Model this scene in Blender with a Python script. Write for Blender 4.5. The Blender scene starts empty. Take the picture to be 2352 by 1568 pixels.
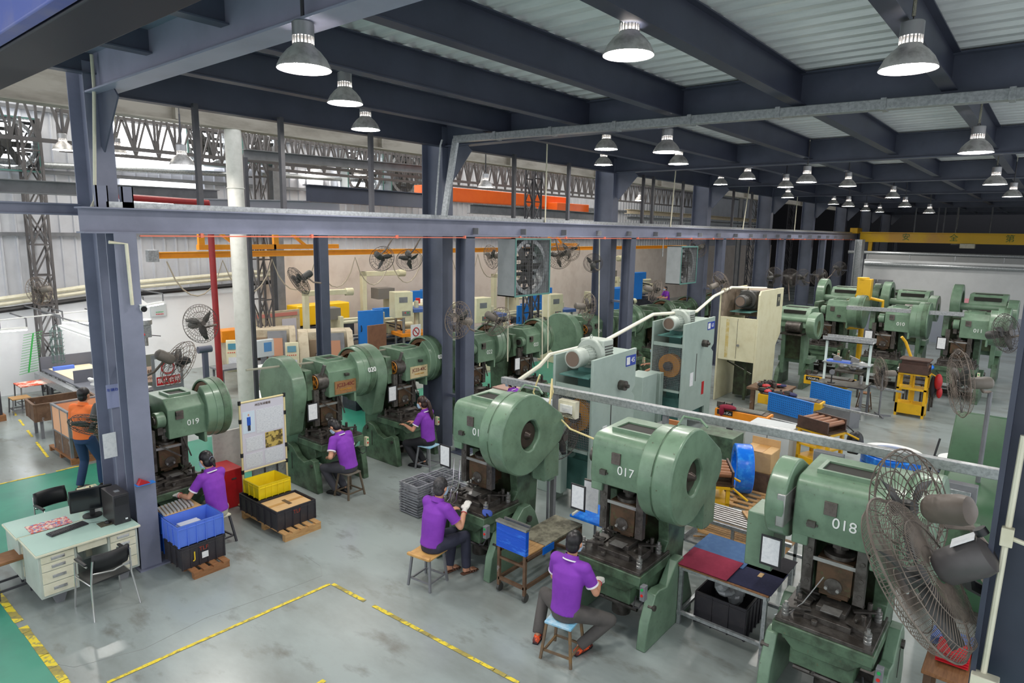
import bpy, math, random
from mathutils import Vector as V, Matrix as MX, Euler
random.seed(7)
sc = bpy.context.scene
R = math.radians
# ---------------------------------------------------------------- camera
H = 4.8; FPX = 1500.6
_y, _p, _r = R(39.5784553), R(-9.54797173), R(0.97100203)
_f = V((math.cos(_p)*math.cos(_y), math.cos(_p)*math.sin(_y), math.sin(_p)))
_a = V((math.sin(_y), -math.cos(_y), 0)); _u = _a.cross(_f)
CR = _a*math.cos(_r) + _u*math.sin(_r); CU = -_a*math.sin(_r) + _u*math.cos(_r); CF = _f
cam = bpy.data.objects.new('camera', bpy.data.cameras.new('camera'))
sc.collection.objects.link(cam); sc.camera = cam
cam.matrix_world = MX.Translation((0, 0, H)) @ MX((CR, CU, -CF)).transposed().to_4x4()
cam.data.sensor_width = 36; cam.data.lens = FPX/2352*36; cam.data.clip_end = 300; cam.data.clip_start = .05
# ---------------------------------------------------------------- exposure, world
sc.view_settings.view_transform = 'Standard'; sc.view_settings.look = 'None'
sc.view_settings.exposure = -0.08; sc.view_settings.gamma = 1; sc.view_settings.use_curve_mapping = False
W = bpy.data.worlds.new('world'); sc.world = W; W.use_nodes = True
W.node_tree.nodes['Background'].inputs[0].default_value = (.93, .96, 1, 1)
W.node_tree.nodes['Background'].inputs[1].default_value = 1.5
sc.cycles.use_denoising = True
sc.cycles.max_bounces = 5; sc.cycles.diffuse_bounces = 3; sc.cycles.glossy_bounces = 2; sc.cycles.transparent_max_bounces = 8
sc.cycles.sample_clamp_indirect = 4.0
LAMP = 170.0        # radiance of a pendant lamp's lens
TUBE = 60.0         # radiance of a fluorescent tube
DAY = 4.5           # daylight through the translucent wall sheets
# ---------------------------------------------------------------- rays through the photograph (2352 x 1568)
def ray(x, y): return CR*((x-1176)/FPX) - CU*((y-784)/FPX) + CF
def pz(x, y, z=0.):
    d = ray(x, y); return V((0, 0, H)) + d*((z-H)/d.z)
def pX(x, y, X):
    d = ray(x, y); return V((0, 0, H)) + d*(X/d.x)
def pY(x, y, Y):
    d = ray(x, y); return V((0, 0, H)) + d*(Y/d.y)
def pD(x, y, t): return V((0, 0, H)) + ray(x, y)*t
# ---------------------------------------------------------------- mesh building
class G:
    def __init__(s): s.v = []; s.f = []
    def add(s, vs, fs, M=None):
        o = len(s.v)
        s.v += [tuple(M @ V(p)) for p in vs] if M else [tuple(p) for p in vs]
        s.f += [tuple(i+o for i in f) for f in fs]; return s
    def bx(s, x0, x1, y0, y1, z0, z1, M=None):
        return s.add([(x0,y0,z0),(x1,y0,z0),(x1,y1,z0),(x0,y1,z0),(x0,y0,z1),(x1,y0,z1),(x1,y1,z1),(x0,y1,z1)],
            [(0,3,2,1),(4,5,6,7),(0,1,5,4),(1,2,6,5),(2,3,7,6),(3,0,4,7)], M)
    def bar(s, a, b, w, h=None, up=(0,0,1)):      # rectangular bar from a to b
        a = V(a); b = V(b); h = h or w; d = b-a; L = d.length
        if L < 1e-6: return s
        d /= L; u = V(up)
        if abs(d.dot(u)) > .98: u = V((1,0,0))
        r = d.cross(u).normalized(); u = r.cross(d)
        return s.bx(-w/2, w/2, 0, L, -h/2, h/2, MX.Translation(a) @ MX((r, d, u)).transposed().to_4x4())
    def cyl(s, a, b, r0, r1=None, n=14, cap=True):
        a = V(a); b = V(b); r1 = r0 if r1 is None else r1; d = (b-a).normalized()
        u = d.orthogonal().normalized(); w = d.cross(u); vs = []
        for c, r in ((a, r0), (b, r1)):
            for i in range(n):
                t = 2*math.pi*i/n; vs.append(c + (u*math.cos(t)+w*math.sin(t))*r)
        fs = [(i, (i+1) % n, n+(i+1) % n, n+i) for i in range(n)]
        if cap: fs += [tuple(range(n))[::-1], tuple(range(n, 2*n))]
        return s.add(vs, fs)
    def loft(s, rings, n=12, cap=True):           # rings: (centre, rx, ry, xdir, ydir)
        vs = []
        for c, rx, ry, xd, yd in rings:
            c = V(c); xd = V(xd); yd = V(yd)
            for i in range(n):
                t = 2*math.pi*i/n; vs.append(c + xd*(rx*math.cos(t)) + yd*(ry*math.sin(t)))
        fs = []
        for k in range(len(rings)-1):
            for i in range(n):
                j = (i+1) % n; fs.append((k*n+i, k*n+j, (k+1)*n+j, (k+1)*n+i))
        if cap: fs += [tuple(range(n))[::-1], tuple(range((len(rings)-1)*n, len(rings)*n))]
        return s.add(vs, fs)
    def tube(s, pts, r, n=6):
        pts = [V(p) for p in pts]; rr = r if isinstance(r, (list, tuple)) else [r]*len(pts)
        rings = []; u = None
        for i, p in enumerate(pts):
            d = (pts[min(i+1, len(pts)-1)] - pts[max(i-1, 0)]).normalized()
            if u is None: u = d.orthogonal().normalized()
            u = (u - d*u.dot(d)); u = u.normalized() if u.length > 1e-6 else d.orthogonal().normalized()
            rings.append((p, rr[i], rr[i], u, d.cross(u)))
        return s.loft(rings, n)
    def torus(s, c, nrm, Rr, r, n=24, m=5):
        c = V(c); nrm = V(nrm).normalized(); u = nrm.orthogonal().normalized(); w = nrm.cross(u); vs = []; fs = []
        for i in range(n):
            t = 2*math.pi*i/n; d = u*math.cos(t)+w*math.sin(t)
            for k in range(m):
                q = 2*math.pi*k/m; vs.append(c + d*(Rr+r*math.cos(q)) + nrm*(r*math.sin(q)))
        for i in range(n):
            for k in range(m):
                fs.append((i*m+k, ((i+1) % n)*m+k, ((i+1) % n)*m+(k+1) % m, i*m+(k+1) % m))
        return s.add(vs, fs)
    def prism(s, poly, ax, a, b, M=None):          # polygon in the plane across axis ax, from a to b along it
        n = len(poly)
        mk = {'x': lambda p, t: (t, p[0], p[1]), 'y': lambda p, t: (p[0], t, p[1]), 'z': lambda p, t: (p[0], p[1], t)}[ax]
        vs = [mk(p, a) for p in poly] + [mk(p, b) for p in poly]
        fs = [(i, (i+1) % n, n+(i+1) % n, n+i) for i in range(n)] + [tuple(range(n))[::-1], tuple(range(n, 2*n))]
        return s.add(vs, fs, M)
    def lathe(s, prof, n=24, M=None):              # (r, z) about z
        vs = []; fs = []
        for r, z in prof:
            for i in range(n):
                t = 2*math.pi*i/n; vs.append((r*math.cos(t), r*math.sin(t), z))
        for k in range(len(prof)-1):
            for i in range(n):
                j = (i+1) % n; fs.append((k*n+i, k*n+j, (k+1)*n+j, (k+1)*n+i))
        return s.add(vs, fs, M)
    def plate_hole(s, outer, hole, ax, a, b):      # plate with a hole; both outlines have the same count
        n = len(outer)
        mk = {'x': lambda p, t: (t, p[0], p[1]), 'y': lambda p, t: (p[0], t, p[1]), 'z': lambda p, t: (p[0], p[1], t)}[ax]
        vs = [mk(p, a) for p in outer]+[mk(p, b) for p in outer]+[mk(p, a) for p in hole]+[mk(p, b) for p in hole]
        fs = []
        for i in range(n):
            j = (i+1) % n
            fs += [(i, j, n+j, n+i), (2*n+j, 2*n+i, 3*n+i, 3*n+j), (j, i, 2*n+i, 2*n+j), (n+i, n+j, 3*n+j, 3*n+i)]
        return s.add(vs, fs)
    def ell(s, c, rx, ry, rz, M=None, n=12, m=8):
        vs = [(c[0], c[1], c[2]-rz)]; fs = []
        for k in range(1, m):
            q = math.pi*k/m - math.pi/2
            for i in range(n):
                t = 2*math.pi*i/n
                vs.append((c[0]+rx*math.cos(q)*math.cos(t), c[1]+ry*math.cos(q)*math.sin(t), c[2]+rz*math.sin(q)))
        vs.append((c[0], c[1], c[2]+rz)); e = len(vs)-1
        for i in range(n):
            j = (i+1) % n
            fs.append((0, 1+j, 1+i)); fs.append((e, 1+(m-2)*n+i, 1+(m-2)*n+j))
            for k in range(m-2): fs.append((1+k*n+i, 1+k*n+j, 1+(k+1)*n+j, 1+(k+1)*n+i))
        return s.add(vs, fs, M)
COL = sc.collection
def obj(name, g, m=None, parent=None, bevel=0, smooth=38, loc=None):
    me = bpy.data.meshes.new(name); me.from_pydata(g.v, [], g.f); me.update()
    o = bpy.data.objects.new(name, me); COL.objects.link(o)
    if m: me.materials.append(m)
    if smooth:
        me.polygons.foreach_set('use_smooth', [True]*len(me.polygons))
        me.set_sharp_from_angle(angle=R(smooth))
    if bevel:
        b = o.modifiers.new('bevel', 'BEVEL'); b.width = bevel; b.segments = 2; b.limit_method = 'ANGLE'; b.angle_limit = R(40)
    if parent: o.parent = parent
    if loc: o.location = loc
    return o
def tag(o, label=None, cat=None, group=None, kind=None):
    if label: o['label'] = label
    if cat: o['category'] = cat
    if group: o['group'] = group
    if kind: o['kind'] = kind
    return o
def thing(name, label, cat, loc=(0,0,0), rz=0, group=None, M=None):
    o = bpy.data.objects.new(name, None); COL.objects.link(o); o.empty_display_size = .1
    if M is not None: o.matrix_world = M
    else: o.location = loc; o.rotation_euler = (0, 0, rz)
    return tag(o, label, cat, group)
def struct(name, g, m, bevel=0, label=None, smooth=38):
    o = obj(name, g, m, None, bevel, smooth); return tag(o, label, None, None, 'structure')
def one(name, g, m, label, cat, group=None, bevel=0, loc=None, smooth=38):
    return tag(obj(name, g, m, None, bevel, smooth, loc), label, cat, group)
KIDS = {}
def dup(root, loc=None, rz=0, label=None, group=None, M=None, skip=()):
    def cp(o, par):
        c = o.copy(); COL.objects.link(c)
        if par is not None:
            c.parent = par; c.matrix_parent_inverse = o.matrix_parent_inverse.copy()
        for ch in list(o.children):
            if ch.name.split('.')[0] not in skip: cp(ch, c)
        return c
    r = cp(root, None)
    if M is not None: r.matrix_world = M
    else: r.location = loc; r.rotation_euler = (0, 0, rz)
    if label: r['label'] = label
    if group: r['group'] = group
    return r
def look(c, d, up=(0,0,1)):                        # matrix at c whose +z axis points along d
    z = V(d).normalized(); u = V(up)
    if abs(z.dot(u)) > .98: u = V((1,0,0))
    x = u.cross(z).normalized(); y = z.cross(x)
    return MX.Translation(V(c)) @ MX((x, y, z)).transposed().to_4x4()
# ---------------------------------------------------------------- materials
def lin(c): return tuple((x/12.92 if x <= .04045 else ((x+.055)/1.055)**2.4) for x in (v/255 for v in c)) + (1,)
MATS = {}
def mat(name, c, rough=.5, metal=0, c2=None, scale=3., amt=.5, lo=.45, hi=.7, bump=0., em=None, c3=None, s3=18., lo3=.6, hi3=.7, detail=5, coat=0, stretch=None):
    if name in MATS: return MATS[name]
    m = bpy.data.materials.new(name); m.use_nodes = True; nt = m.node_tree; N = nt.nodes; L = nt.links
    b = N['Principled BSDF']; b.inputs['Base Color'].default_value = lin(c)
    b.inputs['Roughness'].default_value = rough; b.inputs['Metallic'].default_value = metal
    if coat: b.inputs['Coat Weight'].default_value = coat; b.inputs['Coat Roughness'].default_value = .15
    if c2:
        tc = N.new('ShaderNodeTexCoord'); src = tc.outputs['Object']
        if stretch:
            mp = N.new('ShaderNodeMapping'); mp.inputs['Scale'].default_value = stretch; L.new(src, mp.inputs[0]); src = mp.outputs[0]
        def layer(colin, cb, s, lo_, hi_, am):
            n = N.new('ShaderNodeTexNoise'); n.inputs['Scale'].default_value = s; n.inputs['Detail'].default_value = detail
            n.inputs['Roughness'].default_value = .62; L.new(src, n.inputs['Vector'])
            r = N.new('ShaderNodeValToRGB'); r.color_ramp.elements[0].position = lo_; r.color_ramp.elements[1].position = hi_
            r.color_ramp.elements[1].color = (am, am, am, 1); L.new(n.outputs['Fac'], r.inputs[0])
            x = N.new('ShaderNodeMix'); x.data_type = 'RGBA'; L.new(r.outputs[0], x.inputs[0])
            if isinstance(colin, tuple): x.inputs[6].default_value = colin
            else: L.new(colin, x.inputs[6])
            x.inputs[7].default_value = lin(cb); return x.outputs[2], n
        o, n = layer(lin(c), c2, scale, lo, hi, amt)
        if c3: o, _ = layer(o, c3, s3, lo3, hi3, .9)
        L.new(o, b.inputs['Base Color'])
        if bump:
            bp = N.new('ShaderNodeBump'); bp.inputs['Strength'].default_value = bump; bp.inputs['Distance'].default_value = .01
            L.new(n.outputs['Fac'], bp.inputs['Height']); L.new(bp.outputs[0], b.inputs['Normal'])
    if em:
        b.inputs['Emission Color'].default_value = lin(em[0]); b.inputs['Emission Strength'].default_value = em[1]
    MATS[name] = m; return m
green = mat('press_green_paint', (112,140,116), .36, 0, (82,106,86), 3.0, .7, .42, .66, c3=(74,58,42), s3=24, lo3=.66, hi3=.72, coat=.15)
green2 = mat('worn_green_paint', (86,112,88), .42, 0, (52,66,50), 4, .9, .42, .62, c3=(104,84,58), s3=22, lo3=.66, hi3=.72)
oily = mat('oily_dark_green', (62,78,52), .38, 0, (44,38,28), 6, .9, .38, .62)
dsteel = mat('dark_oily_steel', (96,92,88), .36, .5, (52,46,42), 9, .8, .4, .65)
brown = mat('brown_stained_steel', (92,70,52), .42, .35, (54,46,34), 7, .8, .4, .65, c3=(78,88,56), s3=11, lo3=.6, hi3=.72)
steel = mat('bare_steel', (168,168,166), .34, .7, (120,118,114), 8, .6)
chrome = mat('chrome', (205,205,205), .18, .9)
black = mat('black_paint', (26,27,30), .42)
rubber = mat('black_plastic', (40,40,44), .45, 0, (66,64,66), 5, .5, .5, .75)
white = mat('white_paint', (236,238,236), .5)
paper = mat('white_paper', (226,228,230), .7, 0, (196,200,206), 26, .6)
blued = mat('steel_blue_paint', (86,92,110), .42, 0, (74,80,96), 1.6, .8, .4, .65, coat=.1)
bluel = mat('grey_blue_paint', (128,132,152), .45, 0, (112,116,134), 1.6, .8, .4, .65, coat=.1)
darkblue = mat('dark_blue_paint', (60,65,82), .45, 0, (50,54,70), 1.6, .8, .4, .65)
galv = mat('galvanised_steel', (178,182,184), .35, .6, (146,150,152), 22, .8, .42, .6)
greypaint = mat('grey_paint', (120,122,126), .5, 0, (96,98,102), 3, .7)
darkgrey = mat('dark_grey_steel', (70,70,76), .5, 0, (52,52,56), 4, .6)
wire = mat('dusty_fan_wire', (126,114,104), .6, .2, (78,70,64), 12, .6)
motor = mat('dusty_motor_grey', (116,110,102), .5, 0, (92,86,80), 6, .6)
dmotor = mat('dark_fan_grey', (66,66,64), .45)
yellow = mat('safety_yellow_paint', (226,176,24), .42, 0, (186,140,30), 4, .6, .5, .75, c3=(110,80,40), s3=26, lo3=.68, hi3=.74)
orange = mat('orange_paint', (238,146,28), .42, 0, (214,126,30), 4, .6)
red = mat('red_paint', (178,26,34), .4, 0, (140,18,26), 5, .6)
wood = mat('pale_wood', (196,156,104), .6, 0, (160,116,70), 7, .8, .35, .7, stretch=(1,6,6))
wood2 = mat('brown_wood', (150,104,66), .65, 0, (110,72,44), 7, .8, .35, .7, stretch=(1,6,6))
card = mat('cardboard', (204,168,118), .75, 0, (184,146,98), 5, .6)
cream = mat('cream_paint', (214,210,178), .45, 0, (196,188,150), 3, .7, .45, .75)
beige = mat('dirty_beige_paint', (196,184,160), .5, 0, (150,130,104), 4, .8, .48, .75)
sage = mat('sage_grey_paint', (168,182,172), .42, 0, (150,162,150), 3, .6, coat=.1)
teal = mat('teal_paint', (78,124,118), .5, 0, (56,92,86), 4, .6)
skin = mat('skin', (206,152,122), .5, 0, (188,130,104), 8, .5)
purple = mat('purple_polo_cloth', (132,56,178), .8, 0, (112,42,156), 5, .7, .4, .7, bump=.25)
trim = mat('white_knit_trim', (232,228,236), .8)
glove = mat('white_cotton_glove', (226,224,218), .9, 0, (196,194,190), 20, .6, bump=.2)
hairm = mat('black_hair', (24,21,24), .38, 0, (46,40,44), 30, .5)
hairg = mat('greying_black_hair', (44,42,44), .5, 0, (92,88,90), 40, .7)
hairb = mat('dark_brown_hair', (42,28,26), .38, 0, (84,54,42), 12, .7)
navy = mat('dark_navy_trousers', (48,50,68), .8, 0, (34,36,50), 7, .6, bump=.2)
charc = mat('charcoal_trousers', (84,80,78), .8, 0, (62,60,58), 7, .6, bump=.2)
blackc = mat('black_trousers', (30,30,36), .8)
bluebin = mat('blue_plastic', (92,128,226), .38, 0, (80,112,206), 3, .5)
dbluebin = mat('royal_blue_plastic', (24,92,190), .4, 0, (40,74,130), 6, .6)
yelbin = mat('yellow_plastic', (238,212,30), .4, 0, (214,186,30), 5, .5)
bluefilm = mat('blue_stretch_film', (18,112,226), .16, 0, (60,160,246), 9, .9, .5, .68, bump=.8)
ybf = mat('blue_paint', (34,120,206), .4, 0, (28,104,186), 3, .5)
gmesh = mat('glass', (180,200,205), .05)
rust = mat('rusty_steel', (118,92,72), .6, .2, (86,64,48), 6, .8, .4, .65, c3=(160,160,164), s3=4, lo3=.62, hi3=.66)
ivory = mat('ivory_enamel', (222,218,196), .45, 0, (196,190,160), 6, .6)
redm = mat('red_button', (214,36,30), .35); grnm = mat('green_button', (30,170,80), .35)
tape = mat('yellow_hazard_tape', (228,204,50), .6, 0, (150,138,80), 14, .9, .5, .62)
def hazard():
    m = mat('worn_hazard_tape', (228,204,50), .6, 0, (120,120,100), 14, .8, .5, .62)
    if m.get('done'): return m
    nt = m.node_tree; N = nt.nodes; L = nt.links; b = N['Principled BSDF']
    tc = N.new('ShaderNodeTexCoord'); w = N.new('ShaderNodeTexWave'); w.inputs['Scale'].default_value = 1.2
    w.bands_direction = 'DIAGONAL'; L.new(tc.outputs['Object'], w.inputs[0])
    r = N.new('ShaderNodeValToRGB'); r.color_ramp.interpolation = 'CONSTANT'; r.color_ramp.elements[1].position = .62
    r.color_ramp.elements[1].color = (.75,.75,.75,1); L.new(w.outputs['Fac'], r.inputs[0])
    x = N.new('ShaderNodeMix'); x.data_type = 'RGBA'; x.inputs[7].default_value = lin((132,122,78))
    src = b.inputs['Base Color'].links[0].from_socket; L.new(src, x.inputs[6]); L.new(r.outputs[0], x.inputs[0])
    L.new(x.outputs[2], b.inputs['Base Color']); m['done'] = 1; return m
def emis(name, c, s):
    m = bpy.data.materials.new(name); m.use_nodes = True; N = m.node_tree.nodes; b = N['Principled BSDF']
    b.inputs['Base Color'].default_value = lin(c); b.inputs['Emission Color'].default_value = lin(c)
    b.inputs['Emission Strength'].default_value = s; return m
lampm = emis('lamp_lens', (255,250,244), LAMP); tubem = emis('fluorescent_tube', (250,252,255), TUBE)
daym = emis('translucent_sheet', (250,252,255), DAY)
def txt(parent, s, size, M, m, name='lettering', ext=.0015, align='CENTER'):
    cu = bpy.data.curves.new(name, 'FONT'); cu.body = s; cu.size = size; cu.extrude = ext; cu.align_x = align; cu.align_y = 'CENTER'
    tmp = bpy.data.objects.new('tmp_font', cu); COL.objects.link(tmp); bpy.context.view_layer.update()
    me = bpy.data.meshes.new_from_object(tmp.evaluated_get(bpy.context.evaluated_depsgraph_get())); bpy.data.objects.remove(tmp)
    if not me.materials: me.materials.append(m)
    o = bpy.data.objects.new(name, me); COL.objects.link(o)
    if parent: o.parent = parent
    o.matrix_local = M; return o
FRONT = MX.Rotation(R(90), 4, 'X')                 # lettering read from -y
# ================================================================ SETTING
fm = mat('painted_concrete_floor', (150,160,159), .24, 0, (120,124,120), .7, .85, .42, .66, c3=(106,104,98), s3=2.6, lo3=.56, hi3=.74, detail=9, bump=.04, stretch=(1,.45,1))
gm = mat('green_aisle_paint', (54,142,118), .30, 0, (44,118,100), .8, .8, .4, .65, c3=(150,168,160), s3=3, lo3=.68, hi3=.74, detail=8)
struct('floor', G().bx(-6, 80, -8, 23, -.2, 0), fm)
tA = pz(10, 1383); tB = pz(150, 1568)
xt = (tA.x+tB.x)/2 - .04
g = G(); g.bx(-6, xt, -4, 11.1, 0, .003); g.bx(-6, 34, 11.1, 14.62, 0, .003); struct('floor_green_aisle', g, gm, label='green painted walkway on the concrete floor')
def strip(name, a, b, w, m, label, gaps=(), kind='structure', z=.005):
    a = V(a); b = V(b); d = b-a; L = d.length; g = G(); n = max(1, int(L/.16)); rnd = random.Random(len(label)+int(L*10))
    for i in range(n):
        if any(p <= (i+.5)/n <= q for p, q in gaps): continue
        s = a+d*(i/n); e = a+d*((i+1)/n); j = rnd.uniform(-.006, .006)
        s.z = e.z = z; s.y += j; e.y += j
        g.bar(s, e, w*rnd.uniform(.86, 1.06), .002)
    o = obj(name, g, m, None, 0, 0); return tag(o, label, None, None, kind)
hz = hazard()
strip('floor_tape', (xt+.04, 11.0, 0), (xt+.04, 2, 0), .09, hz, 'yellow hazard tape along the green walkway edge', [(.2,.22),(.5,.53)])
c0 = pz(757, 1341)
strip('floor_tape', c0, pz(246, 1568), .05, tape, 'yellow floor tape running from the corner towards the desk', [(.0,.03),(.62,.64)])
strip('floor_tape', pz(764, 1341), pz(1190, 1568), .055, hz, 'yellow and grey hazard tape running towards the green presses', [(.22,.24),(.37,.39)])
strip('floor_tape', pz(745, 1562), pz(700, 1590), .06, tape, 'short yellow floor tape at the bottom of the view')
strip('floor_tape', pz(30, 945), pz(110, 1050), .05, tape, 'faded yellow tape dots beside the rusty tank', [(.1,.2),(.35,.45),(.6,.7)])
strip('floor_tape', pz(0, 1112), pz(200, 1066), .05, tape, 'faded yellow tape on the far edge of the walkway', [(.2,.26),(.5,.58)])
# cracks and joints of the slab
jm = mat('floor_joint', (140,144,142), .7)
g = G()
for pts in ([(0,1500),(170,1532),(330,1490),(470,1420),(640,1360),(740,1322)], [(740,1322),(736,1300),(700,1275)], [(835,1132),(900,1165),(960,1185)]):
    g.tube([pz(*p)+V((0,0,.001)) for p in pts], .002, 4)
struct('floor_crack', g, jm)
XK = [3.45, 9.95, 16.75, 23.4, 30.2, 36.8, 43.4, 50.0, 56.6]
ZD = 7.05
def ibeam(g, a, b, d, w, tf=.02, tw=.012):        # a, b on the underside centre line
    a = V(a); b = V(b); up = V((0,0,1))
    if abs((b-a).normalized().z) > .9: return None
    g.bar(a+up*tf/2, b+up*tf/2, w, tf); g.bar(a+up*(d-tf/2), b+up*(d-tf/2), w, tf); g.bar(a+up*d/2, b+up*d/2, tw, d-2*tf); return g
def hcol(g, x, y, z0, z1, wf, d, tf=.02, tw=.014): # flanges face +-y
    g.bx(x-wf/2, x+wf/2, y-d/2, y-d/2+tf, z0, z1); g.bx(x-wf/2, x+wf/2, y+d/2-tf, y+d/2, z0, z1); g.bx(x-tw/2, x+tw/2, y-d/2+tf, y+d/2-tf, z0, z1); return g
# ---- corrugated steel deck
g = G(); x = -1.; prof = []
while x < 62:
    prof += [(x, ZD+.1), (x+.15, ZD+.1), (x+.18, ZD), (x+.29, ZD)]; x += .32
vs = [(p[0], -3.2, p[1]) for p in prof] + [(p[0], 10.2, p[1]) for p in prof]; n = len(prof)
g.add(vs, [(i, i+1, n+i+1, n+i) for i in range(n-1)])
g.bx(-1, 62, -3.2, 10.2, ZD+.12, ZD+.22)
dm = mat('galvanised_deck', (244,246,246), .30, .05, (206,210,212), 5, .7, .4, .7, stretch=(3,.2,1))
struct('ceiling', g, dm, smooth=20)
# small embossed dimples of the deck ribs
# ---- girders, purlins and columns of the mezzanine
PY = [10.08, 8.34, 6.57, 4.82, 3.05, 1.28, -.5, -2.3]
for k, X in enumerate(XK):
    g = G(); ibeam(g, (X, 10.1, 6.5), (X, -3.2, 6.5), ZD-6.5-.02, .26 if k else .3, .022)
    struct('ceiling_beam', g, mat('lit_girder_lavender', (158,160,182), .45, 0, (140,142,162), 1.4, .7) if k == 0 else blued, label=('grey blue cross girder over the desk','blue cross girder behind the galvanised cable tray')[k] if k < 2 else None)  # first girder's paler colour has the window light painted in
for j, y in enumerate(PY):
    g = G(); dz = 6.60 if j else 6.5
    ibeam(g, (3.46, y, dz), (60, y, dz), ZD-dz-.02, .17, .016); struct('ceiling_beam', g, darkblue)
struct('ceiling_beam', G().bx(1.46, 1.86, -1, 9.4, 6.02, 6.5), mat('beam_shade_black', (24,24,40), .5), bevel=.012, label='box girder crossing close overhead, its shade painted near black')  # near black colour paints the shade of the girder's underside
struct('ceiling_beam', G().bx(1.34, 1.44, -1, 9.4, 6.02, 6.7), mat('lit_beam_blue', (72,88,170), .4, 0, (130,126,160), 2, .6), bevel=.012, label='added blue strip for the lit side of the near girder, upper left corner')  # added strip, its bright blue stands for light on the girder's side
for y in PY:
    g = G(); ibeam(g, (1.8, y, 6.74), (3.44, y, 6.74), ZD-6.76, .17, .016); struct('ceiling_beam', g, blued)
struct('window_4', G().bx(4, 24, 10.62, 10.64, 7.0, 7.35), daym, label='slit of daylight behind the deck edge')
wf = .31
for k, X in enumerate(XK):
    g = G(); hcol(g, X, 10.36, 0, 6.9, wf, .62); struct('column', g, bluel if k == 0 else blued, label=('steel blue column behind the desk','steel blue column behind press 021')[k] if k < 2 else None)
    g = G(); hcol(g, X+(.03 if k else -.03), 9.56, 0, 4.69, .27, .3)
    for z in (1.2, 2.8): g.bx(X-.04, X+.06, 9.7, 10.06, z, z+.06)
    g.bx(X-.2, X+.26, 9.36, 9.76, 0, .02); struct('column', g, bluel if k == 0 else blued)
    g = G(); g.prism([(10.06,6.5),(9.45,6.5),(10.06,5.85)], 'x', X-.008, X+.008); g.bar((X,9.45,6.49), (X,10.05,5.84), .26, .02, up=(1,0,0)); struct('column_haunch', g, blued)
g = G(); hcol(g, 3.45, -.165, 0, 6.5, .33, .5); struct('column', g, darkblue, label='dark blue column behind the big wall fan')
# runway beam with its live rail and tray
g = G(); ibeam(g, (2.95, 9.56, 4.69), (44.2, 9.56, 4.69), .33, .27, .02, .012)
struct('crane_runway_beam', g, bluel)
for x_ in (232, 290):
    p = pY(x_, 478, 9.7); g = G().bx(p.x-.07,p.x+.07,9.62,9.64,5.02,5.3).bx(p.x-.07,p.x-.055,9.62,9.72,5.02,5.3).bx(p.x+.055,p.x+.07,9.62,9.72,5.02,5.3); struct('column_stub', g, bluel)
g = G().bx(3.3, 44, 9.62, 9.74, 5.02, 5.10); g.bx(3.3, 8.5, 9.75, 9.95, 5.02, 5.07); struct('cable_tray_trim', g, galv)
g = G().bar((3.6, 9.42, 4.66), (44, 9.42, 4.66), .02, .018)
for i in range(22): g.bx(4.4+i*1.8, 4.44+i*1.8, 9.40, 9.46, 4.64, 4.70)
one('live_conductor_rail', g, mat('orange_red_conductor', (220,116,92), .5), 'thin orange conductor rail under the long crane beam', 'crane rail')
g = G()
for i in range(19): g.bx(10.2+i*1.6, 10.22+i*1.6, 9.4, 9.56, 4.73, 4.86)
struct('crane_runway_beam_bracket', g, greypaint)
g = G(); ibeam(g, (-3, 10.62, 4.92), (3.3, 10.62, 4.92), .16, .14); struct('ceiling_beam', g, bluel)
for px_ in (455, 648, 852, 1181, 1307, 1480, 1503, 1572, 1690, 1733):
    p = pY(px_, 380, 9.9); tp = pz(px_, 300)
    g = G().bx(p.x-.035, p.x+.035, 9.86, 9.94, 5.05, 6.55); struct('hanger_post_trim', g, darkgrey)
for k_, (a, b) in enumerate((((1257,318),(1252,515)), ((1553,385),(1540,520)), ((1723,425),(1706,525)), ((1832,455),(1824,535)))):
    A = pY(*a, 9.6); B = pY(*b, 9.6); A.z = 7.04; B.z = 5.03
    one('hanging_conduit', G().tube([A, (A+B)/2, B], .018), ivory, 'thin white conduit dropping to the crane beam between the '+('second and third','third and fourth','fourth and fifth','fifth and sixth')[k_]+' columns', 'conduit', 'white conduits hanging behind the lamps')
# ---- beam and walls of the left hall
bbm = mat('weathered_beige_steel', (150,144,132), .55, 0, (112,106,94), 1.4, .8, .42, .62, stretch=(.5,1,2))
g = G(); ibeam(g, (-3, 13.5, 6.78), (60, 13.5, 6.78), 1.0, .34, .03, .015)
for i in range(12): g.bx(.9+i*5, .95+i*5, 13.33, 13.5, 6.82, 7.7)
struct('ceiling_beam', g, bbm, label='weathered beige roof girder over the left hall')
pw = mat('white_plaster', (238,240,242), .7, 0, (214,216,218), .8, .7, .5, .8)
pb = mat('beige_plaster', (226,214,204), .75, 0, (204,188,176), 1.2, .8, .45, .75, c3=(150,140,130), s3=9, lo3=.72, hi3=.76)
cs = mat('white_corrugated_sheet', (204,206,212), .42, .1, (186,188,194), 1.5, .7, .4, .7)
g = G().bx(-4, 12.6, 22.5, 22.8, 0, 2.75); g.bx(-4, 12.6, 22.35, 22.5, 0, 2.5); struct('wall_left', g, pw, label='white plastered lower wall of the left hall')
struct('wall_left', G().bx(12.6, 70, 22.45, 22.8, 0, 3.9), pb, label='stained beige wall behind the moulding machines')
g = G(); x = -4
g.bx(-4, 70, 22.6, 22.75, 2.7, 10.2)
while x < 48: g.prism([(x,22.6),(x+.02,22.54),(x+.06,22.54),(x+.08,22.6)], 'z', 2.7, 10.2); x += .36
struct('wall_left', g, cs, label='white ribbed metal sheeting of the left hall')
for z in (4.45, 6.2, 7.9): struct('wall_left_rail_trim', G().bx(-4, 60, 22.42, 22.54, z, z+.1), greypaint)
roof_fill = emis('roof_fill_glow', (255,250,240), 6.5)  # glow of roof panels added to brighten the left hall
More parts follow.
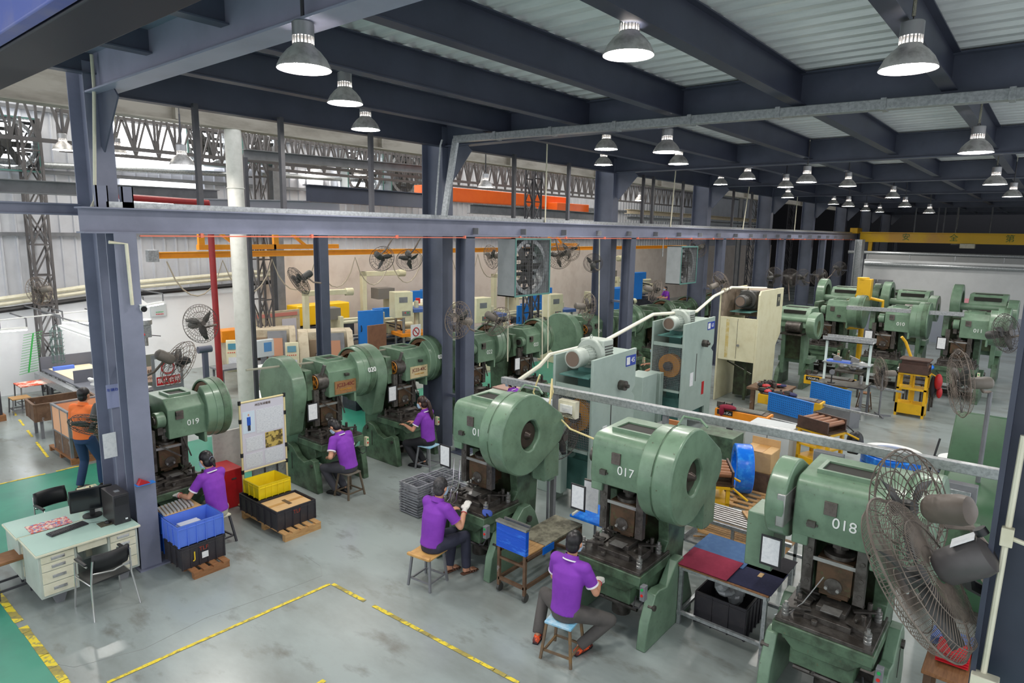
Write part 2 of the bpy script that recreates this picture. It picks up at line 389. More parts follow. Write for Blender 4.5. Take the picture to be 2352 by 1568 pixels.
for i in range(7):
    x = 2+i*5.5; struct('roof_fill_panel', G().bx(x, x+2.2, 14.2, 21.8, 10.14, 10.18), roof_fill, label='added glowing roof panel brightening the left hall')
A = pY(272, 330, 22.4); B = pY(468, 330, 22.4)
struct('window_1', G().bx(A.x, B.x, 22.5, 22.53, 6.6, 9.9), daym, label='glowing translucent wall sheets')
struct('window_2', G().bx(A.x-.0, B.x-.1, 22.5, 22.53, 5.0, 6.2), emis('dim_translucent_sheet', (240,242,248), 2.2))
struct('ceiling_left', G().bx(-4, 70, 10.3, 22.8, 10.2, 10.3), mat('grey_roof_sheet', (120,122,126), .6))
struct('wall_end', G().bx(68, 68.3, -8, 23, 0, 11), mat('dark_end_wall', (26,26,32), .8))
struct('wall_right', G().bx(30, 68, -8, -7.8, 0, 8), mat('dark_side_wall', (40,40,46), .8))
wg = mat('grey_white_plaster', (196,198,198), .7, 0, (178,180,180), .8, .7)
g = G().bx(36, 36.2, -7, 7.35, 1.4, 3.75); struct('wall_far', g, wg, label='pale partition wall behind the far presses')
struct('wall_far_base', G().bx(35.98, 36.22, -7, 7.35, 0, 1.4), mat('blue_grey_dado', (150,156,168), .6))
g = G().cyl((35.9,7.3,3.55),(35.9,-7,3.55), .1, n=10); g.cyl((40,9,4.0),(40,-7,4.0), .09, n=10)
for i in range(8): g.bx(39.95,40.05, 8-i*2, 8.05-i*2, 3.3, 4)
struct('trim_1', g, galv)
struct('wall_far', G().bx(42, 42.2, -7, 8.5, 1.5, 3.9), wg)
# ---- trusses and lattice columns
tsm = mat('truss_steel', (88,85,86), .5, 0, (70,67,66), 3, .7)
def truss(x0, x1, y, z0, z1, pitch=.95, w=.07):
    g = G(); g.bar((x0,y,z0),(x1,y,z0), w, w); g.bar((x0,y,z1),(x1,y,z1), w, w)
    n = int((x1-x0)/pitch)
    for i in range(n+1):
        xx = x0+i*pitch; g.bar((xx,y,z0),(xx,y,z1), .05)
        g.bar((xx,y,z0),(xx+pitch/2,y,z1), .045); g.bar((xx+pitch/2,y,z1),(xx+pitch,y,z0), .045)
    return g
struct('roof_truss_beam', truss(3.5, 30, 18.6, 6.72, 7.75, .52, .09), tsm)
struct('roof_truss_beam', truss(6, 46, 20.4, 6.7, 7.7, .62, .09), tsm)
def lattice(x, y, w, z1, z0=0, k=1.9):
    g = G()
    for a in (-1,1):
        for b in (-1,1): g.bar((x+a*w/2,y+b*w/2,z0),(x+a*w/2,y+b*w/2,z1), .06)
    n = int((z1-z0)/(w*k)); h = (z1-z0)/n
    for i in range(n):
        za = z0+i*h; zb = za+h
        for b in (-1,1):
            g.bar((x-w/2,y+b*w/2,za),(x+w/2,y+b*w/2,za), .04); g.bar((x-w/2,y+b*w/2,za),(x+w/2,y+b*w/2,zb) if i % 2 else (x-w/2,y+b*w/2,zb), .035)
            g.bar((x-w/2*(1 if i % 2 == 0 else -1),y+b*w/2,za),(x+w/2*(1 if i % 2 == 0 else -1),y+b*w/2,zb), .035)
            g.bar((x+b*w/2,y-w/2,za),(x+b*w/2,y+w/2,zb), .035)
    return g
for px_, py_, yy, lab in ((84, 500, 21.9, 'tall lattice column beside the white wall'), (601, 640, 19.4, 'lattice column behind the white pipe'), (1224, 480, 15.5, 'lattice column behind the boxed exhaust fan'), (1722, 600, 17.0, None), (1812, 560, 17.5, None)):
    p = pY(px_, py_, yy); struct('lattice_column', lattice(p.x, yy, .42 if px_ != 601 else .45, 7.6, 0, 1.9 if px_ != 601 else 2.8), tsm if yy > 18 else darkgrey, label=lab)
for px_, yy in ((641, 21.8), (1385, 15.8), (1690, 18)):
    p = pY(px_, 640, yy); struct('column', hcol(G(), p.x, yy, 0, 7.6, .3, .3), greypaint)
p = pY(739, 640, 15.2)
struct('column', hcol(G(), p.x, 15.2, 0, 5.2, .26, .3), blued, label='dark column with a small wall fan on it')
# crane runways in the left hall (thick beams seen beyond the first column line)
def rail(name, a, b, Y, d, w, m, label=None, Y2=None):
    A = pY(*a, Y); B = pY(*b, Y2 or Y); g = G(); ibeam(g, A, B, d, w); return struct(name, g, m, label=label)
rail('crane_runway_beam', (-60, 440), (500, 462), 18.0, .3, .3, greypaint)
rail('crane_runway_beam', (560, 366), (1010, 402), 18.0, .28, .25, greypaint)
rail('crane_runway_beam', (400, 487), (780, 488), 17.5, .35, .3, mat('pale_grey_beam', (168,168,178), .5))
rail('crane_runway_beam', (704, 463), (1012, 480), 14.6, .42, .3, darkblue)
rail('crane_runway_beam', (1080, 490), (1410, 508), 16.0, .32, .3, greypaint)
rail('crane_runway_beam', (1440, 490), (1760, 512), 16.0, .2, .3, beige)
rail('crane_runway_beam', (1440, 505), (1760, 520), 14.0, .16, .3, galv)
for k_, (a, b, Y) in enumerate((((60,377),(560,402),22.36), ((600,400),(1000,425),22.36), ((-20,368),(60,374),22.36))):
    one('hanging_pipe', G().cyl(pY(*a, Y), pY(*b, Y), .09, n=10), galv, ('long galvanised pipe high on the wall behind the first column','long galvanised pipe high on the wall right of the thick white pipe','short galvanised pipe high at the very left edge')[k_], 'pipe', 'galvanised pipes high in the left hall')
# red sprinkler pipe
p0 = pY(275, 452, 16.2); p1 = pY(478, 466, 16.2); p2 = pY(482, 500, 16.2); p3 = pY(500, 880, 16.2)
rp = mat('red_pipe_paint', (150,34,36), .4, 0, (120,30,32), 4, .6)
one('sprinkler_pipe', G().tube([p0, p1, V((p2.x,16.2,p2.z)), V((p2.x+.02,16.2,.1))], .075, 10), rp, 'red fire pipe dropping beside the thick white pipe', 'pipe')
pp = pY(552, 640, 13.5)
g = G().cyl((pp.x,13.5,0),(pp.x,13.5,6.8), .165, n=20); g.torus((pp.x,13.5,5.6),(0,0,1), .17, .012)
one('drain_pipe', g, mat('white_pipe', (214,212,204), .4, 0, (190,188,178), 6, .6), 'thick white vertical pipe behind the notice board', 'pipe')
pp = pY(563, 640, 13.9)
one('vertical_conduit', G().bx(pp.x+.12, pp.x+.2, 13.9, 13.98, 0, 6.3), darkgrey, 'dark slim upright beside the thick white pipe', 'conduit')
# pipes on the left wall
for a, b, c, r, m, lab in (((-20,690),(212,657),(640,620),.07,ivory,'upper of the pale pipes along the left wall'), ((-20,702),(212,668),(640,630),.06,ivory,'lower of the pale pipes along the left wall'), ((-20,716),(212,684),(640,646),.075,black,'black pipe under the pale wall pipes')):
    one('wall_pipe', G().tube([pY(*a,22.2), pY(*b,22.2), pY(*c,22.2)], r, 8), m, lab, 'pipe')
# galvanised cable tray in front of the second girder
A = pX(1047, 320, 9.3); B = pX(2380, 213, 9.3)
t = thing('cable_tray', 'long galvanised cable tray below the second girder', 'cable tray')
g = G().bar(A+V((0,0,.0)), B, .16, .12); obj('tray_body', g, galv, t, .008)
for i in range(7):
    q = A+(B-A)*(i/7+.12); obj('clamp', G().bx(q.x-.1, q.x+.1, q.y-.03, q.y+.03, q.z-.07, q.z+.07), galv, t)
g = G().bar(A, pX(1020, 497, 9.3), .13, .06, up=(1,0,0)); obj('down_leg', g, galv, t)
g = G().tube([A+V((-.12,.25,0)), A+V((-.12,.3,-.1)), pX(1000,500,9.2)], .02); obj('conduit', g, galv, t)
# ================================================================ POWER PRESSES (front towards -y, flywheel to +x)
def circ(cy, cz, r, n=28, a0=0): return [(cy+r*math.cos(a0+2*math.pi*i/n), cz+r*math.sin(a0+2*math.pi*i/n)) for i in range(n)]
def egg(cy, cz, r, by, bz, br, n=32):              # circle with a back lobe: hull of two circles
    pts = circ(cy, cz, r, n) + circ(by, bz, br, 16)
    pts = sorted(set((round(p[0],4), round(p[1],4)) for p in pts))
    def half(ps):
        h = []
        for p in ps:
            while len(h) > 1 and (h[-1][0]-h[-2][0])*(p[1]-h[-2][1]) - (h[-1][1]-h[-2][1])*(p[0]-h[-2][0]) <= 0: h.pop()
            h.append(p)
        return h
    a = half(pts); b = half(pts[::-1]); return a[:-1] + b[:-1]
def press(name, label, x, y, rz, num=None, kind='A', s=1.0, tint=None, flags=''):
    gp = tint or green
    t = thing(name, label, 'machine press', (x, y, 0), rz, 'green mechanical presses'); t.scale = (s, s, s)
    A = kind == 'A'
    cx = -.1 if A else .29                         # middle of the crown
    # feet
    foot = [(0,0),(1.25,0),(1.25,.22),(1.12,.62),(.95,.78),(.78,.74),(.62,.58),(.42,.52),(.2,.62),(.1,.60),(.03,.3)] if not A else \
           [(0,0),(1.25,0),(1.25,.2),(1.02,.72),(.9,.86),(.74,.86),(.5,.62),(.3,.66),(.2,.64),(.05,.34)]
    for sx in (-1, 1):
        g = G().prism(foot, 'x', sx*.52-.06, sx*.52+.06)
        l = obj('foot', g, gp if A else green2, t, .012)
        obj('pivot_bolt', G().cyl((sx*.52+sx*.05,.86 if A else .98,.66),(sx*.52+sx*.09,.86 if A else .98,.66), .05, n=8), dsteel, l)
        obj('pivot_bolt', G().cyl((sx*.52,.16,.5),(sx*.52+sx*.085,.16,.5), .035, n=6), dsteel, l)
        obj('adjusting_slot', G().bx(sx*.52-.065, sx*.52+.065, .8, .825, .3, .62), dsteel, l)
    obj('floor_rail', G().bx(-.46,.46,1.0,1.12,0,.1), dsteel, t)
    # C shaped body
    body = [(.55,.45),(1.1,.35),(1.22,.6),(1.28,1.7),(1.15,2.2),(.5,2.2),(.45,1.65),(.72,1.55),(.78,1.05),(.66,.92),(.3,.84),(.24,.6)]
    for sx in (-1, 1):
        obj('side_frame', G().prism(body, 'x', sx*.36-.07, sx*.36+.07), green2, t, .01)
    obj('back_web', G().bx(-.32,.32,1.0,1.15,.35,2.1), oily, t)
    # bed with bolster plate
    obj('bed', G().bx(-.47,.47,.0,.78,.78,.90).prism([(-.42,.78),(-.26,.62),(.26,.62),(.42,.78)], 'y', .06, .12).bx(-.3,.3,.1,.7,.45,.8), green2, t, .01)
    obj('bolster_plate', G().bx(-.45,.45,.02,.78,.9,.94), dsteel, t, .004)
    g = G().bx(-.22,.22,.18,.62,.94,1.0).bx(-.34,-.2,.25,.5,.94,1.02).bx(.2,.34,.25,.5,.94,1.02)
    for sx, sy in ((-.3,.3),(.3,.3),(-.28,.58),(.3,.6)):
        g.cyl((sx,sy,.94),(sx,sy,1.12), .025, n=8).bx(sx-.05,sx+.09*(-1 if sx > 0 else 1)+.02,sy-.03,sy+.03,1.04,1.065)
    g.bx(-.14,.14,.3,.54,1.0,1.06); g.cyl((-.1,.12,.94),(-.1,.12,.99), .03, n=8); obj('lower_die', g, dsteel, t, .003)
    for sx, sy in ((-.38,.12),(.38,.14),(.38,.62),(-.38,.6)):
        obj('clamp_post', G().lathe([(0,.94),(.036,.94),(.036,.97),(.03,.975),(.036,.985),(.036,1.01),(.03,1.015),(.036,1.025),(.036,1.05),(.018,1.055),(.018,1.09),(0,1.09)], 12, MX.Translation((sx,sy,0))), steel if A else dsteel, t)
        obj('clamp_bar', G().bar((sx,sy,1.04),(sx*.45,sy*.5+.18,1.03), .05, .02), dsteel, t)
    obj('blank', G().bx(-.08,.1,.22,.36,1.06,1.066), steel, t)
    # slide
    g = G().bx(-.19,.15,.40,.74,1.2,1.55); obj('slide', g, brown, t, .006)
    g = G().cyl((-.02,.39,1.27),(-.02,.405,1.27), .085, n=20); pl_ = obj('shank_clamp', g, dsteel, t)
    g = G()
    for q in (-.06,.05): g.cyl((q-.02,.36,1.245),(q-.02,.40,1.245), .018, n=6)
    obj('clamp_bolt', g, steel, pl_)
    obj('upper_die', G().bx(-.16,.12,.44,.7,1.13,1.2).bx(-.09,.05,.5,.64,1.08,1.13), brown, t, .004)
    obj('knockout_bar', G().bx(-.27,.23,.385,.40,1.50,1.54).cyl((-.25,.39,1.3),(-.25,.39,1.62),.01,n=6).cyl((.21,.39,1.25),(.21,.39,1.6),.01,n=6), steel, t)
    g = G().cyl((-.02,.56,1.55),(-.02,.56,1.59), .15, n=20).cyl((-.02,.56,1.59),(-.02,.56,1.76), .06, n=12).cyl((-.02,.56,1.64),(-.02,.56,1.7), .085, n=6).cyl((-.02,.56,1.76),(-.02,.56,1.82), .11, n=16)
    obj('adjusting_screw', g, dsteel, t)
    for sx in (-.27, .23):
        g = G().bx(sx-.06, sx+.04, .38, .46, 1.15, 1.84)
        for z in (1.25,1.42,1.6,1.75): g.cyl((sx,.37,z),(sx,.38,z), .022, n=10)
        obj('guide_rail', g, dsteel, t, .003)
    # crown
    z0, z1 = (1.74, 2.36) if A else (1.67, 2.34)
    x0, x1 = cx-(.35 if A else .32), cx+(.47 if A else .31)
    if A:
        n = 6; pr = [(.34, z0), (.32, z0+.1)] + [(.34+.14*(1-math.cos(q)), z1-.14+.14*math.sin(q)) for q in [math.pi/2*i/n for i in range(n+1)]] + [(1.2, z1+.03), (1.3, z1-.15), (1.25, 1.75)]
        g = G().prism(pr, 'x', x0, x1-.02); g.bx(x0, x0+.16, .34, .9, z0-.1, z0+.02); g.bx(x1-.08, x1, .34, .9, z0-.16, z0+.02)
    else:
        pr = [(.35, z0-.02), (.35, z1-.2), (.52, z1-.04), (1.2, z1-.04), (1.28, z1-.25), (1.25, 1.75)]
        g = G().prism(pr, 'x', x0, x1); g.bx(x1-.05, x1, .36, .6, z0-.2, z0)
    obj('crown', g, gp, t, .014)
    g = G().bx(x0+.17, x1-.18, .62, .92, z1+(.01 if A else -.045), z1+(.03 if A else -.03)); w = obj('crown_opening', g, mat('dark_opening', (30,30,24), .7), t)
    obj('opening_rim', G().plate_hole([(x0+.13,.58),(x1-.14,.58),(x1-.14,.96),(x0+.13,.96)], [(x0+.17,.62),(x1-.18,.62),(x1-.18,.92),(x0+.17,.92)], 'z', z1-.05, z1+(.05 if A else .0)), gp, t)
    g = G().bx(cx-.12+(.06 if A else -.08), cx+.0+(.06 if A else -.08), .315, .35, z0+.3, z0+.44)
    if 'plate' in flags:
        obj('nameplate', G().bx(cx-.2, cx+.28, .33, .352, z0+.02, z0+.27), mat('model_plate_'+('brown' if 'rust' in flags else 'pale'), (150,110,70) if 'rust' in flags else (206,190,150), .5, 0, (112,78,50) if 'rust' in flags else (180,160,120), 9, .8), t)
        txt(t, 'JC23-40C', .10, MX.Translation((cx+.04,.326,z0+.19)) @ FRONT @ MX.Shear('XY', 4, (.0,.0)), mat('maroon_ink', (110,30,40), .5), 'model_lettering')
        txt(t, 'POWER PRESS', .042, MX.Translation((cx+.04,.326,z0+.10)) @ FRONT, mat('gold_ink', (206,150,50), .5), 'model_lettering')
    else: obj('nameplate', g, mat('nameplate_grey', (110,100,96), .35, .5, (84,76,72), 20, .7), t, .002)
    g = G().bx(cx+(-.2 if A else .02), cx+(-.12 if A else .1), .28, .35, z0+.14, z0+.2).bx(cx+(-.21 if A else .01), cx+(-.1 if A else .11), .3, .34, z0+.15, z0+.17)
    if not A and num and 'rim' not in flags: g = G().bx(cx-.2, cx-.12, .3, .35, z0+.36, z0+.42)
    if 'plate' in flags: g = G().bx(cx+.02, cx+.1, .28, .35, z0+.36, z0+.41)
    obj('door_latch', g, dsteel, t)
    if num and 'rim' not in flags:
        txt(t, num, .155 if A else .135, MX.Translation((cx+((.16 if num == '016' else .14) if A else .08), .322 if A else .346, z0+(.23 if A else .24 if kind != 'B' else .2))) @ FRONT, white, 'number_marking')
    # flywheel and its guard
    if A:
        fy, fz, r = .52, 2.05, .57
        a, b, c = .36, .56, .80
        n = 36
        g = G().prism(circ(fy+.02, fz-.01, .55, 32), 'x', a, b); obj('inner_guard', g, gp, t, .02)
        out = egg(fy, fz, r, 1.12, 2.0, .28)
        hole = []
        for p in out:
            q = math.atan2(p[1]-(fz-.02), p[0]-(fy+.02)); hole.append((fy+.06+.2*math.cos(q), fz-.02+.215*math.sin(q)))
        g = G().plate_hole(out, hole, 'x', b, c); gd = obj('flywheel_guard', g, gp, t, .022)
        g = G().cyl((c-.16,fy+.06,fz-.02),(c-.1,fy+.06,fz-.02), .2, n=28).cyl((c-.1,fy+.06,fz-.02),(c-.06,fy+.06,fz-.02), .17, n=28).cyl((c-.06,fy+.06,fz-.02),(c+.01,fy+.06,fz-.02), .07, .03, n=16)
        obj('flywheel_hub', g, mat('dark_hub', (66,56,50), .35, .4), t)
        obj('guard_seam', G().tube([(b-.001,)+p for p in egg(fy, fz, r+.001, 1.12, 2.0, .281)], .006, 4), green2, t)
        g = G().tube([(b,.55,fz+r-.02),(b-.02,.75,fz+r+.06),(b+.15,.85,fz+r+.03),(b+.26,.8,fz+r-.03)], .014, 6) if 'pipe' in flags else None
        if g: obj('oil_pipe', g, green, t)
        obj('rear_brace', G().bx(.3,.75,1.1,1.25,1.2,1.9).bx(.56,.78,.95,1.3,1.25,1.75), gp, t, .01)
        if 'side' in flags:
            g = G().prism(egg(.55, 2.05, .42, 1.0, 1.95, .3), 'x', x0-.24, x0-.04); obj('clutch_guard', g, gp, t, .02)
            obj('brake_band', G().bx(x0-.12, x0-.035, .14, .5, 1.85, 2.2), steel, t, .01)
            obj('guard_box', G().bx(x0-.52, x0-.22, .5, .95, 1.15, 1.78), gp, t, .01)
        g = G().cyl((x0-.1,.55,2.02),(x0,.55,2.02), .11, n=16); obj('clutch_end', g, dsteel, t)
    elif kind == 'B':
        fy, fz, r = .72, 1.98, .5
        a, b, c = x1-.02, x1+.13, x1+.35
        o2 = circ(fy, fz, r, 40); i2 = circ(fy, fz, r-.035, 40)
        obj('flywheel_guard', G().plate_hole(o2, i2, 'x', b, c+.05), gp, t, .008)
        obj('guard_band', G().plate_hole(circ(fy,fz,r+.012,40), circ(fy,fz,r-.03,40), 'x', b+.12, b+.24), green2, t)
        fr = [p for p in circ(fy, fz, r-.01, 60, R(-60)) if (p[0]-fy)*.8+(p[1]-fz)*.6 < .12]
        obj('guard_plate', G().prism(fr, 'x', a, b+.02), gp, t, .014)
        obj('guard_cap', G().prism(circ(fy, fz, r-.02, 40), 'x', c+.02, c+.05), gp, t)
        g = G().plate_hole(circ(fy,fz,r-.05,32), circ(fy,fz,r-.13,32), 'x', b+.02, c-.02)
        g.cyl((a,fy,fz),(c-.02,fy,fz), .09, n=14)
        for i in range(5):
            q = 2*math.pi*i/5+.9; g.bar((b+.1,fy,fz),(b+.1,fy+math.cos(q)*(r-.1),fz+math.sin(q)*(r-.1)), .07, .09)
        obj('flywheel', g, mat('brown_flywheel', (110,74,44), .45, .3, (60,50,40), 6, .8), t)
        if num and 'rim' in flags:
            q = R(198); M = MX.Translation((b+.36,fy+math.cos(q)*(r+.004),fz+.06+math.sin(q)*(r)*.2)) @ MX.Rotation(R(90), 4, 'X') @ MX.Rotation(R(0), 4, 'Z')
            txt(t, num, .13, MX.Translation((b+.14, fy-r-.012, fz+.10)) @ MX.Rotation(R(-14), 4, 'X') @ FRONT, white, 'number_marking', .008)
        if 'gear' in flags:
            gy, gz = 1.0, 1.84
            out = egg(gy, gz, .6, .72, 1.15, .16)
            obj('gear_guard', G().prism(out, 'x', -.74, -.46), gp, t, .02)
            obj('guard_slot', G().torus((-.455,gy-.02,gz),(1,0,0), .5, .012), dsteel, t)
            g = G().cyl((-.24,.5,1.96),(-.02,.5,1.96), .155, n=22); hw = obj('clutch_drum', g, dsteel, t, .006)
            g = G().torus((-.25,.5,1.96),(1,0,0), .12, .014)
            for i in range(5): q = 2*math.pi*i/5; g.bar((-.25,.5,1.96),(-.25,.5+.12*math.cos(q),1.96+.12*math.sin(q)), .02)
            g.cyl((-.29,.5,1.96),(-.24,.5,1.96), .04, n=10); obj('clutch_ring', g, mat('ochre_oily', (176,116,40), .4, .2, (90,60,30), 8, .7), hw)
            obj('brake_lever', G().bar((-.12,.45,2.08),(-.08,.4,2.28), .05, .06), dsteel, hw)
        else:
            if 'wheel' in flags:
                g = G().plate_hole(circ(.6,1.95,.42,32), circ(.6,1.95,.33,32), 'x', -.62, -.42); obj('side_flywheel_rim', g, gp, t, .01)
                g = G().prism(circ(.6,1.95,.33,28), 'x', -.52, -.48).cyl((-.6,.6,1.95),(-.46,.6,1.95), .1, n=14).cyl((-.68,.6,1.95),(-.46,.6,1.95), .045, n=10)
                obj('side_flywheel', g, mat('ochre_wheel', (206,150,70), .35, .2, (150,100,50), 6, .7), t)
            g = G().cyl((x0-.16,.48,1.98),(x0-.02,.48,1.98), .13, n=20); hw = obj('clutch_drum', g, gp, t, .006)
            g = G().cyl((x0-.19,.48,1.98),(x0-.15,.48,1.98), .075, n=14).bx(x0-.14,x0-.06,.42,.54,1.74,1.86); obj('clutch_nut', g, dsteel, hw)
    # controls and paperwork
    g = G().bx(.5,.56,-.05,.03,.66,.84); cb = obj('control_box', g, greypaint if A else cream, t, .004)
    obj('button', G().cyl((.53,-.06,.8),(.53,-.05,.8), .016, n=10), grnm, cb); obj('button', G().cyl((.53,-.06,.73),(.53,-.05,.73), .016, n=10), redm, cb)
    obj('control_cable', G().tube([(.53,0,.66),(.5,-.04,.56),(.42,-.03,.53),(.38,.1,.6)], .009), rubber, t)
    obj('pedal_linkage', G().bar((-.1,.2,.35),(.1,.3,.75), .03).cyl((-.3,.3,.3),(.3,.3,.3), .03, n=8).cyl((0,.45,.1),(0,.45,.42),.12,n=14), dsteel, t)
    px0 = -.62 if A else -.36
    cb = obj('clipboard', G().bx(px0-.14, px0+.08, .36, .372, 1.28, 1.62), rubber, t); obj('job_sheet', G().bx(px0-.12, px0+.06, .352, .36, 1.31, 1.6), paper, cb)
    if not A: obj('tie_rods', G().bar((-.2,.34,1.6),(.12,.3,1.35), .025).bar((.2,.36,1.65),(.3,.34,1.3), .02), dsteel, t)
    if 'hooks' in flags:
        g = G()
        for q in (.12,.24): g.tube([(q-.42,.2,1.55),(q-.42,.18,1.25),(q-.38,.12,1.16),(q-.44,.06,1.05),(q-.46,.05,.93),(q-.42,.04,.92),(q-.36,.06,1.0),(q-.37,.1,1.12)], .008, 5)
        obj('wire_hooks', g, chrome, t)
    return t
HP = R(-90)
press('power_press', 'green press behind the seated man in brown sandals, number half hidden', 6.27, 6.1, HP, '016', 'A', 1., None, 'pipe hooks')
press('power_press', 'green press marked 017 with a rounded flywheel guard', 6.32, 3.73, HP, '017', 'A', 1., None, 'pipe')
press('power_press', 'green press marked 018 behind the two big wall fans', 6.5, 1.36, HP, '018', 'A', 1.0, None, 'side')
press('power_press', 'green press marked 019 beside the thick column', 4.12, 9.86, 0, '019', 'B', .94, None, 'wheel')
press('power_press', 'green press marked 020 on its flywheel guard rim', 7.06, 9.9, 0, '020', 'B', 1., None, 'rim plate gear rust')
press('power_press', 'green press marked 021 just left of the second column', 8.95, 9.9, 0, '021', 'B', 1., None, 'rim plate gear')
press('power_press', 'green press marked 022 behind the second column', 11.3, 10.0, 0, '022', 'B', 1.02, None)
press('power_press', 'green press marked 023, right of press 022', 13.15, 10.0, 0, '023', 'B', 1., None)
press('power_press', 'green press marked 024 before the third column', 16.2, 9.95, 0, '024', 'B', 1.02, None, 'gear')
press('power_press', 'green press marked 025 just right of the third column', 18.3, 10.0, 0, '025', 'B', 1., None)
press('power_press', 'first unnumbered green press right of press 025, half hidden', 20.6, 10.0, 0, None, 'B', 1., green2)
press('power_press', 'second unnumbered green press right of press 025, half hidden', 22.6, 10.0, 0, None, 'B', 1., green2)
for i, xx in enumerate((25.2, 27.2, 29.0)):
    press('power_press', ('distant green press behind the tall cream machine, its nearest','distant green press behind the tall cream machine, middle one','distant green press behind the tall cream machine, its farthest')[i], xx, 10.0, 0, None, 'B', 1., green2)
press('power_press', 'green press marked 010 behind the grey work table', 23.1, 4.0, HP, '010', 'B', 1.14)
press('power_press', 'green press marked 011 at the right side of the hall', 23.1, 2.0, HP, '011', 'B', 1.14)
press('power_press', 'green press with an unnumbered crown left of press 010', 24.3, 6.05, HP, None, 'B', 1.14)
# rear view presses: back of the crown towards the camera
def rear_press(x, y, rz, label, s=1., m=green, name='power_press'):
    t = thing(name, label, 'machine press', (x, y, 0), rz, 'green mechanical presses seen from behind'); t.scale = (s, s, s)
    for sx in (-1, 1): obj('foot', G().prism([(0,0),(1.2,0),(1.1,.7),(.7,.8),(.2,.5)], 'x', sx*.4-.07, sx*.4+.07), green2, t, .01)
    for sx in (-1, 1): obj('side_frame', G().prism([(.25,.4),(.75,.4),(.75,2.2),(.1,2.3),(.1,1.9),(.2,1.6)], 'x', sx*.3-.06, sx*.3+.06), m, t, .01)
    g = G().prism([(-.05,1.95),(.02,2.4),(.2,2.58),(.9,2.58),(1.05,2.4),(1.05,1.9)], 'x', -.42, .5); obj('crown', g, m, t, .02)
    obj('crown_opening', G().bx(-.3,.36,.2,.42,2.575,2.59).bx(-.3,.36,.0,.18,2.40,2.5), mat('dark_opening', (30,30,24), .7), t)
    obj('drive_shaft', G().cyl((-.6,.05,2.2),(.6,.05,2.2), .11, n=14), m, t)
    mo = obj('motor', G().cyl((-.1,-.22,2.0),(.34,-.22,2.0), .17, n=18), dsteel, t); obj('motor_shelf', G().bx(-.25,.42,-.42,.05,1.76,1.8).tube([(-.3,-.3,1.7),(-.5,-.35,1.62),(-.2,-.2,1.55)], .02), dsteel, t)
    out = egg(.2, 2.05, .42, -.15, 2.1, .32); hole = []
    for p in out:
        q = math.atan2(p[1]-1.98, p[0]-.1); hole.append((.1+.22*math.cos(q), 1.98+.25*math.sin(q)))
    obj('belt_guard', G().plate_hole(out, hole, 'x', .52, .78), m, t, .02)
    obj('pulley', G().cyl((.6,.1,1.98),(.66,.1,1.98), .21, n=20), mat('ochre_wheel', (206,150,70)), t)
    obj('gear_guard', G().plate_hole(circ(.35,2.28,.55,32), circ(.35,2.28,.36,32), 'x', -.86, -.6), m, t, .02)
    obj('gear_cap', G().prism(circ(.35,2.28,.38,24), 'x', -.84, -.7), oily, t)
    obj('bed', G().bx(-.5,.5,.5,1.2,.75,.92), m, t, .01); obj('throat', G().bx(-.24,.24,.3,.7,.9,1.9), oily, t)
    return t
rear_press(21.5, 6.25, HP, 'green press seen from behind, right of the tall cream machine', 1.0)
rear_press(27.5, 6.2, HP, 'green rear facing press under the two far wall fans', 1.12)
rear_press(27.8, 4.0, HP, 'green rear facing press standing directly behind press 010', 1.12)
rear_press(27.0, 1.7, HP, 'green rear facing press standing behind press 011', 1.15)
rear_press(32.0, 5.2, HP, 'distant green press beside the yellow lifter', 1.0, green2)
# overhead bar tying presses 016 to 018
A = pX(1155, 872, 8.19); B = pX(2300, 1090, 8.19)
t = thing('machine_rail', 'long grey steel bar running above the three nearest presses', 'rail')
g = G().bar(A, B, .1, .11); obj('bar', g, galv, t, .006)
for q in ((1277,890),(1530,945)):
    p = pX(*q, 8.19); obj('post', G().bx(p.x-.035,p.x+.035,p.y-.035,p.y+.035,0,p.z), greypaint, t)
p = pX(1200, 880, 8.0); 
for i, (a, b) in enumerate((((1199,925),'pale switch box under the long grey bar, nearest the hanging hose'), ((1307,920),'pale switch box beside the sage machine marked 45'), ((1905,1040),'grey switch box under the bar before the yellow cart'), ((2205,1110),'grey switch box under the bar near the right column'))):
    if i == 0: continue
    p = pX(*a, 8.1); t = thing('switch_box', b, 'switch box', (p.x, p.y, p.z-.13)); t.rotation_euler = (0,0,0)
    obj('housing', G().bx(-.06,.05,-.16,.16,-.13,.14), ivory if i < 2 else greypaint, t, .006)
    obj('cover', G().bx(-.09,-.06,-.11,.11,-.05,.08), white if i < 2 else galv, t, .004)
    obj('warning_sticker', G().bx(-.093,-.09,-.07,.06,-.02,.03), paper, t)
one('air_hose', G().tube([pX(1240,860,7.9), pX(1225,900,7.9), pX(1250,960,7.9), pX(1270,900,7.9), pX(1268,870,7.95), pX(1262,935,7.7), pX(1310,985,7.5), pX(1370,1010,7.2)], .014), mat('yellow_hose', (222,206,150), .4), 'pale yellow air hose looping down to press 017', 'hose')
# bars tying the back row
for a, b, X, lab in (((1270,0),(0,0),0,''),):
    pass
A = pX(1945, 706, 23.6); B = pX(2215, 722, 23.6)
one('machine_rail', G().bar(A, B, .1, .12), galv, 'distant grey bar linking presses 010 and 011', 'rail')
A = pY(565, 850, 10.75); B = pY(735, 830, 10.75)
one('oil_pipe', G().tube([A, B, pY(770,820,10.9), pY(900,800,10.9), pY(1075,775,10.9), pY(1190,745,10.9)], .022), mat('greenish_pipe', (170,168,150), .5), 'thin pipe running along the tops of presses 020 to 022', 'pipe')
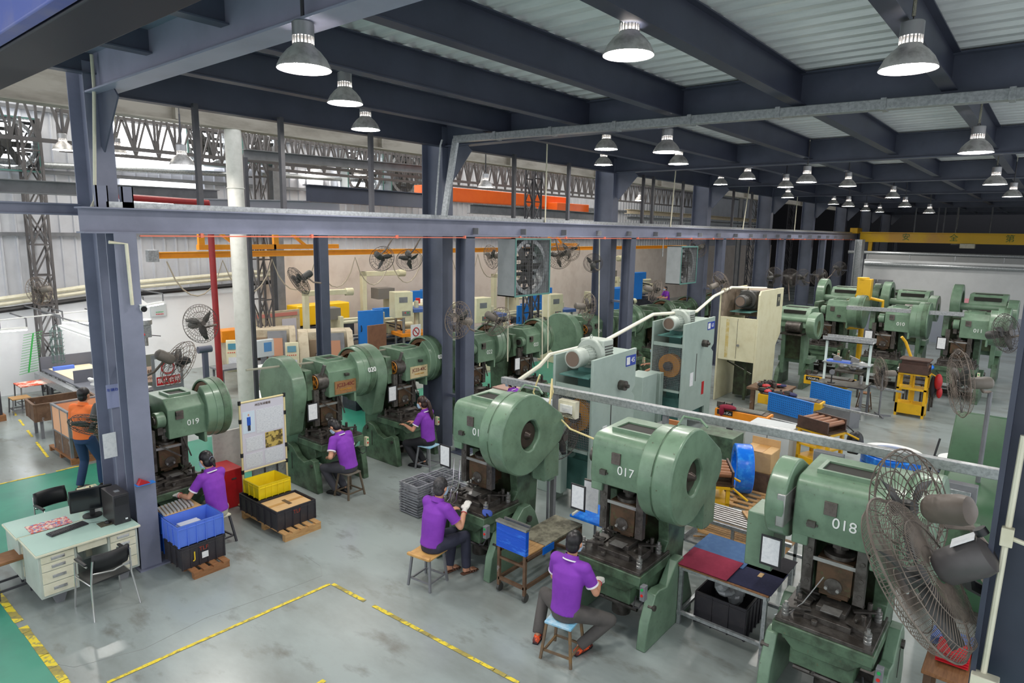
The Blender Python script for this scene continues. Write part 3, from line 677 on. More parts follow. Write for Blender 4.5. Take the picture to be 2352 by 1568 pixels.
# ================================================================ PEOPLE (face +y)
def remesh(o, vs, sm=4, sf=.5):
    m = o.modifiers.new('voxel', 'REMESH'); m.mode = 'VOXEL'; m.voxel_size = vs; m.use_smooth_shade = True
    if sm:
        s = o.modifiers.new('smooth', 'SMOOTH'); s.iterations = sm; s.factor = sf
    return o
def limb(g, pts, rad, n=12):
    pts = [V(p) for p in pts]
    g.tube(pts, rad, n)
    for p, r in ((pts[0], rad[0]), (pts[-1], rad[-1])): g.ell(p, r*.98, r*.98, r*.98, n=10, m=6)
def ik(a, b, l1, l2, pole):
    a = V(a); b = V(b); d = b-a; L = min(d.length, (l1+l2)*.995); d = d.normalized(); b = a+d*L
    x = (l1*l1-l2*l2+L*L)/(2*L); h = math.sqrt(max(0, l1*l1-x*x)); p = V(pole); p = (p-d*p.dot(d)).normalized()
    return a+d*x+p*h, b
def hand(g, w, d, nrm, side, curl=.5, grow=0):
    d = V(d).normalized(); nrm = V(nrm); nrm = (nrm-d*nrm.dot(d)).normalized(); s = d.cross(nrm).normalized()*side   # s: towards the thumb
    w = V(w)
    rings = []
    for q, rx in ((0,.024),(.03,.034),(.06,.040),(.09,.038)): rings.append((w+d*q-nrm*(.003*q*10), rx+grow, .013+grow, s*(-side), nrm))
    g.loft(rings, 10)
    for i, (o, L) in enumerate(((.028,.072),(.010,.080),(-.010,.074),(-.028,.058))):
        b = w+d*.084+s*o; dd = d.copy(); p = [b]; seg = (L*.45, L*.32, L*.23)
        for k, l in enumerate(seg):
            a = curl*(.35+.55*k)*(1+.12*i); dk = (d*math.cos(a)-nrm*math.sin(a)+s*o*1.8).normalized(); b = b+dk*l; p.append(b)
        g.tube(p, [.0095+grow, .009+grow, .0082+grow, .007+grow], 8); g.ell(p[-1], .007+grow, .007+grow, .007+grow, n=8, m=4)
    b = w+d*.028+s*.026; p = [b, b+(s*.8+d*.55-nrm*.3).normalized()*.034, b+(s*.8+d*.55-nrm*.3).normalized()*.034+(d*.9+s*.25-nrm*.5).normalized()*.03]
    p.append(p[-1]+(d-nrm*.4*(.5+curl)).normalized()*.022); g.tube(p, [.013+grow,.0115+grow,.010+grow,.008+grow], 8); g.ell(p[-1], .008+grow,.008+grow,.008+grow, n=8, m=4)
def shoe(t, ankle, fd, m, name='shoe', sandal=False):
    a = V(ankle); f = V(fd); f.z = 0; f.normalize(); s = V((f.y,-f.x,0)); z = V((0,0,1)); b = V((a.x,a.y,0))
    g = G(); up = .04 if sandal else .075
    g.loft([(b-f*.075+z*.02,.028,.012,s,z),(b-f*.06+z*.035,.036,.032,s,z),(b+z*.045,.040,up*.62,s,z),(b+f*.07+z*.036,.045,.036,s,z),(b+f*.14+z*.028,.046,.027,s,z),(b+f*.185+z*.02,.030,.016,s,z)], 12)
    o = obj(name, g, m, t)
    g = G().loft([(b-f*.08+z*.008,.032,.009,s,z),(b+f*.05+z*.008,.046,.009,s,z),(b+f*.15+z*.008,.048,.009,s,z),(b+f*.195+z*.008,.028,.008,s,z)], 12)
    obj('sole', g, rubber, o)
def person(name, label, x, y, yaw, hs=.48, lean=.2, handL=(-.15,.42,.2), handR=(.15,.42,.2), footL=(-.14,.36), footR=(.14,.36), pants=None, hair='short', hairc=None, head=(0,0), twist=0, gloves=(0,0),
           shirt=None, mask=True, shoes=None, trimw=True, group=None, stand=False, scale=1., female=False, sandal=False, glasses=False, footz=(0,0), curl=(.5,.5), kneeout=.1):
    scale *= 1.11; t = thing(name, label, 'person', (x, y, 0), yaw, group); t.scale = (scale,)*3; hs = hs/scale
    pants = pants or navy; shirt = shirt or purple; hairc = hairc or hairm
    w = .90 if female else 1.
    pz0 = hs+.10 if not stand else .92
    P = V((0,0,pz0)); sd = V((0, math.sin(lean), math.cos(lean)))
    def sp(q, bow=0): return P + V((0, math.sin(lean*(.6+.5*q))*q*.52 - bow, math.cos(lean*(.6+.4*q))*q*.52))
    neck = sp(1.0); chest = sp(.72); rz = MX.Rotation(twist, 3, 'Z')
    sx = rz @ V((1,0,0)); sy = rz @ V((0,1,0))
    shL = sp(.90) - sx*.175*w; shR = sp(.90) + sx*.175*w
    HL = V(handL)+V((0,0,pz0)); HR = V(handR)+V((0,0,pz0))
    eL, wL = ik(shL, HL, .285, .25, (-.5,-.25,-.75)); eR, wR = ik(shR, HR, .285, .25, (.5,-.25,-.75))
    # head
    hp, hy = head; hd = MX.Rotation(hy, 3, 'Z') @ MX.Rotation(-hp, 3, 'X')
    hb = neck + V((0,.02,.06)); hc = hb + hd @ V((0,.028,.105))
    HM = MX.Translation(hc) @ hd.to_4x4()
    g = G()
    g.ell((0,-.012,.018), .076, .094, .098, HM, 16, 12); g.ell((0,.025,-.045), .056, .062, .066, HM, 14, 10); g.ell((0,.092,-.02), .012, .018, .02, HM, 8, 6); g.ell((0,.08,-.09), .026,.02,.018, HM, 8, 6)
    for e in (-1,1): g.ell((e*.079,-.008,-.012), .011,.02,.031, HM, 8, 6)
    limb(g, [neck-V((0,0,.08)), neck+V((0,.012,.03)), hc+hd@V((0,-.02,-.05))], [.062*w,.054*w,.050*w])
    g.loft([(sp(.1),.12,.09,sx,sy),(sp(.5),.12,.085,sx,sy),(sp(.85),.14,.075,sx,sy),(sp(.98),.07,.06,sx,sy)], 14)
    aw = .9 if female else 1.
    for e, sh, el, wr, tg, gl, cu in ((-1,shL,eL,wL,HL,gloves[0],curl[0]), (1,shR,eR,wR,HR,gloves[1],curl[1])):
        limb(g, [sp(.86), sh, el], [.06,.046*aw,.038*aw]); limb(g, [el, el+(wr-el)*.35, wr], [.038*aw,.040*aw,.025*aw])
        d = (wr-el).normalized(); d2 = (d+V((0,.15,-.12))).normalized()
        nr = V((0,-.2,1))
        hand(g, wr, d2, nr, -e, cu)
        if gl:
            q = G(); hand(q, wr, d2, nr, -e, cu, .009); q.loft([(wr-d*.05,.036,.036,d.orthogonal().normalized(),d.cross(d.orthogonal().normalized())),(wr+d*.02,.036,.028,d.orthogonal().normalized(),d.cross(d.orthogonal().normalized()))], 12)
            go = remesh(obj('glove', q, glove, t), .005, 2); obj('cuff_band', G().torus(wr-d*.05, d, .036, .004, 16, 5), mat('red_knit_band', (206,40,60), .8), go)
    hipL = P+V((-.09,0,-.02)); hipR = P+V((.09,0,-.02))
    kn = []
    q = G()
    for e, hp_, ft, fz_ in ((-1,hipL,footL,footz[0]),(1,hipR,footR,footz[1])):
        an = V((ft[0], ft[1], .085+fz_)); k, an = ik(hp_, an, .43, .42, (e*kneeout, 1, .55 if not stand else .0)); kn.append((k, an))
        limb(g, [hp_, k], [.07,.05]); limb(g, [k, (k+an)/2, an], [.05,.045,.03])
        fd = V((an.x-hp_.x*.5, .9, 0)).normalized() if not stand else V((0,1,0))
        g.loft([(an+V((0,0,.01)),.03,.035,(1,0,0),fd),(an+V((0,0,-.045))+fd*.02,.03,.05,(1,0,0),fd)], 8)
        if sandal: g.loft([(an+V((0,0,-.03))-fd*.04,.03,.03,(1,0,0),(0,0,1)),(an+V((0,0,-.045))+fd*.06,.038,.022,(1,0,0),(0,0,1)),(an+V((0,0,-.055))+fd*.14,.040,.014,(1,0,0),(0,0,1))], 10)
        # trouser leg
        q.tube([hp_-(k-hp_)*.05, hp_+(k-hp_)*.5, k+(k-hp_)*.03], [.098*w,.086*w,.068], 12); q.ell(k, .067,.067,.067, n=10, m=8); q.ell(hp_, .097*w,.097*w,.097*w, n=10, m=8)
        q.tube([k, k+(an-k)*.5, an+V((0,0,.0))], [.066,.066,.060], 12)
        if not sandal: shoe(t, an-V((0,0,0)), fd, shoes or black)
        else:
            so = obj('sandal', G().loft([(an*1+V((0,0,-.075))-fd*.07,.034,.010,(1,0,0),(0,0,1)),(an+V((0,0,-.075))+fd*.06,.046,.010,(1,0,0),(0,0,1)),(an+V((0,0,-.075))+fd*.17,.040,.010,(1,0,0),(0,0,1))], 12), mat('brown_leather', (92,62,48), .5), t)
            for o_, h_ in ((.03,.0),(.08,-.018),(.12,-.026)):
                c = an+V((0,0,-.04+h_))+fd*o_; obj('strap', G().tube([c+V((-.044,0,-.02)), c+V((-.02,0,.02)), c+V((.02,0,.02)), c+V((.044,0,-.02))], .009, 6), mat('brown_leather', (92,62,48)), so)
    q.loft([(P+V((0,-.01,-.10)),.15*w,.12,sx,sy),(P+V((0,-.01,0)),.165*w,.125,sx,sy),(P+V((0,0,.09)),.145*w,.105,sx,sy)], 16)
    remesh(obj('body', g, skin, t), .0075, 3)
    remesh(obj('trousers', q, pants, t), .012, 5)
    # polo shirt
    q = G(); by = .0 if female else .012
    q.loft([(sp(-.04)+V((0,-.012,0)),.170*w,.128,sx,sy),(sp(.12)+V((0,-.01,0)),.160*w,.122,sx,sy),(sp(.38)+V((0,-.012,0)),(.150 if female else .168),.112+by,sx,sy),(sp(.62)+V((0,-.014,0)),.180*w,.116+by,sx,sy),(sp(.80)+V((0,-.012,0)),.186*w,.105+by,sx,sy),(sp(.93)+V((0,-.004,0)),.135*w,.078,sx,sy),(sp(1.0)+V((0,0,0)),.070,.064,sx,sy)], 20)
    for e, sh, el in ((-1,shL,eL),(1,shR,eR)):
        end = sh+(el-sh)*.66; q.tube([sp(.88)+sx*e*.06, sh, sh+(el-sh)*.3, end], [.075,.072*w+.004,.066*w+.004,.062*w+.004], 14); q.ell(sh, .073*w,.073*w,.070*w, n=12, m=8)
    so = remesh(obj('polo_shirt', q, shirt, t), .011, 6)
    tm = trim if trimw else shirt
    for e, sh, el in ((-1,shL,eL),(1,shR,eR)):
        end = sh+(el-sh)*.66; d = (el-sh).normalized(); u = d.orthogonal().normalized(); v = d.cross(u)
        obj('sleeve_cuff', G().loft([(end-d*.012,.065*w+.004,.065*w+.004,u,v),(end+d*.006,.066*w+.004,.066*w+.004,u,v)], 18), tm, so)
    cm = neck+V((0,.01,.015)); tl = MX.Rotation(-.35, 3, 'X')
    g = G().loft([(cm+V((0,-.010,-.03)),.090,.088,sx,tl@sy),(cm+V((0,0,.028)),.070,.068,sx,tl@sy)], 20, False).loft([(cm+V((0,-.004,-.03)),.070,.066,sx,tl@sy),(cm+V((0,0,.018)),.060,.058,sx,tl@sy)], 20, False)
    co = obj('collar', g, shirt, so); obj('collar_stripe', G().loft([(cm+V((0,-.010,-.032)),.094,.092,sx,tl@sy),(cm+V((0,-.008,-.018)),.090,.088,sx,tl@sy)], 20, False), tm, co) if trimw else None
    # face details, hair
    for e in (-1,1): obj('eye', G().ell((e*.03,.078,.005), .011,.008,.006, HM, 8, 6), black, t)
    obj('mouth', G().ell((0,.088,-.062), .02,.005,.004, HM, 8, 6), mat('lips', (170,92,84)), t)
    if mask: 
        mo = obj('face_mask', G().loft([(HM@V((0,.045,-.10)),.05,.045,hd@V((1,0,0)),hd@V((0,1,0))),(HM@V((0,.05,-.06)),.062,.055,hd@V((1,0,0)),hd@V((0,1,0))),(HM@V((0,.05,-.015)),.058,.05,hd@V((1,0,0)),hd@V((0,1,0)))], 16), mat('pale_blue_mask', (176,206,232), .7), t)
        obj('ear_loop', G().tube([HM@V((.055,.06,-.03)), HM@V((.084,-.01,-.02)), HM@V((.055,.06,-.08))], .0015, 4).tube([HM@V((-.055,.06,-.03)), HM@V((-.084,-.01,-.02)), HM@V((-.055,.06,-.08))], .0015, 4), white, mo)
    g = G(); g.ell((0,-.022,.032), .085,.098,.096, HM, 16, 12); g.ell((0,-.045,-.03), .077,.066,.085, HM, 14, 10)
    if hair == 'ponytail':
        pts = [HM@V((0,-.10,.04)), HM@V((0,-.135,.0)), HM@V((.0,-.15,-.10)), HM@V((.008,-.15,-.2)), HM@V((.012,-.15,-.30)), HM@V((.012,-.14,-.36))]
        g.tube(pts, [.03,.034,.038,.04,.032,.008], 10)
    if hair == 'bun': g.ell((0,-.115,-.03), .045,.045,.05, HM, 12, 8); g.tube([HM@V((0,-.13,-.06)), HM@V((0,-.15,-.12))], [.03,.012], 8)
    ho = remesh(obj('hair', g, hairc, t), .009, 3)
    if hair in ('ponytail','bun'): obj('hair_tie', G().torus(HM@V((0,-.118,.015 if hair=='ponytail' else -.0)), hd@V((0,1,.4)), .032, .006, 14, 5), mat('grey_hair_tie', (110,110,130)), ho)
    if glasses: obj('glasses', G().tube([HM@V((.08,-.01,.012)), HM@V((.074,.09,.012)), HM@V((.0,.102,.01)), HM@V((-.074,.09,.012)), HM@V((-.08,-.01,.012))], .003, 5), black, t)
    return t
def stool(label, x, y, yaw, h=.47, seat=None, legm=None, w=.16, sp_=.2, slat=False, group=None):
    t = thing('work_stool', label, 'stool', (x, y, 0), yaw, group); seat = seat or wood; legm = legm or greypaint
    if slat: obj('seat', G().bx(-w-.03,w+.03,-w-.02,w+.02,h-.03,h).bx(-w-.05,-w,-w-.02,w+.02,h-.02,h+.02), seat, t, .01)
    else: obj('seat', G().bx(-w,w,-w,w,h-.03,h), seat, t, .006)
    for a in (-1,1):
        for b in (-1,1): obj('leg', G().bar((a*sp_,b*sp_,0),(a*(w-.02),b*(w-.02),h-.03), .028), legm, t)
    q = sp_-.03; z = .1; g = G()
    for a in (-1,1): g.bar((a*q,-q,z),(a*q,q,z), .022); g.bar((-q,a*q,z),(q,a*q,z), .022)
    obj('stretcher', g, legm, t); return t
EAST = R(-90)   # facing +x
s16 = pz(990, 1342); 
stool('grey metal stool with a curved wooden seat under the man in sandals', 5.73, 6.17, R(8), .47, mat('worn_ply_seat', (206,160,96), .5, 0, (150,104,60), 6, .7), greypaint, .17, .19, True)
person('person', 'man in purple polo and brown sandals reaching to a green press', 5.80, 6.15, EAST+R(-2), .47, .16, (-.05,.30,.30), (.20,.36,.37), (-.02,.30), (.17,.42), navy, 'short', hairg, (.12,.12), 0, (0,1), mask=True, trimw=False, sandal=True, curl=(.4,.35))
stool('brown metal stool with a pale blue seat under the man in orange trainers', 5.68, 3.86, R(10), .46, mat('blue_white_seat', (120,184,216), .5, 0, (220,230,234), 7, .8), mat('rusty_stool_legs', (110,92,74), .5, 0, (150,110,50), 8, .7), .165, .19)
person('person', 'man in purple polo with white trim and orange trainers at press 017', 5.72, 3.86, EAST, .46, .12, (-.12,.34,.22), (.16,.36,.20), (-.34,-.02), (.12,.10), charc, 'short', hairm, (.12,.05), 0, (0,1), shoes=mat('orange_trainer', (242,92,44), .5, 0, (30,30,40), 12, .9, .5, .56), glasses=True, curl=(.4,1.3), kneeout=.9)
stool('narrow grey stool half hidden behind the blue crate', 4.40, 9.45, R(6), .46, ivory, darkgrey, .15, .19)
person('person', 'woman in purple polo with black bun working at press 019', 4.40, 9.42, R(14), .46, .16, (-.26,.42,.20), (.06,.40,.22), (-.14,.30), (.16,.16), mat('pale_trousers', (176,174,160), .8), 'bun', hairm, (.25,.05), 0, (1,0), female=True, mask=True)
stool('brown metal stool under the man at press 020', 6.86, 9.46, R(4), .46, mat('grey_seat', (104,98,88), .5), mat('brown_metal', (98,86,72), .5), .15, .19)
person('person', 'man in purple polo bending over parts at press 020', 6.86, 9.48, R(12), .46, .30, (-.16,.26,.14), (.04,.28,.14), (-.10,.18), (.05,.14), mat('dark_grey_trousers', (62,62,70), .8), 'short', hairm, (.75,.15), 0, (0,0), mask=True)
stool('tall grey stool with a blue top under the woman with the long ponytail', 8.78, 9.42, R(8), .50, mat('blue_white_seat', (120,184,216)), greypaint, .16, .19)
person('person', 'woman with long ponytail in purple polo at press 021', 8.78, 9.44, R(12), .50, .10, (-.20,.36,.26), (.06,.34,.26), (-.08,.18), (.05,.12), blackc, 'ponytail', hairb, (.2,.1), 0, (0,0), female=True, mask=True)
# walking person behind the desk column (built standing still)
person('person', 'person in an orange top and dark blue trousers behind the column', *pz(205, 1125)[:2], R(-60), .48, .06, (-.28,.12,-.12), (.26,.16,-.05), (-.12,-.05), (.12,.16), mat('dark_blue_jeans', (40,62,98), .8), 'short', hairm, (0,0), shirt=mat('orange_work_shirt', (238,120,56), .8, 0, (214,100,44), 5, .5), stand=True, mask=False, trimw=False)
# far people
p = pY(1532, 700, 17); person('person', 'far worker in a purple shirt beside the blue moulding machine', p.x, 17, R(60), .9, .2, (-.1,.4,.2), (.2,.4,.2), pants=navy, scale=.98, trimw=False)
p = pY(1188, 740, 15.2); person('person', 'far worker in a white shirt near the lattice column', p.x, 15.2, R(40), .7, .35, (-.1,.4,.1), (.2,.4,.1), pants=navy, shirt=white, trimw=False)
person('person', 'worker in purple mostly hidden behind the sage machine marked 45', 11.5, 9.35, R(10), .48, .2, female=True, hair='bun')
person('person', 'worker in purple reaching between the third column and the sage machine marked 63', 18.1, 9.0, R(30), .48, .3, (-.3,.42,.1))
# ================================================================ DESK AREA
def desk(label, x0, x1, y0, y1, front=True):
    t = thing('office_desk', label, 'desk', ((x0+x1)/2, y0, 0)); W_ = (x1-x0)/2; D = y1-y0
    obj('desktop', G().bx(-W_,W_,0,D,.72,.75), ivory, t, .006)
    obj('glass_top', G().bx(-W_+.01,W_-.01,.01,D-.01,.751,.757), mat('pale_green_glass', (186,216,204), .12, 0, (176,204,194), 1, .5, coat=.5), t)
    for s, n in ((-1,4),(1,4)):
        a, b = (-W_+.03, -W_+.45) if s < 0 else (W_-.40, W_-.03)
        c = obj('pedestal', G().bx(a,b,.05,D-.03,.14,.72), mat('desk_grey_green', (184,192,184), .45, 0, (160,166,158), 3, .6), t, .006)
        zs = (.70,.60,.49,.33,.17)
        for k in range(4):
            d = obj('drawer', G().bx(a+.03,b-.03,.035,.06,zs[k+1]+.008,zs[k]-.004), ivory, c, .003)
            m = (a+b)/2; obj('handle', G().bx(m-.07,m+.07,.022,.036,(zs[k]+zs[k+1])/2-.006,(zs[k]+zs[k+1])/2+.012).bx(m-.075,m+.075,.032,.037,(zs[k]+zs[k+1])/2-.02,(zs[k]+zs[k+1])/2+.02), chrome, d)
        for yy in (.14, D-.14): obj('foot', G().prism([(-.09,.14),(.09,.14),(.045,0),(-.045,0)], 'y', yy-.03, yy+.03, MX.Translation(((a+b)/2,0,0))), greypaint, t)
    obj('centre_drawer', G().bx(-W_+.46,W_-.41,.03,.3,.62,.715), ivory, t, .003)
    return t
desk('office desk with cream drawers facing the empty aisle', 2.05, 3.26, 9.25, 9.98)
dk = desk('second office desk pushed against the back of the first', 2.03, 3.18, 10.0, 10.66)
def armchair(label, x, y, rz, back_h=.82):
    t = thing('office_chair', label, 'chair', (x, y, 0), rz)
    g = G().loft([((0,-.2,.44),.22,.012,(1,0,0),(0,0,1)),((0,0,.425),.23,.02,(1,0,0),(0,0,1)),((0,.2,.44),.23,.02,(1,0,0),(0,0,1)),((0,.25,.42),.22,.012,(1,0,0),(0,0,1))], 16); obj('seat', g, black, t)
    n = 10; vs = []
    for k, (z, w, dy) in enumerate(((.58,.2,-.20),(.70,.22,-.235),(.82,.21,-.26))):
        for i in range(n+1):
            u = -1+2*i/n; vs.append((u*w, dy-.05*(1-u*u)+.03, z+.0))
    g = G().add(vs, [(r*(n+1)+i, r*(n+1)+i+1, (r+1)*(n+1)+i+1, (r+1)*(n+1)+i) for r in range(2) for i in range(n)])
    o = obj('backrest', g, black, t); sm = o.modifiers.new('thick', 'SOLIDIFY'); sm.thickness = .03; sm.offset = 0
    for s in (-1,1):
        obj('leg', G().tube([(s*.27,.25,0),(s*.25,.22,.4),(s*.25,.2,.62),(s*.25,.1,.66),(s*.25,-.15,.66)], .012, 8), chrome, t)
        obj('leg', G().tube([(s*.27,-.3,0),(s*.235,-.2,.42),(s*.225,-.22,.6),(s*.215,-.25,.76)], .012, 8), chrome, t)
        obj('armrest', G().bx(s*.25-.02,s*.25+.02,-.13,.16,.665,.69), black, t, .008)
        obj('side_bar', G().tube([(s*.235,-.2,.42),(s*.25,.21,.42)], .01, 6), chrome, t)
    obj('back_rail', G().tube([(-.22,-.22,.58),(0,-.27,.56),(.22,-.22,.58)], .01, 6), chrome, t)
    return t
armchair('black armchair with chrome legs in front of the cream drawers', 2.66, 8.86, R(4))
armchair('black armchair with its rounded back behind the computer screen', 2.82, 11.15, R(188))
# computer
t = thing('monitor', 'black computer monitor with a dark screen on the desk', 'monitor', (2.93, 10.02, .757), R(-10))
obj('screen_housing', G().bx(-.26,.26,-.02,.02,.10,.42), black, t, .01); obj('screen', G().bx(-.242,.242,-.023,-.019,.125,.405), mat('screen_off', (26,30,34), .12), t)
obj('neck', G().bx(-.03,.03,-.005,.035,.02,.16), black, t); obj('base', G().cyl((0,.02,0),(0,.02,.015),.12,n=24), black, t)
t = thing('keyboard', 'long black keyboard on the glass desktop', 'keyboard', (2.56, 9.80, .758), R(10))
obj('case', G().bx(-.23,.23,-.075,.075,0,.018), rubber, t, .004)
g = G()
for r in range(5):
    for i in range(18): g.bx(-.215+i*.024, -.215+i*.024+.019, -.06+r*.025, -.06+r*.025+.019, .018, .025)
obj('keys', g, mat('dark_keys', (58,58,62), .5), t)
t = thing('computer_mouse', 'black mouse on a dark patterned mat', 'mouse', (2.98, 9.62, .757)); obj('mouse_mat', G().bx(-.11,.11,-.09,.09,0,.004), mat('patterned_mat', (84,82,66), .8, 0, (50,44,40), 30, .9), t); obj('mouse_body', G().ell((0,0,.016), .032,.055,.018), black, t); obj('mouse_cable', G().tube([(0,.05,.01),(-.1,.14,.006),(-.22,.2,.006),(-.2,.34,.006)], .002, 5), black, t)
t = thing('computer_tower', 'dark computer tower standing on the desk by the column', 'computer', (3.12, 9.62, .757), R(0))
obj('case', G().bx(-.10,.10,-.15,.28,0,.42), mat('dark_tower_metal', (70,66,66), .35, .4), t, .006); obj('front_panel', G().bx(-.098,.098,-.165,-.15,.0,.42), rubber, t, .005)
obj('drive_bay', G().bx(-.08,.08,-.17,-.163,.27,.38), black, t); obj('handle', G().bx(-.03,.03,-.04,.03,.421,.426), galv, t); obj('sticker', G().bx(.03,.06,-.172,-.165,.05,.07), paper, t)
t = thing('comic_poster', 'colourful printed sheet lying on the desk', 'poster', (2.46, 10.15, .759), R(0)); obj('sheet', G().bx(-.26,.22,-.16,.14,0,.003), mat('colour_print', (220,190,170), .5, 0, (200,70,60), 16, 1, .48, .52, c3=(60,110,170), s3=24, lo3=.52, hi3=.56), t)
t = thing('plastic_cup', 'white plastic cup holding pens on the desk', 'cup', (3.19, 9.98, .757)); obj('cup', G().lathe([(.0,0),(.034,0),(.038,.13),(.034,.13),(.03,.01)]), white, t); obj('pen', G().cyl((.01,0,.02),(.03,.01,.19),.005,n=6), black, t)
t = thing('router', 'white upright router with a black aerial beside the tower', 'router', (3.02, 10.12, .757)); obj('body', G().bx(-.05,.05,-.02,.02,0,.24), white, t, .01); obj('aerial', G().cyl((-.06,0,.05),(-.07,-.03,.42),.008,n=8), black, t)
t = thing('printed_box', 'printed carton and white bag behind the monitor', 'box', (3.06, 10.45, .757)); obj('carton', G().bx(-.14,.1,-.1,.12,0,.26), mat('printed_carton', (220,212,170), .6, 0, (90,150,160), 9, .8, .5, .58), t); obj('bag', G().ell((-.1,-.18,.1),.1,.08,.1), white, t)
t = thing('high_stool', 'tall stool with a wooden seat at the left edge of the view', 'stool', (1.93, 10.12, 0), R(3))
obj('seat', G().bx(-.16,.2,-.17,.17,.46,.5), wood2, t, .008)
for a in (-.14,.17):
    for b in (-.15,.15): obj('leg', G().bar((a*1.15,b*1.15,0),(a,b,.46), .03), darkgrey, t)
obj('stretcher', G().bx(-.15,.18,-.16,-.14,.1,.13).bx(-.15,.18,.14,.16,.1,.13).bx(-.16,-.14,-.15,.15,.1,.13).bx(.17,.19,-.15,.15,.1,.13), darkgrey, t)
# security camera and column notices
t = thing('security_camera', 'white bullet security camera on the blue column', 'camera', (0,0,0)); 
c = pY(323, 708, 9.5); t.location = c
obj('housing', G().bar((.02,.16,.05),(0,-.1,0), .10, .09), white, t, .02); obj('lens', G().cyl((0,-.105,0),(0,-.12,-.003),.038,n=16), black, t); obj('hood', G().bar((.02,.14,.105),(0,-.14,.05), .11, .012), white, t)
obj('bracket', G().tube([(.02,.1,-.05),(-.1,.12,-.08),(-.14,.1,-.02)], .015), white, t)
c = pY(256, 905, 10.04); t = thing('column_notice', 'white notice with blue characters on the blue column', 'sign', (3.3, 10.04, c.z)); obj('sheet', G().bx(-.06,.1,-.005,0,-.2,.14), mat('lilac_notice', (150,156,190), .6), t); txt(t, '车辆办', .05, MX.Translation((.02,-.008,.06)) @ FRONT, mat('blue_ink', (60,80,170)), 'notice_lettering')
c = pY(237, 1010, 10.3); one('paper_sheet', G().bx(c.x-.09,c.x+.08,10.03,10.035,c.z-.2,c.z+.16), paper, 'white paper sheet taped to the blue column above the desk', 'paper')
t = thing('wall_shelf', 'small shelf with a red cap and blue card on the column', 'shelf', (3.4, 9.36, 1.28)); obj('shelf', G().bx(-.12,.12,-.05,.06,-.01,0), ybf, t); obj('red_cap', G().prism([(-.1,0),(.06,0),(-.06,.08)], 'y', -.04, .04), red, t)
# ================================================================ CRATES AND PALLETS
def crate(label, x0, x1, y0, y1, z0, z1, m, text=None, group=None, name='plastic_crate', n=5, J=False):
    t = thing(name, label, 'crate', ((x0+x1)/2, (y0+y1)/2, z0), 0, group); a, b, h = (x1-x0)/2, (y1-y0)/2, z1-z0; w = .012; q = .02
    g = G().bx(-a+q,a-q,-b+q,b-q,0,.012)
    for s in (-1,1):
        g.prism([(s*(a-q),0),(s*(a-q-w),0),(s*(a-w-.006),h),(s*(a-.006),h)], 'y', -b+.01, b-.01)
        g.prism([(s*(b-q),0),(s*(b-q-w),0),(s*(b-w-.006),h),(s*(b-.006),h)], 'x', -a+.01, a-.01)
    obj('tub', g, m, t)
    g = G()
    for zt, e in ((h-.012,0),(h-.055,.004)):
        g.plate_hole([(-a,-b),(a,-b),(a,b),(-a,b)], [(-a+.016,-b+.016),(a-.016,-b+.016),(a-.016,b-.016),(-a+.016,b-.016)], 'z', zt, zt+.012)
    obj('rim', g, m, t, .002)
    g = G()
    for i in range(n+1):
        xx = -a+.012+(2*a-.024)*i/n
        for s in (-1,1): g.bx(xx-.005,xx+.005,s*(b-.008)-.010,s*(b-.008)+.010,.0,h-.02)
    for i in range(4):
        yy = -b+.012+(2*b-.024)*i/3
        for s in (-1,1): g.bx(s*(a-.008)-.010,s*(a-.008)+.010,yy-.005,yy+.005,0,h-.02)
    obj('rib_pattern', g, m, t)
    if text: txt(t, text, .085, MX.Translation((.0,-b-.004,h*.72)) @ FRONT, mat('brick_red_ink', (150,62,48), .6), 'lettering')
    if J:
        txt(t, 'J', .15, MX.Translation((-.13,-b-.004,h*.52)) @ FRONT, mat('yellow_ink', (232,196,40), .6), 'lettering'); obj('label_patch', G().bx(-.03,.06,-b-.006,-b-.002,h*.28,h*.55), paper, t)
    return t
bk = mat('black_crate_plastic', (50,48,54), .5, 0, (76,70,68), 7, .5, .5, .75)
crate('black crate lettered J and TLF under the blue crate', 3.57, 4.19, 8.78, 9.32, .10, .43, bk, 'TLF', J=True)
t = crate('light blue open crate on the black J crate', 3.55, 4.2, 8.80, 9.30, .432, .74, bluebin)
one('sheet_metal_stack', G().bx(3.66,4.02,8.9,9.2,.5,.60).bx(3.7,3.98,8.93,9.18,.60,.635), mat('pale_sheet_metal', (206,210,214), .4, .3), 'pale sheet metal parts inside the blue crate', 'metal sheets')
crate('dark blue crate at the bottom behind the black J crate', 3.62, 4.1, 9.36, 9.72, .1, .42, dbluebin)
crate('dark blue crate with pasted labels on top of another', 3.6, 4.1, 9.34, 9.72, .42, .72, dbluebin)
g = G()
for i in range(9): q = V((3.62+.05*i,9.36,.725+.004*i)); g.bar(q, q+V((.04,.32,.012)), .03, .03)
one('metal_profiles', g, mat('silver_profiles', (196,200,206), .35, .5), 'silver metal strips laid across the dark blue crate', 'metal strips'); one('cardboard_sheet', G().bx(3.62,4.14,9.30,9.74,.718,.724), card, 'brown cardboard sheet under the silver strips', 'cardboard')
def pallet(label, x0, x1, y0, y1, h=.1, nx=6, along='x', group=None, m=None):
    t = thing('wooden_pallet', label, 'pallet', ((x0+x1)/2,(y0+y1)/2,0), 0, group); a, b = (x1-x0)/2, (y1-y0)/2; m = m or wood
    for s in (-1,0,1): obj('bearer', G().bx(-a,a,s*(b-.04)-.04,s*(b-.04)+.04,0,h-.02), m, t)
    g = G()
    for i in range(nx): xx = -a+.04+(2*a-.08)*i/(nx-1); g.bx(xx-.045,xx+.045,-b,b,h-.02,h)
    obj('boards', g, m, t); return t
pallet('small brown pallet under the black J crate', 3.66, 4.16, 8.62, 9.36, .1, 4, m=wood2)
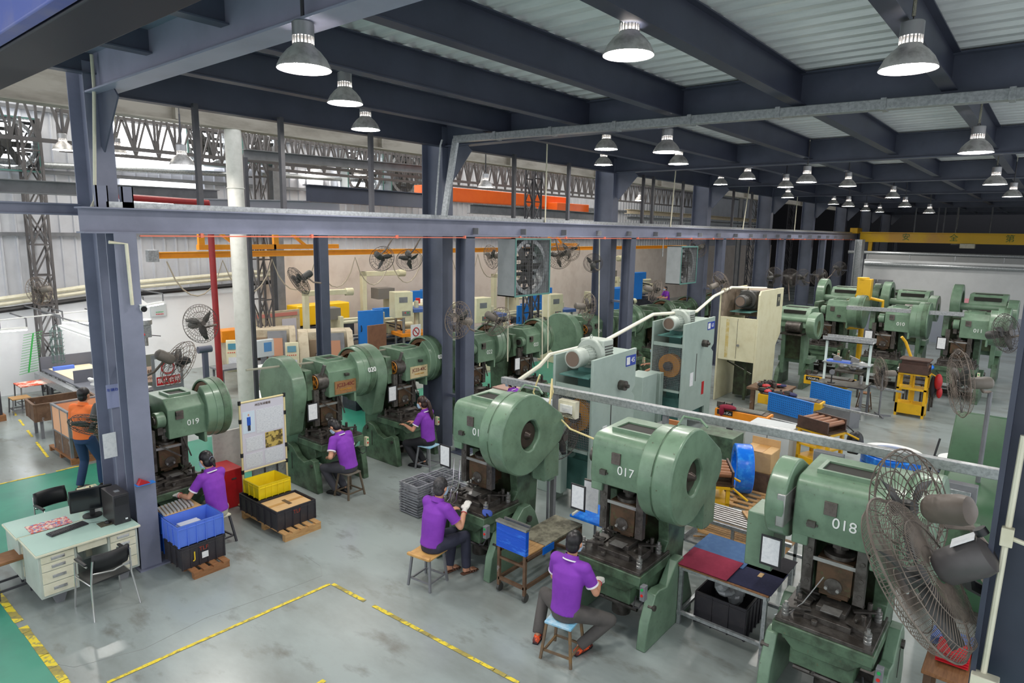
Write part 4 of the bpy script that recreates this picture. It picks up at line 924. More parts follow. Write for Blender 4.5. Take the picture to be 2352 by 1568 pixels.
pallet('pale wooden pallet under the black TLF crate', 5.08, 5.72, 8.68, 10.0, .12, 5)
crate('black crate lettered TLF filled with flat cartons', 5.06, 5.76, 8.86, 9.46, .12, .44, bk, 'TLF')
t = thing('carton_stack', 'flattened brown cartons inside the black TLF crate', 'cartons', (5.41,9.16,.15)); obj('cartons', G().bx(-.31,.31,-.26,.26,0,.27), card, t, .01); obj('tape_strip', G().bx(-.3,.3,-.03,.03,.27,.274), mat('parcel_tape', (184,140,84), .35), t); obj('stamp', G().bx(-.03,.03,-.12,.1,.275,.277), mat('dark_print', (90,70,50)), t)
crate('black crate under the yellow crate', 5.08, 5.72, 9.5, 10.06, .12, .42, bk)
crate('bright yellow crate on top of a black one', 5.14, 5.72, 9.52, 10.02, .422, .66, yelbin)
one('carton_piece', G().bx(5.3,5.6,9.62,9.9,.435,.50), card, 'brown carton lying in the yellow crate', 'carton')
# notice board
Y = 10.3; a = pY(549, 925, Y); b = pY(652, 907, Y); c = pY(652, 1052, Y); zt = (a.z+b.z)/2; zb = pY(556, 1085, Y).z
t = thing('notice_board', 'standing notice board with papers in a cream tube frame', 'notice board', ((a.x+b.x)/2, Y, 0)); w = (b.x-a.x)/2
cp = mat('cream_tube', (226,210,160), .45)
obj('frame', G().cyl((-w,0,0),(-w,0,zt+.02),.017,n=8).cyl((w,0,0),(w,0,zt+.02),.017,n=8).cyl((-w,0,zt),(w,0,zt),.017,n=8).cyl((-w,0,zb),(w,0,zb),.017,n=8).cyl((-w,-.25,.02),(-w,.25,.02),.017,n=8).cyl((w,-.25,.02),(w,.25,.02),.017,n=8).cyl((-w,0,.02),(w,0,.02),.017,n=8), cp, t)
g = G()
for s in (-1,1):
    for z in (zt, zt-.32, zb+.3, zb): g.cyl((s*w,0,z-.035),(s*w,0,z+.035),.026,n=8)
obj('clamps', g, black, t); obj('board', G().bx(-w+.02,w-.02,-.006,.006,zb+.02,zt-.02), mat('lilac_board', (206,204,216), .5), t)
hh = zt-zb; grey_sheet = mat('printed_sheet', (216,220,226), .6, 0, (176,182,192), 3, .7, .5, .58, stretch=(8,1,50))
for (x0,x1,q0,q1,m) in ((-.9,-.38,.55,.86,mat('photo_paper', (206,222,236), .4)),(-.32,.9,.52,.86,grey_sheet),(-.8,-.05,.28,.48,grey_sheet),(.05,.85,.27,.5,mat('brassy_photo', (196,172,96), .4, 0, (70,60,40), 9, .9, .5, .55)),(-.85,-.1,.04,.24,grey_sheet),(0,.85,.04,.24,grey_sheet)):
    obj('pinned_sheet', G().bx(x0*w,x1*w,-.010,-.006,zb+q0*hh,zb+q1*hh), m, t)
pic = obj('portrait_figure', G().bx(-.72*w,-.56*w,-.013,-.010,zb+.66*hh,zb+.78*hh), mat('blue_ink2', (40,90,190)), t); obj('portrait_head', G().ell((-.64*w,-.011,zb+.81*hh),.014,.003,.02), skin, pic); obj('portrait_legs', G().bx(-.70*w,-.58*w,-.013,-.010,zb+.58*hh,zb+.66*hh), navy, pic)
txt(t, '冲压车间看板', .05, MX.Translation((0,-.012,zt-.05*hh-.02)) @ FRONT, mat('dark_print', (90,70,50)), 'heading_lettering')
t = thing('hand_trolley', 'grey folded hand trolley before the notice board', 'trolley', (5.85,10.35,0)); obj('frame', G().tube([(-.12,0,0),(-.12,0,.75),(-.1,0,.8),(.1,0,.8),(.12,0,.75),(.12,0,0)], .012), darkgrey, t); obj('panel', G().bx(-.35,.3,.02,.04,.1,.62), galv, t)
t = thing('red_cabinet', 'red steel box on the floor behind the woman at press 019', 'cabinet', (5.22,10.75,0)); obj('body', G().bx(-.17,.17,-.25,.3,0,.68), red, t, .008); obj('handle', G().bx(-.03,.05,-.26,-.25,.5,.53), dsteel, t)
t = thing('white_textured_panel', 'pale patterned panel leaning behind press 019', 'panel', (5.5,11.25,0)); obj('panel', G().bx(-.25,.3,-.02,.02,0,1.15), mat('diamond_panel', (206,202,196), .5, 0, (180,176,170), 14, .6), t)
for i, (x, y) in enumerate(((3.75,9.86),(5.0,10.5))): one('wooden_stick', G().bar((x,y,0),(x+.08,y+.1,.55),.02), wood, ('short wooden stick leaning behind the blue crates','wooden stick leaning by the red cabinet')[i], 'stick')
# ================================================================ METAL FRAME STACKS BY PRESS 016
fs = mat('zinc_frames', (168,170,178), .35, .6, (108,108,116), 10, .6)
def frame_g(w, d):
    g = G(); g.plate_hole([(-w,-d),(w,-d),(w,d),(-w,d)], [(-w+.03,-d+.03),(w-.03,-d+.03),(w-.03,d-.03),(-w+.03,d-.03)], 'z', 0, .022); g.bx(-.012,.012,-d,d,0,.02); g.bx(-w,w,.05,.07,0,.02); return g
base = None; k = 0
for sx, (cx_, cy_, n) in enumerate(((7.28,8.02,12),(7.85,8.0,11),(7.5,7.45,11))):
    for i in range(n):
        lab = ('zinc frame in the leftmost stack beside press 016','zinc frame in the rear stack beside press 016','zinc frame in the stack nearest the seated man')[sx]
        if base is None: base = one('welded_grid', frame_g(.27,.24), fs, lab, 'metal frame', 'stacked zinc frames'); o = base
        else: o = dup(base, (0,0,0), 0, lab)
        ORD = ('bottom','second','third','fourth','fifth','sixth','seventh','eighth','ninth','tenth','eleventh','twelfth'); o['label'] = ORD[i]+' '+lab.replace('zinc frame in', 'zinc frame from the floor in'); o['group'] = lab; o.location = (cx_+random.uniform(-.01,.01), cy_+random.uniform(-.01,.01), .02+i*.046); o.rotation_euler = (0,0,R(random.uniform(-2,2)))
# ================================================================ TROLLEY WITH BLUE FILM, between 016 and 017
t = thing('steel_trolley', 'rusty steel trolley wrapped in blue film between two presses', 'trolley', (0,0,0))
x0, x1, y0, y1 = 6.22, 7.5, 4.86, 5.30
for x in (x0,x1):
    for y in (y0,y1): obj('upright', G().bx(x-.02,x+.02,y-.02,y+.02,.1,1.0 if x == x0 else .62), rust, t)
obj('frame_rail', G().bar((x0,y0,.6),(x1,y0,.6),.04).bar((x0,y1,.6),(x1,y1,.6),.04).bar((x0,y0,.2),(x1,y0,.2),.04).bar((x0,y1,.2),(x1,y1,.2),.04).bar((x0,y0,.2),(x0,y1,.2),.04).bar((x1,y0,.2),(x1,y1,.2),.04).bar((x0,y0,.5),(x0,y1,.5),.03), rust, t)
obj('deck', G().bx(x0+.05,x0+.42,y0,y1,.625,.64), wood, t); obj('worn_deck', G().bx(x0+.42,x1+.02,y0-.02,y1+.02,.625,.65), mat('stained_board', (150,146,126), .6, 0, (90,86,72), 7, .9, .42, .6), t)
obj('top_bar', G().bx(x0-.04,x0+.04,y0-.04,y1+.04,1.0,1.03).bar((x0+.1,y0,1.02),(x0+.1,y1,1.02),.03), steel, t)
obj('blue_film', G().bx(x0-.03,x0+.03,y0-.03,y1+.03,.66,.99), mat('blue_film_dark', (16,84,206), .14, 0, (70,150,250), 8, .8, .55, .72, bump=1., stretch=(1,.4,2.2)), t); obj('film_scrap', G().bx(x0+.35,x0+.6,y0-.03,y0-.02,.54,.64), bluefilm, t)
for x in (x0+.02,x1-.02):
    for y in (y0,y1): obj('castor', G().cyl((x,y-.018,.055),(x,y+.018,.055),.055,n=16).bx(x-.02,x+.02,y-.025,y+.025,.08,.12), dmotor, t)
t = thing('film_covered_tray', 'bright blue film stretched over a tray left of press 017', 'tray', (7.75,4.78,0)); obj('tray', G().bx(-.28,.3,-.42,.25,.72,.76), bluefilm, t, .008); obj('edge_strip', G().bar((-.28,.2,.77),(.3,.26,.77),.03), ivory, t); obj('leg', G().bx(-.22,-.19,-.3,-.27,0,.72), greypaint, t); obj('leg', G().bx(.2,.23,.1,.13,0,.72), greypaint, t)
t = thing('job_sheet_holder', 'white job sheet hanging left of press 017', 'paper', (6.95,4.36,1.42)); obj('sheet', G().bx(-.005,.0,-.12,.1,-.24,.18), paper, t); obj('clip', G().bx(-.01,.01,-.12,.1,.17,.19), dsteel, t)
# blue glove on press 016 table
g = G(); hand(g, (0,0,.03), (0,-1,.1), (0,0,1), 1, .7, .008); o = one('blue_glove', g, mat('blue_cloth_glove', (56,80,160), .8), 'blue glove lying on the table of press 016', 'glove'); o.location = (6.36,5.72,.95); remesh(o, .006, 2)
# ================================================================ CARPET TABLE
t = thing('steel_table', 'grey steel table covered with coloured carpet tiles', 'table', (0,0,0)); x0,x1,y0,y1 = 7.1,8.1,2.06,3.16
for x in (x0+.04,x1-.04):
    for y in (y0+.04,y1-.04): obj('leg', G().bx(x-.022,x+.022,y-.022,y+.022,0,.78), galv, t)
obj('tabletop', G().bx(x0,x1,y0,y1,.775,.795), wood2, t, .003); obj('top_frame', G().bx(x0+.02,x0+.05,y0,y1,.73,.775).bx(x1-.05,x1-.02,y0,y1,.73,.775).bx(x0,x1,y0+.02,y0+.05,.73,.775).bx(x0,x1,y1-.05,y1-.02,.73,.775), galv, t)
obj('stretcher', G().bx(x0+.02,x0+.06,y0,y1,.14,.18).bx(x1-.06,x1-.02,y0,y1,.14,.18).bx(x0,x1,y0+.02,y0+.06,.14,.18).bx(x0,x1,y1-.06,y1-.02,.14,.18), galv, t)
for n_, c_, a_, lab in (('carpet_tile',(36,34,40),(7.6,8.14,2.05,2.56),'black carpet tile at the far right of the steel table'),('carpet_tile',(30,32,66),(7.12,7.75,2.04,2.6),'navy carpet tile at the near right of the steel table')):
    one(n_, G().bx(*a_,.796,.803), mat('carpet_'+str(c_[0]), c_, .95, 0, tuple(min(255,v+14) for v in c_), 30, .5), lab, 'carpet tile', bevel=.002)
one('carpet_tile', G().bx(7.5,8.15,2.5,3.2,.805,.812), mat('carpet_blue', (66,98,142), .95, 0, (84,116,158), 14, .6), 'blue carpet tile on the steel table', 'carpet tile'); one('carpet_tile', G().bx(7.08,7.62,2.54,3.18,.814,.822), mat('carpet_red', (134,30,60), .95, 0, (150,44,72), 14, .6), 'dark red carpet tile on the steel table', 'carpet tile')
t = crate('black crate with clear plastic under the carpet table', 7.3, 7.95, 2.35, 3.0, 0, .42, bk)
g = G()
rnd = random.Random(3)
for i in range(7): g.ell((rnd.uniform(-.2,.2),rnd.uniform(-.2,.2),rnd.uniform(-.03,.06)), rnd.uniform(.08,.16),rnd.uniform(.08,.14),rnd.uniform(.05,.1), MX.Rotation(rnd.uniform(0,2),4,'X'), 9, 6)
pm = mat('clear_plastic', (196,200,204), .15); pm.node_tree.nodes['Principled BSDF'].inputs['Transmission Weight'].default_value = .5
o = one('plastic_bag', g, pm, 'crumpled clear plastic bag in the black crate', 'plastic bag', loc=(7.62,2.68,.44), smooth=10)
one('paper_scraps', G().bx(-.05,.06,-.02,.03,0,.003), card, 'yellow paper scrap on the black carpet tile', 'paper', loc=(7.5,2.28,.8045))
# profile rack behind the carpet table
t = thing('profile_rack', 'grey steel rack holding strips and a plywood sheet behind the carpet table', 'rack', (0,0,0))
for x in (8.75,9.35):
    for y in (2.4,3.1,3.9): obj('post', G().bx(x-.02,x+.02,y-.02,y+.02,0,.72), galv, t)
obj('rails', G().bar((8.75,2.3,.7),(8.75,4.0,.7),.05).bar((9.35,2.3,.7),(9.35,4.0,.7),.05).bar((8.75,2.3,.3),(8.75,4.0,.3),.04).bar((9.35,2.3,.3),(9.35,4.0,.3),.04), galv, t); g = G()
for i in range(7): g.bar((8.8+i*.07,2.5,.74),(8.8+i*.07,4.1,.74),.035,.02)
obj('metal_strips', g, steel, t); obj('lower_board', G().bx(8.7,9.3,2.4,3.6,.5,.52), wood, t)
one('plywood_sheet', G().bx(-.3,.3,-.3,.3,0,.02), wood, 'square plywood sheet lying skewed on the grey rack', 'board', loc=(9.2,2.75,.76)).rotation_euler = (0,0,R(38))
t = thing('scrap_tray', 'open tray of metal scrap on the floor rack', 'tray', (8.8,3.5,.32)); obj('tray', G().bx(-.12,.3,-.3,.3,0,.02).bx(-.12,.3,-.3,-.28,0,.1).bx(-.12,.3,.28,.3,0,.1), galv, t); obj('scrap', G().bar((-.05,-.2,.05),(.2,.1,.08),.03).bar((.0,.2,.05),(.2,-.15,.06),.02), wood, t)
t = thing('wire_fork', 'long bent wire fork hanging left of press 018', 'tool', pz(1800,1390,1.0)); obj('prongs', G().tube([(0,-.35,.45),(0,-.18,.1),(0,-.1,.0),(0,.05,-.02)],.006).tube([(0,-.1,0),(.03,.02,-.12)],.006).tube([(0,-.12,.02),(-.03,-.02,-.14)],.006).tube([(0,-.1,0),(0,.08,-.14)],.006), chrome, t)
# table right of 018 with the red cloth
t = thing('wooden_bench', 'dark wooden bench behind the big fan', 'bench', (7.35,.25,0))
obj('top', G().bx(-.4,.4,-.35,.3,.66,.70), wood2, t, .006)
for a in (-.35,.35):
    for b in (-.3,.25): obj('leg', G().bx(a-.03,a+.03,b-.03,b+.03,0,.66), rust, t)
g = G()
for i in range(5): g.loft([((0,-.15,.02+i*.022),.17-.008*i,.014,(1,0,0),(0,0,1)),((0,.12,.02+i*.022),.18-.008*i,.014,(1,0,0),(0,0,1))], 14)
one('red_cloth', g, mat('red_cloth', (198,22,36), .8), 'folded bright red cloth on the bench behind the fan', 'cloth', loc=(7.35,.35,.705)); one('cardboard_box', G().bx(-.15,.2,-.12,.12,0,.28), card, 'open cardboard box on the bench behind the fan', 'box', loc=(7.6,.05,.705))
one('blue_tray', G().bx(-.12,.12,-.2,.15,0,.08), dbluebin, 'dark blue tray behind the red cloth', 'tray', loc=(7.62,.4,.705))
# ================================================================ PENDANT LAMPS
lampm_shade = mat('lamp_shade_grey', (205,202,200), .42, .5, (112,106,102), 9, .6)
def make_lamp():
    t = thing('pendant_lamp', 'lamp', 'ceiling lamp')
    obj('shade', G().lathe([(.212,.012),(.225,0),(.222,.02),(.19,.085),(.14,.145),(.092,.185),(.088,.2)], 28), lampm_shade, t)
    g = G().lathe([(.07,.2),(.07,.26)], 20)
    for i in range(18): q = 2*math.pi*i/18; g.bar((.083*math.cos(q),.083*math.sin(q),.195),(.083*math.cos(q),.083*math.sin(q),.262),.012)
    obj('vents', g, lampm_shade, t); obj('driver_housing', G().lathe([(0,.262),(.09,.262),(.09,.37),(.082,.378),(0,.38)], 24), mat('lamp_top_silver', (176,176,178), .35, .7), t)
    obj('lens', G().lathe([(.205,.012),(.12,.004),(0,.0)], 28), lampm, t); obj('hook', G().torus((0,0,.40),(1,0,0),.02,.005,12,5), dsteel, t)
    return t
LP = [(699,160,122,'nearest of the round lamps, at upper left under the grey girder'),(1443,128,117,'large round lamp at the top middle'),(2085,160,123,'large round lamp at the top right'),
 (793,238,80,'second lamp of the left row, just right of the nearest one'),(840,298,65,'third lamp of the left row, above the first wide window bay'),(1392,343,53,'upper of two lamps above each other under the cable tray'),
 (1386,379,42,'lower of two lamps above each other before the third column'),(1531,350,62,'lamp hooked to the cable tray with a green tie'),(1558,377,46,'lamp half hidden behind the lamp with the green tie'),
 (1655,424,32,'small lamp in front of the fourth column'),(1716,411,38,'lamp just right of the fourth column'),(1852,419,44,'lamp on a bent white conduit at mid distance'),(1804,430,35,'lamp left of the one on the bent conduit'),
 (1809,454,28,'small lamp directly below its neighbour before the fifth column'),(2241,351,70,'medium lamp at the right below the cable tray'),(1947,428,37,'lamp right of the bent conduit lamp'),(2285,424,47,'upper of the lamps at the right edge in the far row'),
 (2325,452,38,'lamp partly cut at the right edge of the view'),(2050,454,31,'small lamp above the yellow crane beam, middle one'),(2078,475,27,'small lamp on a crooked conduit above the yellow crane'),(2134,489,24,'small lamp low above the yellow crane at its right part'),
 (1988,484,21,'bright small lamp just above the left end of the yellow crane'),(2020,487,20,'tiny lamp beside the bright small one above the crane'),(1948,474,27,'small lamp on a slanted white conduit'),(1914,469,23,'small lamp left of the slanted conduit lamp'),
 (146,345,44,'lamp before the bright left wall, furthest left'),(270,352,40,'lamp half hidden behind the first column'),(419,380,55,'dark lamp in front of the glowing wall sheets'),(724,390,27,'small lamp before the left hall ribbed wall'),
 (827,402,30,'lamp in front of a louvred exhaust fan'),(1115,430,36,'lamp hanging just right of the second column'),(1469,461,23,'lamp seen just right of the third column'),(2193,562,17,'tiny lamp under the yellow crane beam in the dark hall')]
PL = make_lamp()
for i, (x, y, w, lab) in enumerate(LP):
    L = lab if 'lamp' in lab.split(',')[0] else lab
    p = pD(x, y, FPX*.45/w); o = PL if i == 0 else dup(PL, p)
    o.location = p; o['label'] = 'round grey '+L if not L.startswith(('nearest','upper','lower')) else L; o['group'] = 'round pendant lamps'
    o.rotation_euler = (0,0,random.uniform(0,3))
    top = ZD if p.y < 10.2 else 10.15
    obj('suspension_cord', G().tube([(0,0,.42),(0,0,(top-p.z+.42)/2),(0,0,top-p.z)], .009 if i % 2 else .016, 6), ivory if i % 3 else darkgrey, o)
# far dark lamps beyond the crane
for i,(x,y,w) in enumerate(((1968,0,0),)): pass
# ================================================================ INDUSTRIAL FANS
def fan_parts(t, r=.37, n=40, cagem=None, bladem=None, motorm=None, blades=3, ml=.26):
    cagem = cagem or wire; bladem = bladem or dmotor; motorm = motorm or motor
    g = G()
    for sgn, dep in ((1,.075),(-1,.085)):
        for i in range(n):
            q = 2*math.pi*(i+.3*(sgn < 0))/n; c, s = math.cos(q), math.sin(q)
            g.tube([(c*.06,s*.06,sgn*dep*1.02),(c*r*.55,s*r*.55,sgn*dep),(c*r*.88,s*r*.88,sgn*dep*.75),(c*r,s*r,0)], .0019*(r/.37)*(1.7 if n < 40 else 1.), 3)
        for q in (.3,.62,.9): g.torus((0,0,sgn*dep*(1 if q < .8 else .7)),(0,0,1), r*q, .0028*(1.6 if n < 40 else 1), 28, 4)
    g.torus((0,0,0),(0,0,1), r, .006, 36, 5); g.cyl((0,0,.075),(0,0,.085),.055,n=14)
    obj('cage', g, cagem, t)
    g = G().cyl((0,0,-.03),(0,0,.05),.045,n=12)
    for k in range(blades):
        a = 2*math.pi*k/blades+.5; vs = []; m = 5
        for j in range(m+1):
            rr = .04+(r*.86-.04)*j/m; w = (.05+.075*math.sin(math.pi*min(1,(j+.6)/m)))*(r/.37); sw = .25*j/m
            for e in (-1,1):
                b = a+sw+e*w/rr*.55 if rr > .1 else a+e*.5; vs.append((rr*math.cos(b), rr*math.sin(b), e*.022))
        g.add(vs, [(2*j,2*j+1,2*j+3,2*j+2) for j in range(m)])
    b = obj('blades', g, bladem, t); sm = b.modifiers.new('thick','SOLIDIFY'); sm.thickness = .004
    obj('motor', G().loft([((0,0,-.09),.055,.055,(1,0,0),(0,1,0)),((0,0,-.12),.078,.078,(1,0,0),(0,1,0)),((0,0,-.12-ml*.7),.085,.085,(1,0,0),(0,1,0)),((0,0,-.12-ml*.9),.075,.075,(1,0,0),(0,1,0)),((0,0,-.12-ml),.04,.04,(1,0,0),(0,1,0))], 18), motorm, t)
def make_fan(label, M, **k):
    t = thing('wall_fan', label, 'fan', M=M, group=None); fan_parts(t, **k); return t
def world_dir(dx, dy, dz=0): return (CR*dx + CU*dy - CF*dz)
def pix_dir(x, y, dx, dy, dz):                     # directions as they look along the sight line through a point
    f = ray(x, y).normalized(); r = f.cross(CU).normalized(); u = r.cross(f); return (r*dx + u*dy - f*dz).normalized()      # picture right, picture up, towards the camera
def arm(t, pts, r=.02, m=None):
    Mi = t.matrix_world.inverted(); o = obj('arm', G().tube([Mi @ V(p) for p in pts], r, 8), m or wire, t); return o
# two big fans on the right hand column
c = pD(2108, 1322, 2.95); BD = pix_dir(2108,1322,-.84,-.44,-.30); t = make_fan('largest fan, its dusty cage tilted across the right side', look(c, BD), r=.365, n=84, cagem=wire, motorm=mat('charcoal_motor', (84,80,80), .45, 0, (68,64,64), 6, .6), ml=.20)
mp = c - BD*.22
arm(t, [mp+V((0,0,-.05)), pD(2225,1340,2.95), pD(2290,1375,3.0), pD(2352,1400,3.1), pD(2400,1405,3.4)], .028, dmotor)
obj('rating_sticker', G().prism([(-.05,.0),(.05,.0),(.05,.1),(-.05,.1)], 'z', 0, .002, MX.Translation((0,.0865,-.25)) @ MX.Rotation(R(-90),4,'X') @ MX.Translation((.0,-.05,0))), paper, t)
obj('speed_knob', G().cyl((0,.08,-.33),(0,.11,-.33),.026,n=16), black, t); obj('arm_tape', G().cyl(t.matrix_world.inverted() @ pD(2300,1380,3.0), t.matrix_world.inverted() @ pD(2318,1386,3.02), .031, n=12), yellow, t)
c = pD(2088, 1165, 3.75); t = make_fan('upper fan with an open wire cage beside the right column', look(c, pix_dir(2088,1165,-.86,-.06,-.48)), r=.33, n=27, ml=.22, motorm=mat('brown_dusty_motor', (120,108,98), .5, 0, (98,88,80), 6, .6))
arm(t, [pD(2165,1205,3.8), pD(2230,1210,3.8), pD(2262,1250,3.8), pD(2262,1330,3.7), pD(2300,1380,3.5)], .022)
FANS = [ # x, y, depth, radius, (right, up, toward), motor, label, arm end pixel+depth
 (213,977,10.2,.34,(-.25,-.95,.35),'d','dark wall fan on the first column facing the floor',(285,965,10.1),32),
 (410,834,10.2,.38,(.8,-.42,-.42),'m','wall fan with a bulky brown motor right of the first column',(325,868,10.2),22),
 (462,743,13.5,.40,(.55,.1,.85),'d','big open fan beside the red pipe',(497,745,13.6),36),
 (90,668,17.5,.38,(-.6,-.2,-.7),'m','fan on the lattice column by the white wall',(95,700,17.7),26),
 (686,645,15.0,.36,(-.75,-.55,.3),'d','fan mounted on the slim dark column',(738,650,15.0),36),
 (877,594,17.0,.34,(.35,-.3,-.85),'d','left of two fans hanging side by side over the moulding machines',(903,545,17.0),22),
 (940,597,17.0,.34,(.1,-.55,.8),'d','right of two fans hanging side by side over the moulding machines',(966,545,17.0),40),
 (1052,735,13.2,.38,(-.7,.1,.65),'m','open wire fan on the small column beside press 021',(1090,760,13.2),26),
 (1142,738,14.5,.36,(.6,-.45,-.6),'m','fan with a drum shaped motor above press 022',(1110,745,14.6),22),
 (1128,590,18.0,.34,(-.8,-.2,.5),'m','fan partly hidden left of the boxed exhaust fan',(1150,600,18),24),
 (1283,590,17.5,.34,(-.1,-.3,.95),'m','left fan of the overlapping pair right of the exhaust box',(1276,545,17.5),30),
 (1308,575,18.0,.30,(.3,.2,-.9),'m','right fan of the overlapping pair right of the exhaust box',(1330,560,18),24),
 (1362,604,18.5,.27,(.0,.2,-1),'d','dark round fan behind the grey brown post',(1375,620,18.5),60),
 (1352,705,16.0,.34,(.85,-.1,-.4),'m','fan with pale motor above the flywheel of press 024',(1328,720,16),26),
 (1603,570,24.0,.34,(-.4,-.2,-.8),'m','distant fan between the second boxed exhaust and a white conduit',(1618,560,24),22),
 (1505,668,19.0,.34,(.8,-.3,-.4),'m','fan beside the third small column over press 025',(1490,690,19),22),
 (1655,650,19.0,.36,(.7,.3,-.5),'m','fan right of the blue columns above the cream machine',(1625,655,19),26),
 (1778,636,25.0,.38,(.55,.1,-.8),'d','leftmost of three dark fans in a row on the far columns',(1765,640,25),60),
 (1815,638,27.0,.38,(.3,.0,.9),'d','middle one of three dark fans in a row on the far columns',(1813,690,27),60),
 (1845,637,29.0,.38,(.5,.1,.8),'d','rightmost of three dark fans in a row on the far columns',(1860,650,29),50),
 (1881,636,27.0,.36,(-.5,.3,.8),'d','dark disc shaped fan left of the far yellow lifter',(1880,690,27),60),
 (1927,618,30.0,.36,(.5,-.3,.75),'d','topmost of the far dark fans near the rear presses',(1900,640,30),60),
 (2205,880,8.8,.46,(-.96,-.05,.25),'m','standing fan at the right edge with a big grey drum motor',(2275,900,8.8),40),
 (2312,765,12.5,.38,(.8,.1,.5),'d','dark fan at the right edge above the standing fan',(2345,770,12.5),36),
 (1290,1002,9.9,.36,(.6,-.2,.55),'d','dark fan on a pole beside the sage machine marked 45',(1262,1010,9.8),44)]
for x,y,dp,r,d,mm,lab,ae,n in FANS:
    c = pD(x,y,dp); D = pix_dir(x, y, *d); t = make_fan(lab, look(c, D), r=r, n=n, motorm=motor if mm == 'm' else dmotor, cagem=wire if mm == 'm' else mat('dark_wire', (74,68,64), .5))
    b = c - D*.2; e = pD(*ae); arm(t, [b, (b+e)/2+V((0,0,-.06)), e], .02)
def pole(t, x, y, z, r=.02, base=True, z0=.02):
    Mi = t.matrix_world.inverted(); g = G().cyl(Mi @ V((x,y,z0)), Mi @ V((x,y,z)), r, n=8); obj('pole', g, greypaint, t)
    if base:
        g = G()
        for k in range(4): a = R(30+90*k); g.bar(Mi @ V((x,y,.03)), Mi @ V((x+.3*math.cos(a),y+.3*math.sin(a),.02)), .05, .03)
        obj('foot', g, greypaint, t)
for o in list(COL.objects):
    lb = o.get('label', '')
    if lb.startswith('dark fan on a pole'): p = pD(1262,1010,9.8); pole(o, p.x, p.y, p.z)
    if lb.startswith('standing fan at the right'): p = pD(2275,900,8.8); pole(o, p.x, p.y, p.z, .03, False, 1.5)
c = pD(2022, 858, 16.9); t = make_fan('pedestal fan with a four footed stand before press 010', look(c, pix_dir(2022,858,-.95,-.05,.3)), r=.44, n=40, motorm=motor); b = pz(2018,955)
arm(t, [c-pix_dir(2022,858,-.95,-.05,.3)*.2, V((b.x,b.y,c.z-.1))], .025); pole(t, b.x, b.y, c.z-.1, .025)
# boxed exhaust fans hanging below the runway beam
def exhaust(label, c, yaw, w=.62, dpt=.42, M=None):
    t = thing('exhaust_fan', label, 'exhaust fan', c, yaw)
    g = G().bx(-dpt,0,-w,w,w-.03,w).bx(-dpt,0,-w,w,-w,-w+.03).bx(-dpt,0,w-.03,w,-w,w).bx(-dpt,0,-w,-w+.03,-w,w); 
    return t
def exh(label, a, yaw, w=.62, d=.44, lit=False):
    t = thing('exhaust_fan', label, 'exhaust fan', a, yaw)      # front (grille) towards -y
    obj('housing', G().bx(-w,w,0,d,w-.025,w).bx(-w,w,0,d,-w,-w+.025).bx(-w,-w+.02,0,d,-w,w).bx(w-.02,w,0,d,-w,w), mat('exhaust_grey', (172,178,180), .4, .3, (150,156,158), 4, .5), t)
    obj('front_frame', G().plate_hole([(-w,-w),(w,-w),(w,w),(-w,w)],[(-w+.04,-w+.04),(w-.04,-w+.04),(w-.04,w-.04),(-w+.04,w-.04)],'y',-.015,0), teal, t)
    g = G().plate_hole(circ(0,0,w*.98,32), circ(0,0,w*.84,32), 'y', .1, .3); obj('wind_ring', g, galv, t)
    g = G(); n = 16
    for i in range(n): q = -w+.05+(2*w-.1)*i/(n-1); g.bx(q-.003,q+.003,-.006,-.001,-w+.04,w-.04).bx(-w+.04,w-.04,-.006,-.001,q-.003,q+.003)
    obj('grille', g, darkgrey, t)
    g = G().cyl((0,.1,0),(0,.3,0),.12,n=16)
    for i in range(6): q = math.pi*i/3; g.bar((0,.2,0),(w*.8*math.cos(q),.22,w*.8*math.sin(q)),.16,.01,up=(0,1,.5))
    obj('impeller', g, dmotor, t); g = G()
    for i in range(7): z = -w+.1+(2*w-.2)*i/6; g.bar((-w+.03,d-.03,z),(w-.03,d-.03,z),.02,.09)
    g.bx(-.02,.02,.02,.05,-w,w); obj('shutter_blades', g, dmotor, t)
    if lit: obj('daylight_slot', G().bx(-w+.03,w-.03,d+.02,d+.03,-w+.03,w-.03), daym, t)
    return t
A = pY(1193, 612, 9.62)
exh('large boxed exhaust fan below the crane beam near press 023', V((A.x+.1, 9.3, A.z)), R(0), .66, .5)
one('fan_hanger', G().cyl((pY(1550,560,9.4).x-.4,9.6,4.1),(pY(1550,560,9.4).x-.4,9.6,4.69),.015,n=6), galv, 'short rod carrying the second boxed exhaust fan', 'hanger')
A = pY(1550, 607, 9.9); exh('second boxed exhaust fan, right of the third column', V((A.x, 9.4, A.z)), R(0), .62, .5)
for k,(x,lab) in enumerate(((10,'round exhaust fan at the far left wall edge'),(470,'louvred exhaust fan left of the thick pipe'),(590,'louvred exhaust fan right of the thick pipe'),(830,'louvred exhaust fan behind a hanging lamp'),(925,'darker louvred exhaust fan right of its lit neighbour'))):
    p = pY(x, 330 if x < 600 else 400, 22.2); exh(lab, V((p.x, 21.9, p.z)), 0, .72 if x < 600 else .9, .5, k != 4)
